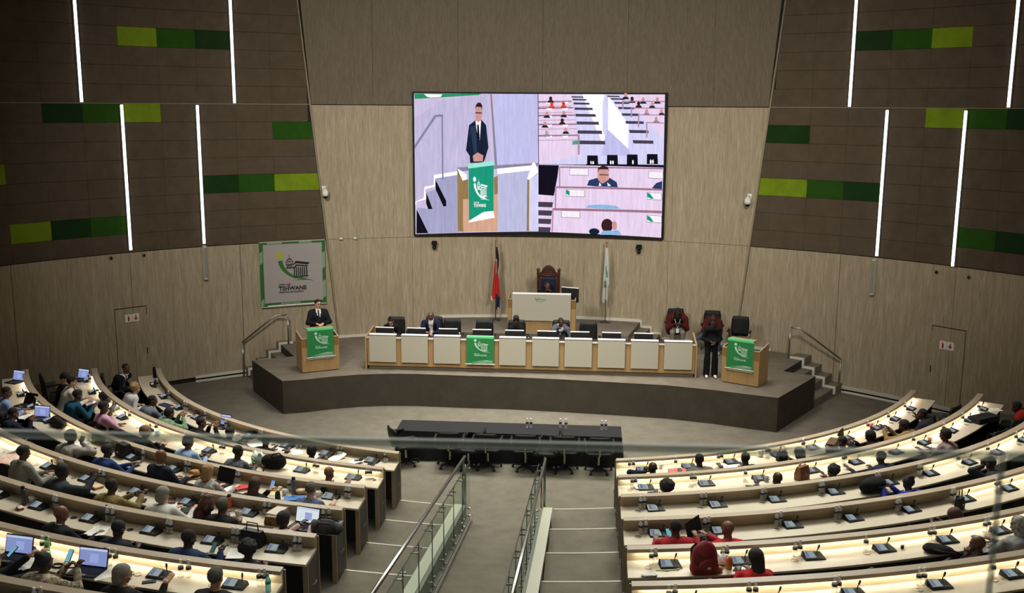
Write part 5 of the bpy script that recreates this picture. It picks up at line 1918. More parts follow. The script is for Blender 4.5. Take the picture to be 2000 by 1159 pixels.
for (x, y, c) in ((1078, 112, 'hairb'), (1086, 152, 'red'), (1170, 150, 'red'), (1050, 220, 'suit'), (1172, 216, 'suit'), (1036, 290, 'suit'), (1160, 268, 'hairb'), (1048, 355, 'skin'), (1185, 335, 'suit'), (1660, 116, 'hairb'), (1738, 122, 'suit'),
                  (1838, 122, 'suit'), (1706, 150, 'hairb'), (1802, 154, 'suit'), (1762, 204, 'skin'), (1868, 205, 'suit'), (1830, 258, 'skin'), (1614, 90, 'suit')):
    F.disc(x, y, 12, 'skin' if c == 'suit' else c, 15, 10)
    PP(F, c if c != 'skin' else 'greyl', x - 26, y + 30, x - 14, y + 12, x + 14, y + 12, x + 26, y + 30)
for (x0, y, x1, h) in ((1590, 130, 1892, 60), (1650, 178, 1892, 70), (1700, 226, 1888, 90), (1758, 282, 1886, 110)):
    PP(F, 'rose', x0, y, x1, y + 4, x1, y + 10, x0, y + 6); PP(F, 'rose2', x0, y + 6, x0 + 10, y + 6, x0 + 10, y + h, x0, y + h)
PP(F, 'greenx', 1232, 416, 1280, 412, 1280, 440, 1232, 443)
for k in range(4):
    x = 1338 + 142 * k; y = 520 - 4 * k
    PP(F, 'dk', x, y, x + 75, y, x + 78, y + 72, x - 2, y + 72); F.disc(x + 26, y + 55, 6, 'wht', 16, 8); F.disc(x + 42, y + 55, 6, 'wht', 16, 8)
PP(F, 'dk', 1330, 582, 1880, 585, 1880, 606, 1330, 596)
# third picture: a delegate with glasses
PP(F, 'pink', 985, 586, 1880, 604, 1862, 1112, 982, 1080)
PP(F, 'dk', 987, 588, 1134, 592, 1105, 815, 985, 805)
for k in range(4): PP(F, 'dkg', 984, 858 + 62 * k, 1090 - 6 * k, 862 + 62 * k, 1084 - 6 * k, 900 + 62 * k, 983, 896 + 62 * k)
PP(F, 'rose', 1134, 600, 1878, 606, 1878, 616, 1134, 610); PP(F, 'rose', 1105, 745, 1872, 755, 1872, 770, 1105, 758); PP(F, 'rose', 1085, 905, 1868, 915, 1868, 934, 1085, 922)
PP(F, 'rose2', 1134, 600, 1144, 600, 1144, 745, 1134, 745); PP(F, 'rose2', 1105, 745, 1115, 745, 1112, 905, 1102, 905); PP(F, 'rose2', 1085, 905, 1094, 905, 1088, 1080, 1078, 1080)
for (x, y, g) in ((1213, 614, 0), (1776, 632, 0), (1186, 770, 1), (1766, 786, 1), (1152, 925, 0), (1764, 952, 1)):
    w = 130 if x < 1700 else 100
    PP(F, 'greyl', x - 3, y - 3, x + w + 4, y + 1, x + w + 4, y + 54, x - 3, y + 50); PP(F, 'cream', x, y, x + w, y + 3, x + w, y + 50, x, y + 46)
    if g: PP(F, 'teal', x, y, x + 20, y + 8, x + 45, y + 42, x + 30, y + 46, x, y + 30)
PP(F, 'jkt', 1335, 738, 1350, 700, 1410, 682, 1500, 682, 1548, 712, 1556, 750, 1500, 748, 1400, 745)
PP(F, 'skin', 1412, 615, 1490, 615, 1494, 690, 1470, 722, 1436, 722, 1412, 690); PP(F, 'hairb', 1410, 645, 1416, 610, 1448, 592, 1486, 602, 1496, 640, 1486, 620, 1422, 620)
PP(F, 'dk', 1424, 656, 1492, 658, 1490, 664, 1424, 662); PP(F, 'wht', 1425, 715, 1440, 738, 1420, 742); PP(F, 'wht', 1480, 715, 1508, 738, 1485, 742)
PP(F, 'bluel', 1320, 900, 1350, 882, 1440, 876, 1540, 884, 1576, 906, 1450, 908)
PP(F, 'jkt', 1798, 752, 1830, 715, 1872, 700, 1870, 760)
F.disc(1478, 1030, 42, 'hairb', 50, 16); F.disc(1530, 1030, 18, 'skin', 34, 12); F.disc(1385, 1076, 38, 'suit', 24, 14); PP(F, 'bluel', 1425, 1100, 1445, 1070, 1560, 1064, 1580, 1098)
def E(h, s=1.0):
    m = emis('led_' + h, h, s); nt = m.node_tree
    if nt.nodes.get('grain') is None:
        e = [n for n in nt.nodes if n.type == 'EMISSION'][0]
        tc = nt.nodes.new('ShaderNodeTexCoord'); nz = nt.nodes.new('ShaderNodeTexNoise'); nz.name = 'grain'
        mp = nt.nodes.new('ShaderNodeMapping'); mp.inputs['Scale'].default_value = (9, 9, 1.0)
        nz.inputs['Scale'].default_value = 1.6; nz.inputs['Detail'].default_value = 7; nz.inputs['Roughness'].default_value = .7
        mr = nt.nodes.new('ShaderNodeMapRange'); mr.inputs[1].default_value = .3; mr.inputs[2].default_value = .7; mr.inputs[3].default_value = .86 * s; mr.inputs[4].default_value = 1.10 * s
        nt.links.new(tc.outputs['Object'], mp.inputs[0]); nt.links.new(mp.outputs[0], nz.inputs['Vector']); nt.links.new(nz.outputs['Fac'], mr.inputs[0]); nt.links.new(mr.outputs[0], e.inputs[1])
    return m
SM = {'flr': E('a9a7cb'), 'flr2': E('bfbfe2'), 'lav': E('d0c3e4'), 'lav2': E('c6bddf'), 'lav3': E('c5c4f0'), 'pale': E('d9d7fa'), 'wht': E('ffffff', 1.1), 'tealg': E('2f9468'), 'greyl': E('8d88a0'), 'steel': E('8886a0'), 'dk': E('15131f'), 'dkg': E('4a4152'),
      'oak': E('d9a98f'), 'oak2': E('9b7d52'), 'suit': E('1a2338'), 'suit2': E('2c3c58'), 'skin': E('d39a92'), 'hairb': E('3a2022'), 'mint': E('a4ecdf'), 'teal': E('1e9c7d'), 'pink': E('ecd6f2'), 'rose': E('a4778c'), 'rose2': E('b58fa6'),
      'red': E('d8432e'), 'greenx': E('5aa08c'), 'cream': E('fdf4fb'), 'jkt': E('2d3c68'), 'bluel': E('8fbbe6')}
pic = F.build('picture', scr, SM, t, lift=.002, seg=60)
b = B()
for (u0, v0, u1, v1) in ((0, 0, 1, .011), (0, .989, 1, 1), (0, 0, .006, 1), (.994, 0, 1, 1)):
    bb = B(); patch(bb, ST0 + (ST1 - ST0) * u0, ST0 + (ST1 - ST0) * u0, ST0 + (ST1 - ST0) * u1, ST0 + (ST1 - ST0) * u1, SZ0 + (SZ1 - SZ0) * v0, SZ0 + (SZ1 - SZ0) * v1, RS - .02, thick=.02)
    b.add([tuple(Vector(v) - so) for v in bb.v], bb.f)
b.build('frame', M_BLACK, t)
# ------------------------------------------------------------------ stage furniture
SHW = cloth('shirt_white', 'd6d6d2')
# long desk with ten white front panels
DY = -2.52
t = empty('stage_desk', (-.03, DY, ZS)); tag(t, 'long oak stage desk with ten off-white front panels', 'desk')
b = B(); b.box(-4.06, 4.06, .03, .07, .10, .80); b.build('front_board', M_OAK, t)
b = B(); b.box(-4.03, 4.03, .06, .10, 0, .10); b.build('kickboard', mat('kick_shadow_grey', '5f574a', .6), t)  # shadow at the foot of the desk is put into this colour
b = B(); b.bbox(-4.07, 4.07, .0, .10, .80, .83, .006); b.build('top_rail', M_WPANEL, t)
for s in (-1, 1):
    b = B(); b.box(s * 4.09 - .02, s * 4.09 + .02, .0, .98, .0, .83); b.add([(s * 4.09 - .02, 0, .83), (s * 4.09 + .02, 0, .83), (s * 4.09 + .02, .98, .83), (s * 4.09 - .02, .98, .83), (s * 4.09 - .02, .98, .93), (s * 4.09 + .02, .98, .93)], [(0, 1, 5, 4), (0, 4, 3), (1, 2, 5), (2, 3, 4, 5)])
    b.build('side_board', M_OAK, t)
b = B(); b.box(-4.06, 4.06, .10, .86, .69, .72); b.build('worktop', mat('desk_top_dark', '2a211b', .5), t)
PX = [(-4.03, -3.35), (-3.22, -2.55), (-2.40, -1.74), (-1.57, -.91), (-.77, -.11), (.05, .71), (.85, 1.52), (1.66, 2.33), (2.47, 3.14), (3.28, 3.96)]
for k, (x0, x1) in enumerate(PX):
    b = B(); b.bbox(x0 + .03, x1 + .03, -.03, .0, .21, .905, .004); p = b.build('front_panel', M_WPANEL, t)
    b = B(); b.bbox(x0 + .03, x1 + .03, -.03, .12, .885, .915, .004); b.build('ledge', M_WHITE, p)
def hang_banner(name, w, h, label, loc, rz, print_rot=0):
    """green cloth with pale emblem that hangs over a front, weighted by a white rod"""
    t = empty(name, loc, rz); tag(t, label, 'banner', 'green city banners on the stage')
    b = B(); n = 8
    vs = []
    for k in range(n + 1):
        x = -w / 2 + w * k / n; o = .004 * sin(k * 1.9)
        vs += [(x, .13, -.012), (x, .13, .0), (x, 0, 0), (x, -.015 + o, -h), (x, -.010 + o, -h), (x, .006, -.012)]
    fs = []
    for k in range(n):
        o = 6 * k
        for j in range(6): fs.append((o + j, o + (j + 1) % 6, o + 6 + (j + 1) % 6, o + 6 + j))
    fs += [(5, 4, 3, 2, 1, 0), tuple(6 * n + j for j in range(6))]
    b.add(vs, fs); b.build('cloth', M_GREENF, t)
    b = B(); b.add([(-w / 2 + .002, .125, .002), (w / 2 - .002, .125, .002), (w / 2 - .002, -.002, .002), (-w / 2 + .002, -.002, .002), (-w / 2 + .002, -.003, -.045), (w / 2 - .002, -.003, -.045)], [(0, 3, 2, 1), (3, 4, 5, 2)])
    b.build('top_fold', mat('banner_fold_pale', '63c184', .7), t)
    F = Flat()
    emblem(F, -w * .22, -h * .66, w * .46, 'w')
    pts = [(-w * .42, -h * .97), (-w * .1, -h * .90), (w * .2, -h * .86), (w * .47, -h * .87)]
    F.band(pts, [.002, .012, .02, .012], 'w'); F.band([(x + w * .08, y - h * .035) for x, y in pts[:3]] + [(w * .47, -h * .92)], [.002, .012, .018, .01], 'w')
    F.band([(-w * .12, -h * .97), (w * .2, -h * .955), (w * .47, -h * .965)], [.002, .016, .016], 'w')
    F.build('emblem', lambda x, y, d: (x, -.022 * min(1, -y / h) - .003 - d, y), {'w': M_LGREEN}, t, lift=.002)
    b = B(); b.tube([(-w / 2 - .035, -.012, -h), (w / 2 + .035, -.012, -h)], .011, 8); b.build('rod', M_WHITE, t, True)
    return t
hang_banner('green_banner', .68, .70, 'green city banner hung over the front of the long stage desk', (-1.24, DY - .035, ZS + .92), 0)

MXS = [(-3.95, -3.48), (-3.13, -2.67), (-2.33, -1.86), (-1.47, -1.01), (-.65, -.19), (.16, .61), (.99, 1.44), (1.77, 2.23), (2.56, 3.02)]
def monitor(w=.47, h=.24):
    t = empty('monitor')
    b = B(); b.bbox(-w / 2, w / 2, -.02, .02, .05, .05 + h, .008); b.build('back_shell', M_CHAR, t)
    b = B(); b.bbox(-w / 2 - .002, w / 2 + .002, -.012, .024,   .05 + h - .010, .05 + h + .010, .006); b.build('top_edge', M_WHITE, t)
    b = B(); b.bbox(-w / 2 + .015, w / 2 - .015, .02, .026, .065, .04 + h, .003); b.build('screen', M_BLACKM, t)
    b = B(); b.tube([(0, -.02, .12), (0, -.03, .06), (0, 0, .02)], .018, 6); b.bbox(-.1, .1, -.07, .09, 0, .015, .006); b.build('foot', M_BLACK, t)
    return t
MON = monitor()
mdesc = ['in front of the woman with the topknot', 'in front of the man in the navy suit', 'beside the man in the navy suit', 'above the green banner', 'in front of the person with tall hair', 'in front of the man in the grey suit',
         'between the grey suit and the empty chair', 'second from the far end', 'nearest the sitters in dark red']
for k, (x0, x1) in enumerate(MXS):
    take(MON, 'mon', ((x0 + x1) / 2, -2.14, ZS + .72 - .0 + (.0)), pi + rnd.uniform(-.04, .04), 'black monitor on the long stage desk ' + mdesc[k], 'monitors on the stage desk', 'monitor')
bottle('pair bottle with a purple label beside the man in the navy suit, stage desk', (-2.50, -2.2, ZS + .72), M_CAPW, mat('label_purple', '5a3f9c', .5), M_PET)
bottle('water bottle behind the ledge of the third panel, stage desk', (-1.80, -2.2, ZS + .72), M_CAPW, M_LABB, M_PET)

# lecterns
def lectern(loc, rz, label, blabel):
    t = empty('lectern', loc, rz); tag(t, label, 'lectern', 'oak lecterns')
    w, d, h = .455, .60, .86
    b = B(); b.box(-w, w, 0, .025, .02, h); b.build('front_panel', M_OAK, t)
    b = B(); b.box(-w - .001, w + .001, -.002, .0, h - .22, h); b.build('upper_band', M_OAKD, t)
    for s in (-1, 1):
        b = B(); b.add([(s * w - .012, 0.003, .02), (s * w + .012, 0.003, .02), (s * w + .012, d, .02), (s * w - .012, d, .02), (s * w - .012, 0.003, h), (s * w + .012, 0.003, h), (s * w + .012, d, h + .10), (s * w - .012, d, h + .10)],
              [(0, 3, 2, 1), (4, 5, 6, 7), (0, 1, 5, 4), (1, 2, 6, 5), (2, 3, 7, 6), (3, 0, 4, 7)]); b.build('side_panel', M_OAK, t)
        b = B(); b.add([(s * w - .014, 0, h), (s * w + .014, 0, h), (s * w + .014, d, h + .10), (s * w - .014, d, h + .10), (s * w - .014, 0, h + .012), (s * w + .014, 0, h + .012), (s * w + .014, d, h + .112), (s * w - .014, d, h + .112)],
              [(0, 3, 2, 1), (4, 5, 6, 7), (0, 1, 5, 4), (1, 2, 6, 5), (2, 3, 7, 6), (3, 0, 4, 7)]); b.build('side_cap', M_MAPLE2, t)
    b = B(); b.bbox(-w, w, -.01, .04, h, h + .014, .003); b.build('front_cap', M_MAPLE2, t)
    b = B(); b.box(-.33, .33, -.03, -.003, .33, 1.10); b.build('raised_board', M_WPANEL, t)
    b = B(); b.box(-.33, .33, -.03, .25, 1.075, 1.10); b.build('reading_shelf', M_OAK, t)
    b = B(); b.box(-w + .01, w - .01, .02, d - .04, .70, .72); b.build('inner_shelf', M_OAKD, t)
    b = B(); b.box(-w + .02, w - .02, .02, d - .02, 0, .02); b.build('plinth', M_BLACKM, t)
    bl = hang_banner('green_banner', .66, .72, blabel, (0, 0, 0), 0)
    M = Matrix.Translation(Vector(loc)) @ Matrix.Rotation(rz, 4, 'Z') @ Matrix.Translation((0, -.035, 1.105))
    bl.matrix_world = M
    return t
lectern((-5.19, -2.84, ZS), radians(30), 'oak lectern the man in the dark suit speaks from', 'green city banner on the lectern of the man in the dark suit')
lectern((5.05, -3.02, ZS), radians(-30), 'oak lectern standing empty beside the woman in black', 'green city banner on the empty lectern')

# presiding officer's desk on the dais
t = empty('presiding_desk', (.14, .10, ZP)); tag(t, 'raised oak desk with a wide off-white front in the middle of the dais', 'desk')
b = B(); b.box(-.92, .92, 0, .03, 0, .90); b.build('front_panel', M_OAK, t)
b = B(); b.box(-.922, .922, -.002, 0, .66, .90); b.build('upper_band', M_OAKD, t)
for s in (-1, 1):
    b = B(); b.add([(s * .91 - .015, .03, 0), (s * .91 + .015, .03, 0), (s * .91 + .015, .65, 0), (s * .91 - .015, .65, 0), (s * .91 - .015, .0, .90), (s * .91 + .015, .0, .90), (s * .91 + .015, .65, 1.0), (s * .91 - .015, .65, 1.0)],
          [(0, 3, 2, 1), (4, 5, 6, 7), (0, 1, 5, 4), (1, 2, 6, 5), (2, 3, 7, 6), (3, 0, 4, 7)]); b.build('side_panel', M_OAK, t)
b = B(); b.bbox(-.92, .92, -.01, .03, .90, .915, .003); b.build('front_cap', M_MAPLE2, t)
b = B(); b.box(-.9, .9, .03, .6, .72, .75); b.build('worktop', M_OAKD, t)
b = B(); b.bbox(-.80, .79, -.05, -.0, .33, 1.06, .006); p = b.build('raised_board', M_WPANEL, t)
b = B(); b.bbox(-.80, .79, -.05, .10, 1.05, 1.08, .006); b.build('ledge', M_WHITE, p)
F = Flat(); F.poly([(-.19, .95), (-.12, .86), (-.10, .85), (-.13, .90), (-.16, .95)], 'g'); F.text('TSHWANE', -.13, .90, .045, 'k', sx=1.15); F.band([(-.12, .865), (.0, .86), (.10, .862)], [.004, .010, .003], 'g'); F.text('CITY OF', -.13, .943, .026, 'k')
F.build('emblem', lambda x, y, d: (x, -.05 - d, y), {'g': M_GR, 'k': M_BK}, p)
m = monitor(.50, .40); m.location = (.90, .42, ZP + .75); m.rotation_euler = (0, 0, pi - .35); tag(m, 'black monitor turned on the presiding desk', 'monitor')

# carved chair
t = empty('carved_chair', (.27, 1.15, ZP)); tag(t, 'tall carved mahogany chair with a blue leather back behind the presiding desk', 'chair')
M_MAH = mat('mahogany', '3f1c0f', .35, noise=(9, .3), coat=.3)
b = B()
for s in (-1, 1): b.lathe([(.03, 0), (.035, .1), (.025, .2), (.032, .45), (.03, .9), (.036, 1.25), (.030, 1.40), (.045, 1.44), (.032, 1.50), (.05, 1.56), (.02, 1.61)], 10, M=Matrix.Translation((s * .29, 0, 0)))
b.build('post', M_MAH, t, True)
b = B(); n = 14
arch = [(-.27, 1.36)] + [(-.27, 1.48)] + [(-.20 + .40 * k / n, 1.50 + .19 * sin(pi * k / n) ** .6) for k in range(n + 1)] + [(.27, 1.48), (.27, 1.36)]
b.add([(x, -.03, z) for x, z in arch] + [(x, .03, z) for x, z in arch], [tuple(range(len(arch))), tuple(range(2 * len(arch) - 1, len(arch) - 1, -1))] + [(k + 1, k, len(arch) + k, len(arch) + (k + 1)) for k in range(len(arch) - 1)])
b.build('crest', M_MAH, t)
b = B(); b.tube([(-.17 + .34 * k / 10, -.045, 1.50 + .14 * sin(pi * k / 10)) for k in range(11)], .012, 6); b.tube([(-.29, -.04, 1.40), (.29, -.04, 1.40)], .018, 6); b.build('carving', M_MAH, t, True)
b = B(); b.bbox(-.21, .21, -.05, .03, .52, 1.36, .03); b.build('back_cushion', mat('navy_leather', '101c33', .35), t)
b = B(); b.box(-.265, -.215, -.02, .02, .45, 1.38); b.box(.215, .265, -.02, .02, .45, 1.38); b.build('back_frame', M_MAH, t)
b = B(); b.bbox(-.31, .31, -.52, .02, .42, .50, .03); b.build('seat', MATS['navy_leather'], t)
for s in (-1, 1):
    b = B(); b.tube([(s * .31, 0, .72), (s * .32, -.3, .72), (s * .31, -.48, .68)], .025, 6); b.tube([(s * .30, -.46, .70), (s * .29, -.46, 0)], .025, 6); b.build('armrest', M_MAH, t, True)

# flags on poles
def flag(loc, label, kind):
    t = empty('flag', loc); tag(t, label, 'flag', 'flags on the dais')
    b = B(); b.lathe([(.16, 0), (.16, .012), (.05, .03), (.02, .05)], 16); b.build('base', mat('flag_base', '3a2c1e', .4), t, True)
    b = B(); b.tube([(0, 0, .03), (0, 0, 2.28)], .014, 8); b.build('pole', mat('pole_brown', '6b5638', .4), t, True)
    b = B(); b.lathe([(.008, 2.27), (.026, 2.30), (.012, 2.34), (.002, 2.38)], 10); b.build('finial', mat('gold', 'c9a65a', .3, metal=.8), t, True)
    def cloth_strip(name, f0, f1, mats, zsplit, n=18, mcols=None):
        """draped cloth: vertical folds; f(z) gives left and right outline"""
        b = B(); N = 14
        vs = []
        for side in (0, 1):
            for j in range(n + 1):
                v = j / n
                z = f1[1] + (f0[1] - f1[1]) * (1 - v)
                xa, xb = f0[0](v), f1[0](v)
                for k in range(N + 1):
                    u = k / N
                    x = xa + (xb - xa) * u
                    y = -.03 + .035 * sin(u * 11 + v * 1.5) * min(1, v * 3) - (.008 if side else 0)
                    vs.append((x, y, z - (.06 * sin(u * 7) * (v > .95))))
        q = (N + 1) * (n + 1); fs = []; mi = []
        for j in range(n):
            for k in range(N):
                a = j * (N + 1) + k
                fs.append((a, a + 1, a + N + 2, a + N + 1)); fs.append((q + a, q + a + N + 1, q + a + N + 2, q + a + 1))
                m = mcols(k / N, j / n) if mcols else 0
                mi += [m, m]
        o = len(b.v); b.v += vs; b.f += fs; b.m += mi
        return b.build(name, mats, t, True)
    if kind == 'red':
        cloth_strip('cloth', (lambda v: -.02 - .10 * v - .0, 1.72), (lambda v: .02 + .13 * v ** .8, .66), [mat('flag_red', 'b3231d', .7)], 0)
        cloth_strip('upper_fold', (lambda v: .01, 2.12), (lambda v: .05 + .05 * sin(pi * v), 1.35), [mat('flag_black', '15161c', .7), mat('flag_white', 'd9d7cf', .7), mat('flag_green', '1f5a3a', .7)], 0, mcols=lambda u, v: 1 if (u < .3 and v > .4) else (2 if v > .85 else 0))
        cloth_strip('lower_fold', (lambda v: -.02 + .02 * v, .78), (lambda v: .14 - .02 * v, .36), [mat('flag_navy', '1a2347', .7), mat('flag_black', '15161c', .7)], 0, mcols=lambda u, v: 1 if u < .2 else 0)
        b = B(); b.add([(-.12, -.06, .70), (-.10, -.06, .72), (-.085, -.06, .58), (-.125, -.06, .60)], [(0, 3, 2, 1)]); b.build('hem', MATS['flag_white'], t)
    else:
        cloth_strip('cloth', (lambda v: -.03 - .07 * v, 2.15), (lambda v: .02 + .09 * v ** .6 - .06 * v * (v > .7), .62), [mat('flag_offwhite', 'c9ccc6', .7), mat('flag_sage', '6d8f78', .7)], 0, mcols=lambda u, v: 1 if (.25 < u < .75 and .28 < v < .55 and abs(u - .5 - .2 * sin(v * 14)) < .18) else 0)
        F = Flat(); F.text('WA', 0, 0, .12, 'k'); 
        F.build('lettering', lambda x, y, d: (.02 - y, -.085 - d, 1.02 + x), {'k': M_BK}, t)
    return t
flag((-1.26, 1.60, ZP), 'red flag with navy and black folds on a pole beside the presiding desk', 'red')
flag((1.88, 1.60, ZP), 'off-white flag with a green print on a pole on the dais', 'white')

# black office chairs behind the stage desk and beside the wall
for x, y, lab in ((-3.63, -1.18, 'black chair of the woman with the topknot'), (-2.66, -1.05, 'black chair of the man in the navy suit'), (-2.14, -1.3, 'empty black chair beside the man in the navy suit'), (-1.28, -1.35, 'empty black chair behind the green banner'),
                  (-.42, -1.25, 'black chair of the person with tall hair'), (.70, -1.15, 'black chair of the man in the grey suit'), (1.44, -1.3, 'empty black chair on the far half of the stage desk')):
    chair((x, y, ZS), pi + rnd.uniform(-.12, .12), lab, 'black chairs on the stage')
chair((3.82, .75, ZS), pi, 'black chair of the sitter in dark red nearer the dais', 'black chairs on the stage')
chair((4.78, .55, ZS), pi - .1, 'black chair of the sitter in dark red behind the woman in black', 'black chairs on the stage')
chair((5.40, -.15, ZS), pi - .25, 'empty black chair standing at the wall behind the empty lectern', 'black chairs on the stage')

# ---- people on the stage (facing the hall)
def stage_person(x, y, z, rz, label, head, **k):
    return person((x, y, z), pi + rz, label, head, **k)
person((-5.40, -2.22, ZS), pi + radians(24), 'man with glasses in a dark suit and tie speaking at the lectern', (0, .03, 1.60), sk='L', hair='short', hc='black', top=cloth('suit_black2', '15171d'), bottom=cloth('suit_black2', '15171d'), shirt=(SHW, .27, .062), tie=cloth('tie_dark', '1c1f2a'), collar=SHW,
       R=((.05, .32, 1.13), 'relaxed', (.7, -.2, -.6)), L=((-.05, .32, 1.13), 'relaxed', (-.7, -.2, -.6)), stand=True, hp=4, hy=20, glasses=True, shoes=True, wide=1.1)
stage_person(-3.66, -1.28, ZS, 0, 'woman with a topknot and black top bent over the stage desk', (0, .34, 1.07), sk='L', hair='topknot', hc='black', top=cloth('top_black', '0c0d10'), pose='close', hp=50, fem=True)
stage_person(-2.66, -1.20, ZS, 0, 'man with grey hair, navy suit and open white shirt at the stage desk', (0, .14, 1.18), sk='B', hair='crop', hc='dgrey', top=cloth('suit_navy3', '161a30'), shirt=(SHW, .62, .062), collar=SHW, pose='close', hp=8, glasses=True, wide=1.15)
stage_person(-.43, -1.28, ZS, 0, 'person with tall black hair and black top looking down at the stage desk', (0, .20, 1.10), sk='D', hair='tall', hc='black', top=cloth('top_black', '0c0d10'), pose='close', hp=30, fem=True)
stage_person(.68, -1.25, ZS, .15, 'man in a grey suit resting his face on one hand at the stage desk', (.0, .20, 1.10), sk='D', hair='crop', hc='sgrey', top=cloth('suit_grey3', '4a4e56'), shirt=(SHW, .22, .06), collar=SHW, R=((.10, .38, .98), 'fist'), L=((-.22, .50, .76), 'flat'), hp=12, hy=12, wide=1.12)
stage_person(.25, .96, ZP, 0, 'person in black with a hand at the chin on the carved chair', (0, .12, 1.17), sk='M', hair='crop', hc='sgrey', top=cloth('robe_black', '0b0b0e'), L=((-.10, .26, 1.06), 'fist'), R=((.14, .50, .80), 'flat'), hp=10, hy=25, wide=1.15)
DRED = cloth('dark_red_jacket', '4a1512')
person((3.82, .62, ZS), pi, 'large man in a dark red jacket with a pale lanyard, seated at the wall', (0, .26, 1.07), sk='D', hair='crop', hc='black', top=DRED, bottom=cloth('grey_trousers', '77746c'), shirt=(cloth('tshirt_black', '0e1010'), .5, .11), R=((.06, .42, .78), 'hold'), L=((-.08, .42, .78), 'hold'), hp=38, wide=1.3, kw=lanyard_of(mat('lanyard_pale', 'b9c9b4', .6)), shoes=True)
person((4.76, .42, ZS), pi, 'man in a dark red jacket seated behind the standing woman', (0, .22, 1.02), sk='D', hair='crop', hc='black', top=DRED, bottom=cloth('jeans_blue', '3f4a5c'), R=((.14, .36, .86), 'hold'), L=((-.02, .36, .84), 'hold'), hp=30, wide=1.15, shoes=mat('trainer_grey', '8a8880', .6),
       legs=lambda s: (((s * .14, .42, .52), (s * .14, .40, .09)), (s * .14, .54, .04)) if s < 0 else (((.24, .42, .54), (.62, .52, .34)), (.74, .56, .32)))
person((4.43, -2.40, ZS), pi + .05, 'woman in black standing with clasped hands beside the empty lectern', (0, .04, 1.42), sk='D', hair='short', hc='black', top=cloth('top_black', '0c0d10'), bottom=cloth('top_black', '0c0d10'), R=((.01, .20, .92), 'relaxed'), L=((-.01, .21, .90), 'relaxed'), stand=True, hp=25, fem=True, wide=.92, shoes=mat('shoe_pale', 'd8cfc4', .5))

# ---- black clothed tables and chairs in the well
for k, (x0, x1) in enumerate(((-2.56, -.92), (-.92, .66), (.66, 2.17))):
    t = empty('clothed_table', ((x0 + x1) / 2, -6.33, 0)); tag(t, 'black clothed table in the well, %s' % ['at the end with the turned chair', 'the middle one of three', 'at the end near the emptier block'][k], 'table', 'black clothed tables in the well')
    w = (x1 - x0) / 2
    b = B(); b.bbox(-w, w, -.37, .37, .625, .64, .004); b.build('table_top', M_CLOTHB, t)
    b = B(); fl0 = .10 if k == 0 else .01; fl1 = .06 if k == 2 else .01
    n = 10; vs = []
    ring0 = [(-w, -.37), (w, -.37), (w, .37), (-w, .37)]
    def edge(pts, z):
        out = []
        for q in range(4):
            a, c = pts[q], pts[(q + 1) % 4]
            for s_ in range(6): out.append((a[0] + (c[0] - a[0]) * s_ / 6, a[1] + (c[1] - a[1]) * s_ / 6, z))
        return out
    top_ = edge([(x, y) for x, y in ring0], .641)
    bot_ = edge([(-w - fl0 * .3, -.40), (w + fl1, -.40), (w + fl1, .40), (-w - fl0 * 1.0, .40)], .015)
    bot_ = [(x + .012 * sin(i * 2.1), y + .015 * cos(i * 1.7), z) for i, (x, y, z) in enumerate(bot_)]
    N = len(top_)
    b.add(top_ + bot_, [(i, i + N, (i + 1) % N + N, (i + 1) % N) for i in range(N)])
    b.add([(-w, -.37, .642), (w, -.37, .642), (w, .37, .642), (-w, .37, .642)], [(0, 1, 2, 3)])
    b.build('table_cloth', M_CLOTHB, t)
    for sx_ in (-1, 1):
        for sy_ in (-1, 1):
            b = B(); b.tube([(sx_ * (w - .1), sy_ * .3, 0), (sx_ * (w - .1), sy_ * .3, .63)], .018, 6); b.build('leg', M_BLACK, t)
for q, (x, y) in enumerate(((.18, -6.26), (.26, -6.26), (.88, -6.2), (1.0, -6.22), (1.76, -6.24), (1.84, -6.24))):
    take(BOT, 'bot', (x, y, .643), 0, 'clear water bottle on the black tables, %s of the %s pair' % ('first' if q % 2 == 0 else 'second', ['middle', 'next', 'far'][q // 2]), 'water bottles on the black tables', 'bottle')
LOWCHAIR = office_chair(.33)
for x, y, rz, lab in ((-1.37, -6.98, .03, 'black swivel chair at the first clothed table, facing the stage'), (-.58, -7.0, -.05, 'black swivel chair next to the chair turned sideways, nearer side'), (.20, -7.0, .03, 'black swivel chair in the middle of the clothed tables'),
                      (1.0, -7.0, 0, 'black swivel chair at the last clothed table, nearer the ramp'), (1.70, -7.02, .05, 'black swivel chair closest to the emptier block at the clothed tables'),
                      (-.98, -7.05, 1.45, 'black chair turned sideways before the ramp, nearer the fuller block'), (.60, -7.1, 1.55, 'black chair turned sideways before the ramp, nearer the emptier block'), (-2.30, -6.95, -1.0, 'black chair turned away at the outer end of the clothed tables')):
    take(LOWCHAIR, 'low', (x, y, 0), rz, lab, 'black chairs in the well', 'chair')

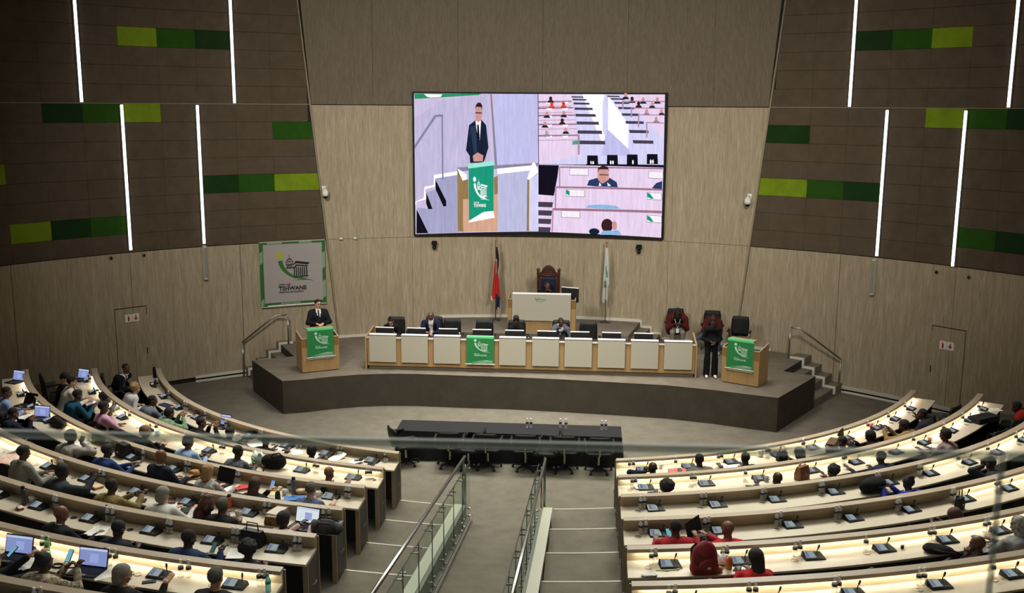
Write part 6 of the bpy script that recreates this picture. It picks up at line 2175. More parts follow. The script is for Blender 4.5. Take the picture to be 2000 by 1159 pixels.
# ---- gallery balustrade in front of the viewer's place
t = empty('gallery_balustrade', (1.3, -25.41, 5.80)); tag(t, 'clear glass gallery balustrade with a polished edge close to the viewer', 'balustrade')
Z1 = 6.846 - 5.80
M_GG = glass('gallery_glass', (.97, .985, .975), .015, 0)
M_GE = glass('gallery_glass_edge', (.84, .89, .86), .2, .32, (.62, .68, .65), .18)
def gpane(xa, ya, xb, yb):
    b = B()
    d = Vector((xb - xa, yb - ya, 0)).normalized(); nn = Vector((-d.y, d.x, 0)) * .005
    for m, z0, z1 in ((0, -.6, Z1 - .012), (1, Z1 - .012, Z1)):
        vs = []
        for (x, y) in ((xa, ya), (xb, yb)):
            for s in (-1, 1):
                for z in (z0, z1): vs.append((x - 1.3 + nn.x * s, y + 25.41 + nn.y * s, z))
        fs = [(0, 1, 5, 4), (2, 6, 7, 3), (0, 2, 3, 1), (4, 5, 7, 6), (1, 3, 7, 5), (0, 4, 6, 2)]
        if m == 0:
            p = b.add(vs, fs).build('glass_pane', M_GG, t); b = B()
        else:
            b.add(vs, fs).build('polished_edge', M_GE, p)
gpane(-1.6, -25.49, 2.12, -25.377)
gpane(2.135, -25.376, 4.2, -25.30)
b = B(); b.tube([(.828, .033, -.6), (.828, .033, Z1)], .005, 6); b.build('pane_joint', M_GE, t)
b = B(); b.box(-3, 3, -.10, .12, -.75, -.6); b.build('base_channel', M_STEELP, t)
SHW = cloth('shirt_white', 'd6d6d2')

bench_person('L', 1, 61.64, 0.782, 1.135, 'older man in a black suit and tie, far end of the first row', sk='M',hair='crop',hc='sgrey',top=cloth('suit_black','121217'),shirt=(SHW,.34),tie=cloth('tie_dark','1c1f2a'),collar=SHW,pose='lap',ty=-35,hy=-50,hp=5)
bench_person('L', 1, 53.11, 0.798, 1.045, 'woman with curly blond hair and a white blouse in the first row', sk='L',hair='curly',hc='blond',top=cloth('white_blouse','cfd0cf'),pose='lap',fem=True,hp=10)
bench_person('L', 1, 46.15, 0.807, 1.085, 'man in a mottled grey suit beside the blond woman in white', sk='M',hair='crop',hc='sgrey',top=cloth('suit_grey','6d7480'),collar=SHW,pose='cross',hy=-25,hp=10)
bench_person('L', 1, 41.58, 0.807, 1.005, 'person in a green patterned shirt with both hands raised in front', sk='B',hair='full',hc='black',top=cloth('green_pattern','3f6a49',(16,1,None,'8fb08f')),R=((.10,.38,.94),'fist'),L=((-.04,.37,.94),'fist'),hp=18,wide=1.05)
bench_person('L', 1, 35.00, 0.798, 1.065, 'man in a black jacket holding both hands before his face, beside the small laptop', sk='B',hair='crop',top=cloth('jacket_black','0f0f12'),R=((.16,.36,1.0),'relaxed'),L=((-.02,.36,.98),'relaxed'),hy=-25,hp=14)
bench_person('L', 1, 30.24, 0.795, 1.045, 'person with a shaved black head and a grey top behind the small lit laptop', sk='D',hair='crop',top=cloth('grey_red','5a6266'),pose='close',hp=25)
bench_person('L', 1, 24.98, 0.808, 1.075, 'person in black bent over papers in the first row', sk='D',hair='short',top=cloth('top_black','0c0d10'),R=((.22,.50,.80),'flat'),L=((-.16,.46,.80),'flat'),hp=30)
bench_person('L', 1, 19.26, 0.798, 1.025, 'woman with tied back black braids writing on loose sheets, first row', sk='D',hair='full',top=cloth('top_black','0c0d10'),pose='close',fem=True,hp=30)
bench_person('L', 2, 53.61, 0.772, 1.225, 'person in a black hooded top slumped in a chair beside the far laptop', sk='L',hair='full',hc='black',top=cloth('hood_black','0e0e11'),pose='lap',hp=40,hy=-30)
bench_person('L', 2, 51.67, 0.709, 1.225, 'man with dark hair and a bright white shirt, far end, second row', sk='L',hair='short',top=cloth('white_shirt','d9d8d2'),R=((.12,.56,.82),'relaxed'),L=((-.08,.52,.82),'relaxed'),hy=-10,hp=18,wide=1.12)
bench_person('L', 2, 47.59, 0.798, 1.155, 'person with short dark hair in a teal blue shirt looking at a phone', sk='M',hair='short',top=cloth('teal_blue','1d4d66'),pose='phone',hp=22)
bench_person('L', 2, 40.80, 0.777, 1.225, 'person in a pink shirt and black vest leaning the chin on a hand', sk='M',hair='short',top=cloth('pink_shirt','c79bb4'),R=(lambda h:(.07,h.y+.10,h.z-.13),'fist'),L=((-.05,.48,.80),'flat'),hp=12,hy=-15,kw=black_vest)
bench_person('L', 2, 33.13, 0.800, 1.095, 'person with fair grey hair behind a bright blue cup in the second row', sk='L',hair='full',hc='lbrown',top=cloth('top_black','0c0d10'),pose='close',hp=18,hy=-20)
bench_person('L', 2, 27.25, 0.805, 1.145, 'person with black hair and a pale blue shirt in the second row', sk='M',hair='full',hc='black',top=cloth('pale_blue','8ea9c8'),pose='close',hp=16,hy=-8)
bench_person('L', 2, 21.73, 0.794, 1.165, 'man in a black and silver leaf pattern shirt beside a white plastic bag', sk='D',hair='crop',hc='black',top=cloth('leaf_pattern','1b1f24',(26,1,None,'6d767c')),pose='close',hp=18,hy=-18)
bench_person('L', 2, 13.12, 0.797, 1.045, 'bald man in a mid grey jacket near the aisle end of the second row', sk='B',hair='bald',top=cloth('grey_jacket','5c5f61'),R=((.22,.44,.80),'flat'),L=((-.20,.44,.80),'flat'),hp=10,hy=-10)
bench_person('L', 3, 47.27, 0.685, 1.225, 'man in a light blue shirt beside the open dark laptop at the far side', sk='B',hair='crop',hc='sgrey',top=cloth('light_blue','7f9cc6'),R=((.16,.56,.86),'relaxed'),L=((.0,.52,.84),'relaxed'),hp=18,hy=-20)
bench_person('L', 3, 43.54, 0.800, 1.035, 'man with a shaved brown head and navy suit in front of the lit laptop', sk='B',hair='crop',hc='sgrey',top=cloth('suit_navy','15182a'),collar=SHW,pose='phone',hp=24)
bench_person('L', 3, 43.88, 0.986, 0.975, 'person in a charcoal jacket cut off by the frame behind the navy suit', sk='D',hair='short',top=cloth('charcoal','24272a'),pose='lap',pelvis=1.12)
bench_person('L', 3, 32.98, 0.803, 1.155, 'person in a white and grey floral shirt resting the face on a raised hand', sk='D',hair='full',hc='black',top=cloth('floral_grey','b0aaa2',(14,1,None,'6f6a66')),R=(lambda h:(.11,h.y+.13,h.z-.06),'fist'),L=((-.08,.48,.80),'flat'),hp=10,wide=1.08)
bench_person('L', 3, 28.55, 0.799, 1.115, 'man in a bright blue suit with folded hands beside the black camera bag', sk='D',hair='short',top=cloth('suit_blue','1b3266'),collar=SHW,R=((.24,.58,.80),'relaxed'),L=((.14,.55,.80),'relaxed'),hp=14,hy=-8)
bench_person('L', 3, 23.25, 0.756, 1.225, 'bald man in a navy suit tapping on his microphone unit', sk='B',hair='bald',top=cloth('suit_navy2','141a2c'),collar=SHW,R=((.28,.60,.82),'flat'),L=((.02,.46,.80),'relaxed'),hp=26,hy=-25,wide=1.06)
bench_person('L', 3, 18.95, 0.797, 1.155, 'woman with straight blond hair and a black and white speckled top', sk='L',hair='bob',hc='blond',top=cloth('speckle','d8d6cf',(34,1,None,'1a1a1c')),R=((.24,.58,.80),'flat'),L=((-.08,.46,.80),'flat'),fem=True,hp=14)
bench_person('L', 3, 15.19, 0.808, 1.075, 'woman with long brown hair and a black top holding a blue lit phone', sk='L',hair='long',hc='brown',top=cloth('top_black','0c0d10'),R=((.24,.44,.92),'hold'),L=((.10,.42,.92),'hold'),fem=True,hp=14)
bench_person('L', 3, 11.21, 0.799, 1.115, 'grey haired person in a dark blue spotted shirt near the aisle, third row', sk='L',hair='short',hc='dgrey',top=cloth('blue_spots','1c2436',(30,1,None,'6d7fa5')),R=((.26,.42,.80),'flat'),L=((-.20,.44,.80),'flat'),hp=20,hy=10)
bench_person('L', 4, 29.00, 0.747, 1.225, 'man with black hair in a light grey suit with both hands at his unit', sk='M',hair='short',top=cloth('suit_lgrey','85857f'),collar=SHW,R=((.28,.60,.82),'flat'),L=((.06,.58,.82),'flat'),hp=14,hy=-15,wide=1.08)
bench_person('L', 4, 25.02, 0.797, 1.145, 'man in a dark grey suit with one arm lifted to the chin, fourth row', sk='D',hair='full',hc='black',top=cloth('suit_dgrey','2b3138'),R=((.30,.54,1.02),'fist'),L=((-.14,.40,.74),'relaxed'),hp=8,hy=-12,ty=-18,wide=1.12)
bench_person('L', 4, 21.05, 0.797, 1.105, 'woman with covered black hair and a small earring in a gold weave jacket', sk='D',hair='crop',top=cloth('gold_weave','3a3220',(46,1,None,'a08a52')),R=((.26,.54,.92),'hold'),L=((.12,.50,.90),'hold'),fem=True,hp=14,hy=-8,wide=1.15,kw=earring)
bench_person('L', 4, 17.34, 0.804, 1.135, 'older person with thick grey hair and a white shirt with rolled sleeves', sk='L',hair='grey_long',hc='grey',top=cloth('white_shirt2','cdccc8'),R=((.26,.54,.84),'fist'),L=((-.08,.44,.80),'flat'),hp=14,wide=1.1)
bench_person('L', 4, 14.48, 0.802, 1.075, 'person with a large shiny brown head wrap in the fourth row', sk='D',hair='fluffy',hc='gold',top=cloth('top_black','0c0d10'),pose='close',fem=True,hp=14)
bench_person('L', 4, 13.53, 0.806, 1.115, 'man with dark grey hair and a plain black jacket beside the orange bottle', sk='M',hair='short',hc='dgrey',top=cloth('jacket_black','0f0f12'),pose='close',hp=10,wide=1.1,pelvis=.98)
bench_person('L', 4, 9.95, 0.803, 1.025, 'person in a pale pink patterned top typing at the laptop with a white page', sk='D',hair='full',hc='black',top=cloth('pink_pattern','caa79d',(24,1,None,'e2cfc4')),R=((.28,.56,.84),'relaxed'),L=((.10,.50,.84),'relaxed'),fem=True,hp=14,hy=-8)
bench_person('L', 5, 18.79, 0.807, 1.095, 'bald man in a black suit with a phone held low behind his desk', sk='B',hair='bald',top=cloth('suit_black','121217'),collar=SHW,R=((.34,.46,.76),'hold'),L=((.22,.40,.74),'hold'),hp=22,hy=-28,ty=-12,wide=1.08)
bench_person('L', 5, 15.54, 0.798, 1.045, 'slim person with cropped black hair in a navy top looking down, fifth row', sk='D',hair='crop',hc='black',top=cloth('navy_top','171a2b'),pose='low',hp=34,hy=-12)
bench_person('L', 5, 11.89, 0.794, 1.065, 'man with a shaved head in a blue hooded top looking at a small phone', sk='D',hair='crop',hc='sgrey',top=cloth('hood_blue','1c3156'),R=((.34,.42,.86),'hold'),L=((.10,.36,.76),'hold'),hp=24,hy=-22,wide=1.12)
bench_person('L', 5, 8.99, 0.811, 1.025, 'person with a round black afro in a black jacket beside the black handbag', sk='D',hair='afro_small',hc='black',top=cloth('jacket_black','0f0f12'),pose='low',fem=True,hp=14)
bench_person('L', 6, 14.77, 0.803, 1.035, 'woman with a hair bun and leopard print top holding up a phone, sixth row', sk='D',hair='bun',hc='black',top=cloth('leopard','d2c3a6',(26,1,None,'1c1714')),R=((.24,.42,.92),'hold'),L=((.10,.40,.90),'hold'),fem=True,hp=10,hy=-10,wide=1.1,collar=None)
bench_person('L', 6, 11.41, 0.794, 1.045, 'person with longer grey hair and glasses reaching to the microphone unit', sk='L',hair='grey_long',hc='grey',top=cloth('jacket_black','0f0f12'),collar=cloth('collar_grey','9b9b98'),R=((.34,.62,.84),'flat'),L=((-.12,.36,.74),'relaxed'),hp=12,hy=-28,glasses=True)
bench_person('L', 6, 7.75, 0.803, 1.155, 'man with short grey hair and a black jacket at the second seat, sixth row', sk='L',hair='short',hc='dgrey',top=cloth('jacket_black','0f0f12'),pose='low',hp=12,wide=1.05)
bench_person('L', 6, 16.83, 0.911, 0.975, 'person at the frame edge holding a phone with a cyan screen, sixth row', sk='L',hair='short',hc='brown',top=cloth('jacket_black','0f0f12'),R=((.26,.50,.92),'hold'),L=((.1,.48,.90),'hold'),hp=18)
bench_person('R', 1, 14.36, 0.805, 1.025, 'man with a shaved head in a dark suit touching his ear, first row', sk='D',hair='bald',top=cloth('suit_navy2','141a2c'),L=(lambda h:(-.12,h.y+.04,h.z-.03),'fist'),R=((.16,.44,.80),'flat'),hp=14)
bench_person('R', 1, 19.03, 0.794, 1.115, 'man with a shaved head in a grey tweed jacket beside a red folder, first row', sk='D',hair='crop',hc='sgrey',top=cloth('tweed','64605a'),L=((-.24,.46,.80),'flat'),R=((.28,.42,.80),'flat'),hp=16,wide=1.15)
bench_person('R', 1, 23.96, 0.796, 1.055, 'man with a shaved head and a midnight blue suit with an arm on the desk', sk='D',hair='crop',hc='sgrey',top=cloth('suit_mid','11141f'),L=((-.34,.50,.82),'relaxed'),R=((.18,.44,.80),'flat'),hp=14,wide=1.1)
bench_person('R', 1, 30.36, 0.793, 0.985, 'woman with shoulder length black hair holding a black bag, first row', sk='D',hair='bob',hc='black',top=cloth('top_black','0c0d10'),pose='close',fem=True,hp=18)
bench_person('R', 1, 36.18, 0.806, 1.045, 'person with a brown head bent towards the laptop beside a dark brown box', sk='M',hair='crop',hc='sgrey',top=cloth('charcoal','24272a'),R=((.16,.48,.86),'relaxed'),L=((-.02,.44,.84),'relaxed'),hp=30,hy=20)
bench_person('R', 1, 40.68, 0.800, 1.005, 'person with black hair in a black suit reading a lit tablet, first row', sk='D',hair='full',hc='black',top=cloth('suit_black','121217'),L=((-.24,.46,.84),'relaxed'),R=((-.06,.46,.84),'relaxed'),hp=24,hy=20)
bench_person('R', 1, 47.29, 0.799, 0.975, 'person with black hair and a tan top beside a purple lit phone, first row', sk='D',hair='full',hc='black',top=cloth('tan_top','8c7346'),L=((-.18,.50,.90),'hold'),R=((.02,.48,.86),'hold'),hp=20,hy=20)
bench_person('R', 1, 51.89, 0.796, 1.035, 'man in a charcoal suit reclining at the far end, first row', sk='D',hair='crop',hc='black',top=cloth('suit_char','26282d'),collar=SHW,L=((-.20,.44,.78),'relaxed'),R=((.30,.34,.90),'relaxed'),hp=5,hy=28,wide=1.15,ty=12)
bench_person('R', 2, 13.31, 0.804, 0.995, 'person with a big round black afro at the first seat of the second row', sk='D',hair='afro',hc='black',top=cloth('top_black','0c0d10'),pose='close',fem=True,hp=14)
bench_person('R', 2, 22.60, 0.792, 0.985, 'man with a shaved head in a grey suit close to the desk, second row', sk='D',hair='bald',top=cloth('suit_grey2','5d6266'),collar=SHW,L=((-.22,.48,.84),'relaxed'),R=((.24,.44,.80),'flat'),hp=14)
bench_person('R', 2, 27.87, 0.799, 0.965, 'person with curly black hair leaning on an elbow beside the brown handbag', sk='M',hair='curly',hc='black',top=cloth('beige_top','a79a86'),L=(lambda h:(-.10,h.y+.08,h.z-.10),'fist'),R=((.10,.44,.80),'flat'),fem=True,hp=20,hy=25)
bench_person('R', 2, 32.90, 0.810, 1.075, 'man with a shaved head in dark blue resting a hand on the bare desk', sk='D',hair='crop',hc='sgrey',top=cloth('dark_blue','1b2338'),L=((-.38,.52,.80),'flat'),R=((.14,.40,.78),'relaxed'),hp=12,wide=1.08)
bench_person('R', 2, 41.49, 0.796, 1.155, 'person with black hair and a pink and grey patterned top, second row', sk='D',hair='full',hc='black',top=cloth('pink_grey','a08f88',(16,1,None,'6f5f58')),L=((-.26,.48,.84),'relaxed'),R=((.10,.46,.80),'flat'),fem=True,hp=14,hy=12)
bench_person('R', 2, 58.66, 0.842, 0.935, 'person in a bright red top beside the long black case, second row', sk='D',hair='short',top=cloth('red_top','8f1c18'),pose='lap',hp=20,hy=20,wide=1.15,pelvis=1.05)
bench_person('R', 3, 28.83, 0.809, 1.015, 'woman with a high black hair bun and a royal blue top with white collar', sk='D',hair='bun',hc='black',top=cloth('royal_blue','2a2f9c'),collar=SHW,L=((-.24,.46,.88),'hold'),R=((-.06,.46,.88),'hold'),fem=True,hp=14,wide=1.1)
bench_person('R', 3, 37.14, 0.809, 1.005, 'person in a dark grey jacket holding both hands to the head, third row', sk='D',hair='crop',hc='sgrey',top=cloth('suit_dgrey','2b3138'),L=(lambda h:(-.11,h.y+.07,h.z+.02),'fist'),R=(lambda h:(.07,h.y+.10,h.z+.02),'fist'),hp=28)
bench_person('R', 4, 10.32, 0.801, 1.115, 'man with a shaved head and a crimson red jersey, fourth row', sk='M',hair='crop',hc='sgrey',top=cloth('crimson','98121c'),pose='desk',hp=14,wide=1.2)
bench_person('R', 4, 13.04, 0.812, 1.065, 'bald man in a scarlet jersey typing on a black laptop, fourth row', sk='B',hair='bald',top=cloth('scarlet','b3202a'),L=((-.36,.50,.84),'relaxed'),R=((-.20,.58,.84),'relaxed'),hp=20,hy=22,wide=1.05)
bench_person('R', 4, 26.24, 0.916, 0.935, 'person bent forward with auburn hair and a neon lanyard behind the desk', sk='D',hair='full',hc='gold',top=cloth('brown_print','3b2a20',(20,1,None,'1a1413')),pose='low',fem=True,hp=40,hy=20,kw=neon_lanyard)
bench_person('R', 5, 12.37, 0.802, 1.095, 'woman with long black braids down her red jacket, fifth row', sk='D',hair='braids',hc='black',top=cloth('red_jacket','b31a20'),pose='close',fem=True,hp=8)
bench_person('R', 5, 22.91, 0.810, 0.985, 'man with a shaved head in black resting his chin on folded hands', sk='M',hair='bald',top=cloth('top_black','0c0d10'),L=(lambda h:(-.08,h.y+.08,h.z-.12),'fist'),R=(lambda h:(.01,h.y+.10,h.z-.12),'fist'),hp=14,hy=32)
bench_person('R', 5, 25.16, 0.802, 1.135, 'person wrapped in a black and white checked scarf with a grey shawl', sk='M',hair='keffiyeh',hc=mat('checked_scarf','c9c8c2',.9,noise=(22,1,None,'1b1b1c')),top=cloth('grey_shawl','9d9d99',(14,1,None,'6c6c6a')),L=((-.3,.50,.84),'relaxed'),R=((-.08,.48,.82),'relaxed'),hp=14,hy=18,wide=1.3)
PEOPLE_AT = [('L', 1, 61.64, 0.92, 'older man in a black suit and tie, far'),
 ('L', 1, 53.11, 0.92, 'woman with curly blond hair and a white blouse'),
 ('L', 1, 46.15, 0.92, 'man in a mottled grey suit beside the blond'),
 ('L', 1, 41.58, 0.92, 'person in a green patterned shirt with both hands'),
 ('L', 1, 35.00, 0.92, 'man in a black jacket holding both hands before'),
 ('L', 1, 30.24, 0.92, 'person with a shaved black head and a grey'),
 ('L', 1, 24.98, 0.92, 'person in black bent over papers in the first'),
 ('L', 1, 19.26, 0.92, 'woman with tied back black braids writing on loose'),
 ('L', 2, 53.61, 0.92, 'person in a black hooded top slumped in a'),
 ('L', 2, 51.67, 0.92, 'man with dark hair and a bright white shirt,'),
 ('L', 2, 47.59, 0.92, 'person with short dark hair in a teal blue'),
 ('L', 2, 40.80, 0.92, 'person in a pink shirt and black vest leaning'),
 ('L', 2, 33.13, 0.92, 'person with fair grey hair behind a bright blue'),
 ('L', 2, 27.25, 0.92, 'person with black hair and a pale blue shirt'),
 ('L', 2, 21.73, 0.92, 'man in a black and silver leaf pattern shirt'),
 ('L', 2, 13.12, 0.92, 'bald man in a mid grey jacket near the'),
 ('L', 3, 47.27, 0.92, 'man in a light blue shirt beside the open'),
 ('L', 3, 43.54, 0.92, 'man with a shaved brown head and navy suit'),
 ('L', 3, 43.88, 1.12, 'person in a charcoal jacket cut off by the'),
 ('L', 3, 32.98, 0.92, 'person in a white and grey floral shirt resting'),
 ('L', 3, 28.55, 0.92, 'man in a bright blue suit with folded hands'),
 ('L', 3, 23.25, 0.92, 'bald man in a navy suit tapping on his'),
 ('L', 3, 18.95, 0.92, 'woman with straight blond hair and a black and'),
 ('L', 3, 15.19, 0.92, 'woman with long brown hair and a black top'),
 ('L', 3, 11.21, 0.92, 'grey haired person in a dark blue spotted shirt'),
 ('L', 4, 29.00, 0.92, 'man with black hair in a light grey suit'),
 ('L', 4, 25.02, 0.92, 'man in a dark grey suit with one arm'),
 ('L', 4, 21.05, 0.92, 'woman with covered black hair and a small earring'),
 ('L', 4, 17.34, 0.92, 'older person with thick grey hair and a white'),
 ('L', 4, 14.48, 0.92, 'person with a large shiny brown head wrap in'),
 ('L', 4, 13.53, 0.98, 'man with dark grey hair and a plain black'),
 ('L', 4, 9.95, 0.92, 'person in a pale pink patterned top typing at'),
 ('L', 5, 18.79, 0.92, 'bald man in a black suit with a phone'),
 ('L', 5, 15.54, 0.92, 'slim person with cropped black hair in a navy'),
 ('L', 5, 11.89, 0.92, 'man with a shaved head in a blue hooded'),
 ('L', 5, 8.99, 0.92, 'person with a round black afro in a black'),
 ('L', 6, 14.77, 0.92, 'woman with a hair bun and leopard print top'),
 ('L', 6, 11.41, 0.92, 'person with longer grey hair and glasses reaching to'),
 ('L', 6, 7.75, 0.92, 'man with short grey hair and a black jacket'),
 ('L', 6, 16.83, 0.92, 'person at the frame edge holding a phone with'),
 ('R', 1, 14.36, 0.92, 'man with a shaved head in a dark suit'),
 ('R', 1, 19.03, 0.92, 'man with a shaved head in a grey tweed'),
 ('R', 1, 23.96, 0.92, 'man with a shaved head and a midnight blue'),
 ('R', 1, 30.36, 0.92, 'woman with shoulder length black hair holding a black'),
 ('R', 1, 36.18, 0.92, 'person with a brown head bent towards the laptop'),
 ('R', 1, 40.68, 0.92, 'person with black hair in a black suit reading'),
 ('R', 1, 47.29, 0.92, 'person with black hair and a tan top beside'),
 ('R', 1, 51.89, 0.92, 'man in a charcoal suit reclining at the far'),
 ('R', 2, 13.31, 0.92, 'person with a big round black afro at the'),
 ('R', 2, 22.60, 0.92, 'man with a shaved head in a grey suit'),
 ('R', 2, 27.87, 0.92, 'person with curly black hair leaning on an elbow'),
 ('R', 2, 32.90, 0.92, 'man with a shaved head in dark blue resting'),
 ('R', 2, 41.49, 0.92, 'person with black hair and a pink and grey'),
 ('R', 2, 58.66, 1.05, 'person in a bright red top beside the long'),
 ('R', 3, 28.83, 0.92, 'woman with a high black hair bun and a'),
 ('R', 3, 37.14, 0.92, 'person in a dark grey jacket holding both hands'),
 ('R', 4, 10.32, 0.92, 'man with a shaved head and a crimson red'),
 ('R', 4, 13.04, 0.92, 'bald man in a scarlet jersey typing on a'),
 ('R', 4, 26.24, 0.92, 'person bent forward with auburn hair and a neon'),
 ('R', 5, 12.37, 0.92, 'woman with long black braids down her red jacket,'),
 ('R', 5, 22.91, 0.92, 'man with a shaved head in black resting his'),
 ('R', 5, 25.16, 0.92, 'person wrapped in a black and white checked scarf')]
# ------------------------------------------------------------------ things lying on the desks
def at(side, i, th, off):
    p, rz = seat_xy(side, i, th, off)
    return p, rz
LOC, RZ = at('L', 1, 63.35, 0.154); flask('black vacuum flask at the far end of the first row', LOC, M_BLACK)
LOC, RZ = at('L', 1, 58.17, 0.230); bottle('small dark juice bottle beside the flask, first row', LOC, M_BLACK, M_LABB, mat('dark_juice','2a1c1a',.3), .16)
LOC, RZ = at('L', 1, 49.16, 0.370); box_thing('book','book','navy blue book lying in front of the grey suited man', LOC, RZ+.3, (.30,.16,.025), mat('navy_cover','1b2a55',.6))
LOC, RZ = at('L', 1, 43.18, 0.120); cup('small red brown cup at the fifth seat of the first row', LOC, mat('cup_redbrown','7a2f1f',.4))
LOC, RZ = at('L', 1, 36.41, 0.178); laptop(M_LAP, 'small laptop with a pale lilac screen in the first row', LOC, RZ+.35, 100, .26)
LOC, RZ = at('L', 1, 31.59, 0.124); lump_bag('camera','camera','black camera gear lying beside the lilac laptop', LOC, RZ, [('e',(0,0,.04),(.10,.05,.04)),('c',(0,0,.045),(.16,.02,.04),.035,.03)], M_BLACK, h=.012)
LOC, RZ = at('L', 1, 28.48, 0.418); paper('white sheet left of the writer in black, first row', LOC, RZ-.3)
LOC, RZ = at('L', 1, 25.75, 0.322); paper('pair of sheets right of the writer in black, first row', LOC, RZ+.5, 2)
LOC, RZ = at('L', 1, 23.24, 0.337); paper('single sheet beside the black phone pouch, first row', LOC, RZ+.9)
LOC, RZ = at('L', 1, 24.56, 0.368); phone('black phone lying between two papers, first row', LOC, RZ-.9)
LOC, RZ = at('L', 1, 20.26, 0.324); paper('two sheets in front of the woman with tied back braids', LOC, RZ+.3, 2)
LOC, RZ = at('L', 1, 19.58, 0.298); box_thing('book','book','black notebook with white pages beside the rolled paper', LOC, RZ+.4, (.16,.2,.02), M_BLACK, M_BLACK)
LOC, RZ = at('L', 1, 18.14, 0.307); paper('curled note pad near the second unit of the first row', LOC, RZ-.4, 1, curl=.08)
LOC, RZ = at('L', 1, 15.90, 0.352); paper('white note card near the aisle end of the first row', LOC, RZ-.3, 1, w=.2, h=.14)
LOC, RZ = at('L', 1, 15.23, 0.393); phone('black phone on a white note card near the first row end', LOC, RZ-.5)
LOC, RZ = at('L', 1, 15.56, 0.211); lump_bag('computer_mouse','mouse','black computer mouse near the end of the first row', LOC, RZ, [('e',(0,0,.01),(.035,.055,.028))], M_BLACK, h=.01)
LOC, RZ = at('L', 1, 13.91, 0.365); phone('flat black wallet in front of the last unit, first row', LOC, RZ+1.3)
LOC, RZ = at('L', 1, 12.91, 0.106); lump_bag('computer_mouse','mouse','cream computer mouse at the aisle end of the first row', LOC, RZ, [('e',(0,0,.012),(.05,.065,.045))], mat('cream_plastic','d8cfa8',.4), h=.012)
LOC, RZ = at('L', 2, 60.79, 0.391); laptop(M_LAP, 'laptop with a dark blue screen at the far end of the second row', LOC, RZ+.75, 105, .32)
LOC, RZ = at('L', 2, 57.67, 0.366); box_thing('book','book','white notebook beside the far laptop in the second row', LOC, RZ+.4, (.24,.16,.015), M_WHITE)
LOC, RZ = at('L', 2, 50.72, 0.132); lump_bag('duffel_bag','bag','black soft bag in front of the person in teal, second row', LOC, RZ, [('c',(-.13,0,.08),(.15,.02,.09),.09,.08)], M_BLACKM, [[(-.1,-.05,.1),(-.05,-.09,.2),(.06,-.09,.2),(.1,-.05,.12)]])
LOC, RZ = at('L', 2, 46.63, 0.149); lump_bag('duffel_bag','bag','grey soft bag beside the person in pink, second row', LOC, RZ, [('c',(-.06,.05,.06),(.10,-.08,.07),.075,.06)], mat('bag_grey','5b6064',.8), [[(-.06,.0,.1),(.0,-.02,.18),(.08,-.06,.12)]])
LOC, RZ = at('L', 2, 38.47, 0.175); phone('black phone case beside the fair haired person, second row', LOC, RZ+.8)
LOC, RZ = at('L', 2, 35.81, 0.239); cup('bright blue cup in the second row', LOC, mat('cup_blue','8fc7e2',.3))
LOC, RZ = at('L', 2, 27.40, 0.378); lump_bag('camera','camera','small black camera beside the unit next to the man in pale blue', LOC, RZ, [('c',(-.07,-.05,.03),(.03,.03,.035),.03,.035)], M_BLACK, h=.012)
LOC, RZ = at('L', 2, 21.96, 0.238); plastic_bag('white plastic bag with a green print in the second row', LOC, RZ, mat('bag_white','d5dcd3',.5), mat('bag_green','53b06c',.5))
LOC, RZ = at('L', 2, 20.18, 0.262); lump_bag('backpack','backpack','black backpack with an orange zip lying on the second row desk', LOC, RZ, [('c',(-.14,0,.10),(.12,0,.12),.10,.12),('e',(.0,-.03,.12),(.19,.13,.12))], cloth('backpack_black','111112'), [[(.02,-.10,.2),(.05,-.08,.27),(.14,-.02,.28),(.19,0,.22)],[(-.05,-.14,.1),(-.06,-.2,.03),(-.04,-.24,.01)]], M_BLACKM)
LOC, RZ = at('L', 2, 10.75, 0.181); lump_bag('earphones','earphones','tangled white earphones near the end of the second row', LOC, RZ, [('c',(-.06,0,.008),(.0,.04,.008),.009,.007),('c',(0,.04,.008),(.06,-.02,.008),.007,.009),('c',(.06,-.02,.008),(.03,-.05,.008),.009,.006)], M_KGREY, h=.008)
LOC, RZ = at('L', 3, 58.43, 0.290); laptop(M_LAP, 'laptop with a blue screen at the far end of the third row', LOC, RZ+.75, 105, .32)
LOC, RZ = at('L', 3, 49.36, 0.311); laptop(M_BLACK, 'open dark laptop switched off in front of the man in light blue', LOC, RZ+.5, 115, .34)
LOC, RZ = at('L', 3, 44.47, 0.323); laptop(M_LAP, 'laptop with a violet blue screen in front of the navy suit, third row', LOC, RZ+.65, 100, .34)
LOC, RZ = at('L', 3, 45.96, 0.425); paper('pages beside the violet blue laptop, third row', LOC, RZ+.2, 2)
LOC, RZ = at('L', 3, 41.50, 0.151); lump_bag('duffel_bag','bag','large black soft bag on the third row desk beside the navy suit', LOC, RZ, [('c',(-.2,0,.07),(.22,-.02,.08),.08,.07),('e',(0,0,.06),(.16,.12,.09))], M_BLACKM, [[(-.1,-.05,.1),(0,-.1,.2),(.1,-.05,.12)]])
LOC, RZ = at('L', 3, 35.01, 0.128); lump_bag('plant','plant','bunch of green leaves behind the bottles, third row', LOC, RZ, [('e',(0,0,.07),(.05,.05,.05)),('e',(.07,0,.09),(.04,.04,.04)),('e',(-.07,.02,.08),(.045,.04,.04)),('e',(.02,.04,.13),(.03,.03,.03)),('e',(-.03,-.02,.03),(.05,.04,.03))], mat('leaf_green','4f9a3c',.6,noise=(30,1,None,'a5cf7c')), h=.014)
LOC, RZ = at('L', 3, 35.66, 0.252); paper('white papers in front of the person in floral grey', LOC, RZ+.5, 2)
LOC, RZ = at('L', 3, 30.36, 0.210); handbag('boxy black camera bag on the third row desk', LOC, RZ-.1, M_BLACKM, .27, .2, .22, False)
LOC, RZ = at('L', 3, 28.38, 0.427); phone('black phone in front of the boxy camera bag', LOC, RZ-1.2)
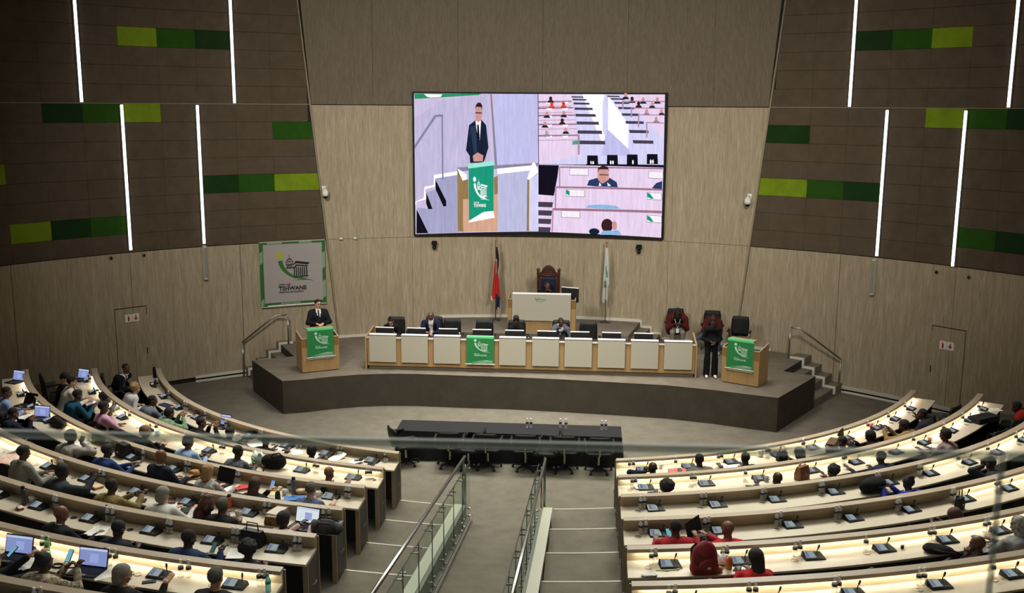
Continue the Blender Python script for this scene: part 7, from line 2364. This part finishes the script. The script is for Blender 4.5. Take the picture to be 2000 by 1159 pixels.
LOC, RZ = at('L', 3, 22.37, 0.263); hat('brown straw hat with a dark band on the third row desk', LOC, mat('straw_brown','a9763c',.7,noise=(60,.2)), mat('band_dark','3c2a1c',.6))
LOC, RZ = at('L', 3, 19.67, 0.368); laptop(M_BLACK, 'open black laptop with a dark screen beside the blond woman in the speckled top', LOC, RZ-.1, 110, .36)
LOC, RZ = at('L', 3, 18.54, 0.421); paper('white sheet between the dark laptop and the red folder', LOC, RZ-.5)
LOC, RZ = at('L', 3, 17.65, 0.311); folder('bright red folder on the third row desk', LOC, RZ-.7, mat('folder_red','c8322c',.5))
LOC, RZ = at('L', 3, 15.26, 0.260); paper('yellow and white sheets beside the woman with long brown hair', LOC, RZ+.3, 2, mat('paper_yellow','e3e0a0',.8))
LOC, RZ = at('L', 3, 14.35, 0.321); cup('white mug with saucer beside the steel flask, third row', LOC, M_WHITE)
LOC, RZ = at('L', 3, 13.80, 0.255); flask('tall grey steel flask in the third row', LOC, mat('flask_grey','6f6e6c',.35,metal=.6), .27)
LOC, RZ = at('L', 3, 13.24, 0.450); folder('bright blue folder near the end of the third row', LOC, RZ-1.1, mat('folder_blue','1d74c4',.5))
LOC, RZ = at('L', 3, 13.26, 0.214); lump_bag('snack_bag','snack','open bag of snacks beside the blue folder', LOC, RZ, [('e',(-.03,0,.04),(.08,.07,.045)),('e',(.05,.02,.05),(.05,.05,.04)),('c',(-.09,0,.02),(.09,.03,.02),.025,.03)], mat('snack_wrap','d9c9a4',.5,noise=(18,1,None,'b0602c')), h=.014)
LOC, RZ = at('L', 3, 11.96, 0.230); cup('white cup behind the grey haired person, third row', LOC, M_WHITE)
LOC, RZ = at('L', 3, 11.91, 0.094); cup('black travel mug beside the last unit of the third row', LOC, M_BLACK)
LOC, RZ = at('L', 4, 33.79, 0.394); paper('red and white newspaper spread at the far side of the fourth row', LOC, RZ+.4, 2, mat('newspaper_red','cf8a74',.8,noise=(9,1,None,'e6ded4')), .34, .42)
LOC, RZ = at('L', 4, 35.11, 0.108); paper('white newspaper page with dark print standing up, fourth row', LOC, RZ-.6, 1, mat('newspaper','dcdcd6',.8,noise=(14,1,None,'a9a9a5')), .34, .42, .2)
LOC, RZ = at('L', 4, 24.62, 0.337); box_thing('book','book','orange covered book pile on the fourth row desk', LOC, RZ-.2, (.26,.14,.04), mat('book_orange','c08048',.6), mat('book_cream','d9c49c',.7))
LOC, RZ = at('L', 4, 20.33, 0.392); phone('flat black wallet in front of the gold woven jacket', LOC, RZ+.6)
LOC, RZ = at('L', 4, 18.78, 0.235); box_thing('book','book','dark red brown notebook beside the older grey haired person', LOC, RZ-.9, (.2,.1,.02), mat('book_brown','4a2320',.6))
LOC, RZ = at('L', 4, 18.18, 0.360); paper('white page under the arm of the grey haired person', LOC, RZ+.5)
LOC, RZ = at('L', 4, 16.91, 0.411); box_thing('book','book','black tablet case on the desk in front of the unit, fourth row', LOC, RZ+.5, (.26,.2,.015), M_BLACK)
LOC, RZ = at('L', 4, 15.01, 0.120); flask('orange drinking bottle in the fourth row', LOC, mat('flask_orange','d2642a',.35), .2, .036)
LOC, RZ = at('L', 4, 13.84, 0.338); cup('white and brown cup behind the orange bottle', LOC, mat('cup_white_brown','c9bfae',.4))
LOC, RZ = at('L', 4, 11.49, 0.206); box_thing('document_box','box','pale wooden document box on the fourth row desk', LOC, RZ-.1, (.16,.42,.14), M_MAPLE)
LOC, RZ = at('L', 4, 11.30, 0.450); handbag('brown patterned handbag at the elbow of the person in pale pink', LOC, RZ, mat('bag_snake','5a3b20',.5,noise=(24,1,None,'8a6a3c')), .24, .1, .12, False)
LOC, RZ = at('L', 4, 9.65, 0.424); laptop(M_LAPW, 'laptop with a bright white page in the fourth row', LOC, RZ-.12, 105, .38)
LOC, RZ = at('L', 4, 8.05, 0.499); lump_bag('duffel_bag','bag','grey and black sports bag on the aisle end of the fourth row', LOC, RZ, [('c',(-.15,0,.08),(.15,0,.08),.08,.08),('e',(0,0,.11),(.17,.08,.08))], mat('bag_sport','55585b',.8,noise=(7,1,None,'1a1b1d')), [[(-.15,-.085,.05),(-.08,-.1,.17),(.08,-.1,.17),(.15,-.085,.05)],[(-.2,-.05,.02),(0,-.1,.025),(.2,-.05,.02)],[(-.15,.05,.15),(-.08,.0,.21),(.08,.0,.21),(.15,.05,.15)],[(-.21,.0,.09),(-.16,-.08,.09),(-.11,-.02,.165)],[(.21,.0,.09),(.16,-.08,.09),(.11,-.02,.165)]])
LOC, RZ = at('L', 5, 23.81, 0.263); flask('dark grey tall flask at the second seat from the far edge, fifth row', LOC, mat('flask_dgrey','45474a',.4,metal=.4), .27, .033)
LOC, RZ = at('L', 5, 23.51, 0.385); box_thing('tissue_pack','box','red and white packet beside the dark grey flask', LOC, RZ-.3, (.12,.07,.04), mat('packet_red','b8262a',.5), M_WHITE)
LOC, RZ = at('L', 5, 23.77, 0.151); cup('white mug lying behind the unit, fifth row', LOC, M_WHITE)
LOC, RZ = at('L', 5, 17.93, 0.438); paper('two large white sheets before the person in navy, fifth row', LOC, RZ+.5, 2)
LOC, RZ = at('L', 5, 18.52, 0.120); bottle('blue tinted water bottle in the fifth row', LOC, mat('cap_blue','2b3f9c',.4), M_LABB, M_PETB)
LOC, RZ = at('L', 5, 10.39, 0.427); paper('corner of a white sheet beside the afro haired person', LOC, RZ+.3)
LOC, RZ = at('L', 5, 10.09, 0.155); handbag('black quilted handbag with metal clasp on the fifth row desk', LOC, RZ-.12, M_LEATH, .30, .14, .20, True)
LOC, RZ = at('L', 6, 17.69, 0.445); laptop(M_LAP, 'laptop with a blue document screen at the frame edge, sixth row', LOC, RZ+.15, 105, .38)
LOC, RZ = at('L', 6, 16.78, 0.450); paper('large white sheets between two laptops, sixth row', LOC, RZ+.8, 2)
LOC, RZ = at('L', 6, 16.70, 0.189); bottle('green tinted water bottle in the sixth row', LOC, mat('cap_green','2c7a45',.4), mat('label_green','2c8a50',.5), M_PETG, .22)
LOC, RZ = at('L', 6, 14.13, 0.403); laptop(M_LAP, 'laptop with a pale blue page beside the leopard print top', LOC, RZ+.1, 105, .38)
LOC, RZ = at('L', 6, 13.32, 0.362); paper('white sheets beside the pale blue laptop, sixth row', LOC, RZ-.6, 2)
LOC, RZ = at('L', 6, 13.90, 0.156); bottle('bottle with a red cap and red label, sixth row', LOC, mat('cap_red','c02a22',.4), mat('label_red','8e2a24',.5), M_PET, .2)
LOC, RZ = at('L', 6, 15.52, 0.388); lump_bag('cable','cable','coiled black charging cable beside the phone user, sixth row', LOC, RZ, [('c',(.07*cos(a*.7),.05*sin(a*.7),.008),(.07*cos(a*.7+.7),.05*sin(a*.7+.7),.008),.006,.006) for a in range(9)], M_BLACK, h=.007)
LOC, RZ = at('L', 6, 11.35, 0.387); phone('flat black card case beside the reaching hand, sixth row', LOC, RZ-1.0)
LOC, RZ = at('L', 6, 6.66, 0.271); bottle('teal tinted water bottle in the sixth row', LOC, mat('cap_teal','2f8f96',.4), mat('label_teal','2a7f86',.5), M_PETT)
LOC, RZ = at('L', 6, 15.01, 0.360); phone('phone with a cyan screen held by the woman in leopard print', LOC+Vector((0,0,.14)), RZ, M_PHONE, (.9,0,RZ))
LOC, RZ = at('L', 6, 17.57, 0.450); phone('phone with a cyan screen at the frame edge, sixth row', LOC+Vector((0,0,.10)), RZ, M_PHONE, (.7,0,RZ-.4))
LOC, RZ = at('L', 3, 15.27, 0.329); phone('phone with a blue screen held by the woman with long brown hair', LOC+Vector((0,0,.13)), RZ, emis('phone_blue','7f9fd8',1), (.9,0,RZ))
LOC, RZ = at('L', 5, 11.48, 0.450); phone('small phone held by the man in the blue hooded top', LOC+Vector((0,0,.04)), RZ, emis('phone_dim','3d5a58',1), (.9,0,RZ-.3))
LOC, RZ = at('L', 2, 48.46, 0.450); phone('white lit phone held by the person in teal blue', LOC+Vector((0,0,.10)), RZ, M_LAPW, (.8,0,RZ+.6))
LOC, RZ = at('R', 1, 13.26, 0.405); lump_bag('wrapper','wrapper','green and white wrapper at the first seat of the first row', LOC, RZ, [('e',(-.03,0,.01),(.05,.03,.012)),('e',(.04,.01,.012),(.04,.03,.014))], mat('wrapper_green','7fae6a',.5,noise=(25,1,None,'e8ece2')), h=.01)
LOC, RZ = at('R', 1, 16.45, 0.156); cup('small glass cup beside the man touching his ear', LOC, M_WHITE)
LOC, RZ = at('R', 1, 17.75, 0.282); lump_bag('wrapper','wrapper','leafy green wrapper behind the red folder', LOC, RZ, [('e',(-.06,0,.012),(.06,.03,.015)),('e',(.05,.0,.012),(.05,.03,.014))], mat('leafy','5e8a4a',.6,noise=(30,1,None,'c9d8c0')), h=.01)
LOC, RZ = at('R', 1, 17.71, 0.439); folder('small red folder at the second seat of the first row', LOC, RZ+1.4, mat('folder_coral','e0564a',.5))
LOC, RZ = at('R', 1, 23.75, 0.319); paper('white sheet at the sleeve of the midnight blue suit', LOC, RZ+.6)
LOC, RZ = at('R', 1, 28.44, 0.123); plastic_bag('crumpled white plastic bag in the first row', LOC, RZ, mat('bag_white2','e4e2d6',.5), M_WHITE, .075)
LOC, RZ = at('R', 1, 29.76, 0.466); handbag('black handbag held by the woman with shoulder length hair', LOC, RZ, M_BLACKM, .2, .09, .17, True)
LOC, RZ = at('R', 1, 37.49, 0.382); box_thing('document_box','box','long dark brown box in the first row', LOC, RZ+.5, (.42,.16,.14), mat('box_brown','3f2c1f',.6), mat('box_brown_top','5a4230',.6))
LOC, RZ = at('R', 1, 40.43, 0.360); laptop(M_BLACK, 'open black laptop between the brown box and the lit tablet', LOC, RZ+.35, 100, .3)
LOC, RZ = at('R', 1, 40.34, 0.450); phone('lit white tablet held beside the person in a black suit', LOC+Vector((0,0,.06)), RZ+.5, M_LAPW, (.6,0,RZ+.4))
LOC, RZ = at('R', 1, 47.48, 0.096); cup('red plastic cup behind the unit, first row', LOC, mat('cup_red','c2362e',.4))
LOC, RZ = at('R', 1, 47.60, 0.382); phone('phone with a purple lit screen in the first row', LOC+Vector((0,0,.05)), RZ, emis('phone_purple','a070d8',1), (.5,0,RZ))
LOC, RZ = at('R', 2, 12.11, 0.120); paper('white card behind the bottles, first seat of the second row', LOC+Vector((0,0,.02)), RZ, 1)
LOC, RZ = at('R', 2, 12.62, 0.440); lump_bag('glasses_case','case','small patterned pouch beside the big afro', LOC, RZ, [('c',(-.05,0,.02),(.07,0,.02),.02,.022)], mat('pouch','3a3550',.6,noise=(30,1,None,'c9c9d6')), h=.01)
LOC, RZ = at('R', 2, 21.27, 0.446); lump_bag('wrapper','wrapper','crumpled wrappers in front of a single bottle, second row', LOC, RZ, [('e',(-.06,0,.012),(.05,.03,.015)),('e',(.04,-.03,.012),(.06,.03,.016))], mat('wrapper_w','c9cfc0',.5,noise=(25,1,None,'4f5a4a')), h=.01)
LOC, RZ = at('R', 2, 23.06, 0.333); cup('clear plastic cup near the grey suited man, second row', LOC, mat('cup_clear','aab0b4',.2))
LOC, RZ = at('R', 2, 26.15, 0.446); handbag('tan leather handbag with a shoulder strap, second row', LOC, RZ+.3, mat('tan_leather','8a5a34',.5), .25, .13, .23, True, M_STEEL, .05)
LOC, RZ = at('R', 2, 43.95, 0.236); cup('orange peel coloured paper bag standing in the second row', LOC, mat('paper_peach','d9996a',.7))
LOC, RZ = at('R', 2, 43.27, 0.391); paper('white papers beside the peach coloured paper bag', LOC, RZ+.3, 2)
LOC, RZ = at('R', 2, 54.44, 0.430); box_thing('document_case','case','long black case lying in the second row', LOC, RZ+1.2, (.28,.62,.11), M_BLACKM)
LOC, RZ = at('R', 2, 59.23, 0.392); paper('crumpled papers behind the long black case', LOC, RZ+.8, 2)
LOC, RZ = at('R', 3, 27.83, 0.354); lump_bag('backpack','backpack','large black backpack lying on the third row desk', LOC, RZ+.15, [('c',(-.20,0,.10),(.18,.02,.08),.11,.08),('e',(-.03,0,.11),(.24,.15,.11))], cloth('backpack_black2','0c0d0e'), [[(.15,-.08,.12),(.24,-.10,.08),(.28,-.06,.02)],[(-.1,-.14,.12),(0,-.17,.1),(.12,-.13,.1)]], M_BLACKM)
LOC, RZ = at('R', 4, 12.32, 0.393); laptop(M_BLACK, 'black laptop turned sideways in front of the bald man in scarlet', LOC, RZ+.75, 105, .38)
LOC, RZ = at('R', 4, 10.49, 0.245); phone('phone with a bright cyan screen beside the crimson jersey', LOC+Vector((.02,0,.03)), RZ, M_PHONE, (.5,0,RZ))
LOC, RZ = at('R', 4, 11.64, 0.340); phone('black phone lying between the two men in red', LOC, RZ-.5)
LOC, RZ = at('R', 4, 28.60, 0.434); handbag('slim black handbag standing on the fourth row desk', LOC, RZ+.3, M_BLACKM, .16, .08, .17, True, M_STEEL, .12)
LOC, RZ = at('R', 5, 10.60, 0.443); backpack('deep red backpack on the fifth row desk', LOC, RZ+.1, mat('backpack_red','8a1a1e',.6,noise=(12,.3)), mat('backpack_trim','2a1214',.7), .98)
LOC, RZ = at('R', 5, 8.15, 0.490); lump_bag('wrapper','wrapper','crumpled wrapper and keys at the first seat, fifth row', LOC, RZ, [('e',(-.04,0,.012),(.06,.04,.016)),('e',(.05,-.0,.012),(.05,.04,.014))], mat('wrapper_s','dcdcd8',.4,noise=(25,1,None,'55534e')), h=.01)
LOC, RZ = at('R', 5, 9.10, 0.342); lump_bag('lanyard_strap','lanyard','pale green lanyard lying before the first unit, fifth row', LOC, RZ, [('c',(-.15,.0,.006),(-.02,-.02,.006),.006,.006),('c',(-.02,-.02,.006),(.12,.0,.006),.006,.006),('c',(.12,0,.006),(.16,.03,.006),.006,.006)], mat('lanyard_green','b9cf9a',.6), h=.006)
LOC, RZ = at('R', 5, 11.66, 0.235); plastic_bag('white plastic bag with food behind the red backpack', LOC, RZ, mat('bag_white3','e6e6e2',.4), M_WHITE, .085)
LOC, RZ = at('R', 5, 11.31, 0.421); lump_bag('orange_fruit','fruit','orange brown bun beside the red backpack', LOC, RZ, [('e',(0,0,.03),(.045,.045,.035))], mat('bun','b5713c',.6), h=.01)
LOC, RZ = at('R', 5, 11.82, 0.367); bottle('orange juice bottle without a cap label, fifth row', LOC, M_CAPW, mat('label_orange','c9652a',.5), mat('juice_orange','c5672e',.3), .16, .036)
LOC, RZ = at('R', 5, 12.16, 0.392); phone('black phone with a white edge beside the orange juice', LOC, RZ-.6)
LOC, RZ = at('R', 5, 21.99, 0.483); lump_bag('backpack','backpack','flat black bag with a white mark on the fifth row desk', LOC, RZ-.5, [('c',(-.13,.02,.05),(.12,0,.035),.06,.04),('e',(-.04,0,.045),(.18,.11,.055))], cloth('backpack_black3','0e0f10'), [[(-.1,-.09,.07),(.02,-.12,.06),(.15,-.07,.04)],[(.1,-.04,.07),(.2,-.05,.04),(.24,-.02,.01)]], M_BLACKM)
LOC, RZ = at('R', 5, 20.59, 0.249); box_thing('battery','battery','small black and white battery standing alone, fifth row', LOC, RZ, (.035,.03,.06), M_BLACK, M_WHITE)
LOC, RZ = at('R', 1, 55.50, 0.311); lump_bag('glasses_case','case','small white earphones at the far seat of the first row', LOC, RZ, [('c',(-.03,0,.008),(.03,.01,.008),.008,.008)], M_WHITE, h=.008)
# ------------------------------------------------------------------ chairs behind the curved desks
CH = {}
def seated_at(side, i, th):
    return [q for q in PEOPLE_AT if q[0] == side and q[1] == i and abs(q[2] - th) * radians(1) * rowr(i) < .5]
for (side, i), ss in SEATS.items():
    if i > 6: continue
    sg = -1 if side == 'L' else 1
    for k, (th, fl) in enumerate(ss):
        oc = seated_at(side, i, th)
        if oc: continue
        if side == 'L' and th * 1.0 > 56: pass
        p = on_arc(rowr(i) + .84, sg * th)
        chair((p.x, p.y, tierz(i)), radians(sg * th) + rnd.uniform(-.25, .25), 'empty black swivel chair at the ' + seatname(side, i, k), 'empty chairs behind the curved desks')
for (side, i, th, r_, who) in PEOPLE_AT:
    sg = -1 if side == 'L' else 1
    p = on_arc(rowr(i) + r_ + .06, sg * th)
    chair((p.x, p.y, tierz(i)), radians(sg * th), 'black chair under the ' + who, 'occupied chairs behind the curved desks')
p = on_arc(rowr(1) + 1.0, 54.5)
chair((p.x, p.y, tierz(1)), radians(-70), 'tall black chair pushed back at the far end of the first row, emptier block', 'empty chairs behind the curved desks')
print('PEOPLE', N_PEOPLE, 'TRIS', sum(len(m.polygons) * 2 for m in bpy.data.meshes))
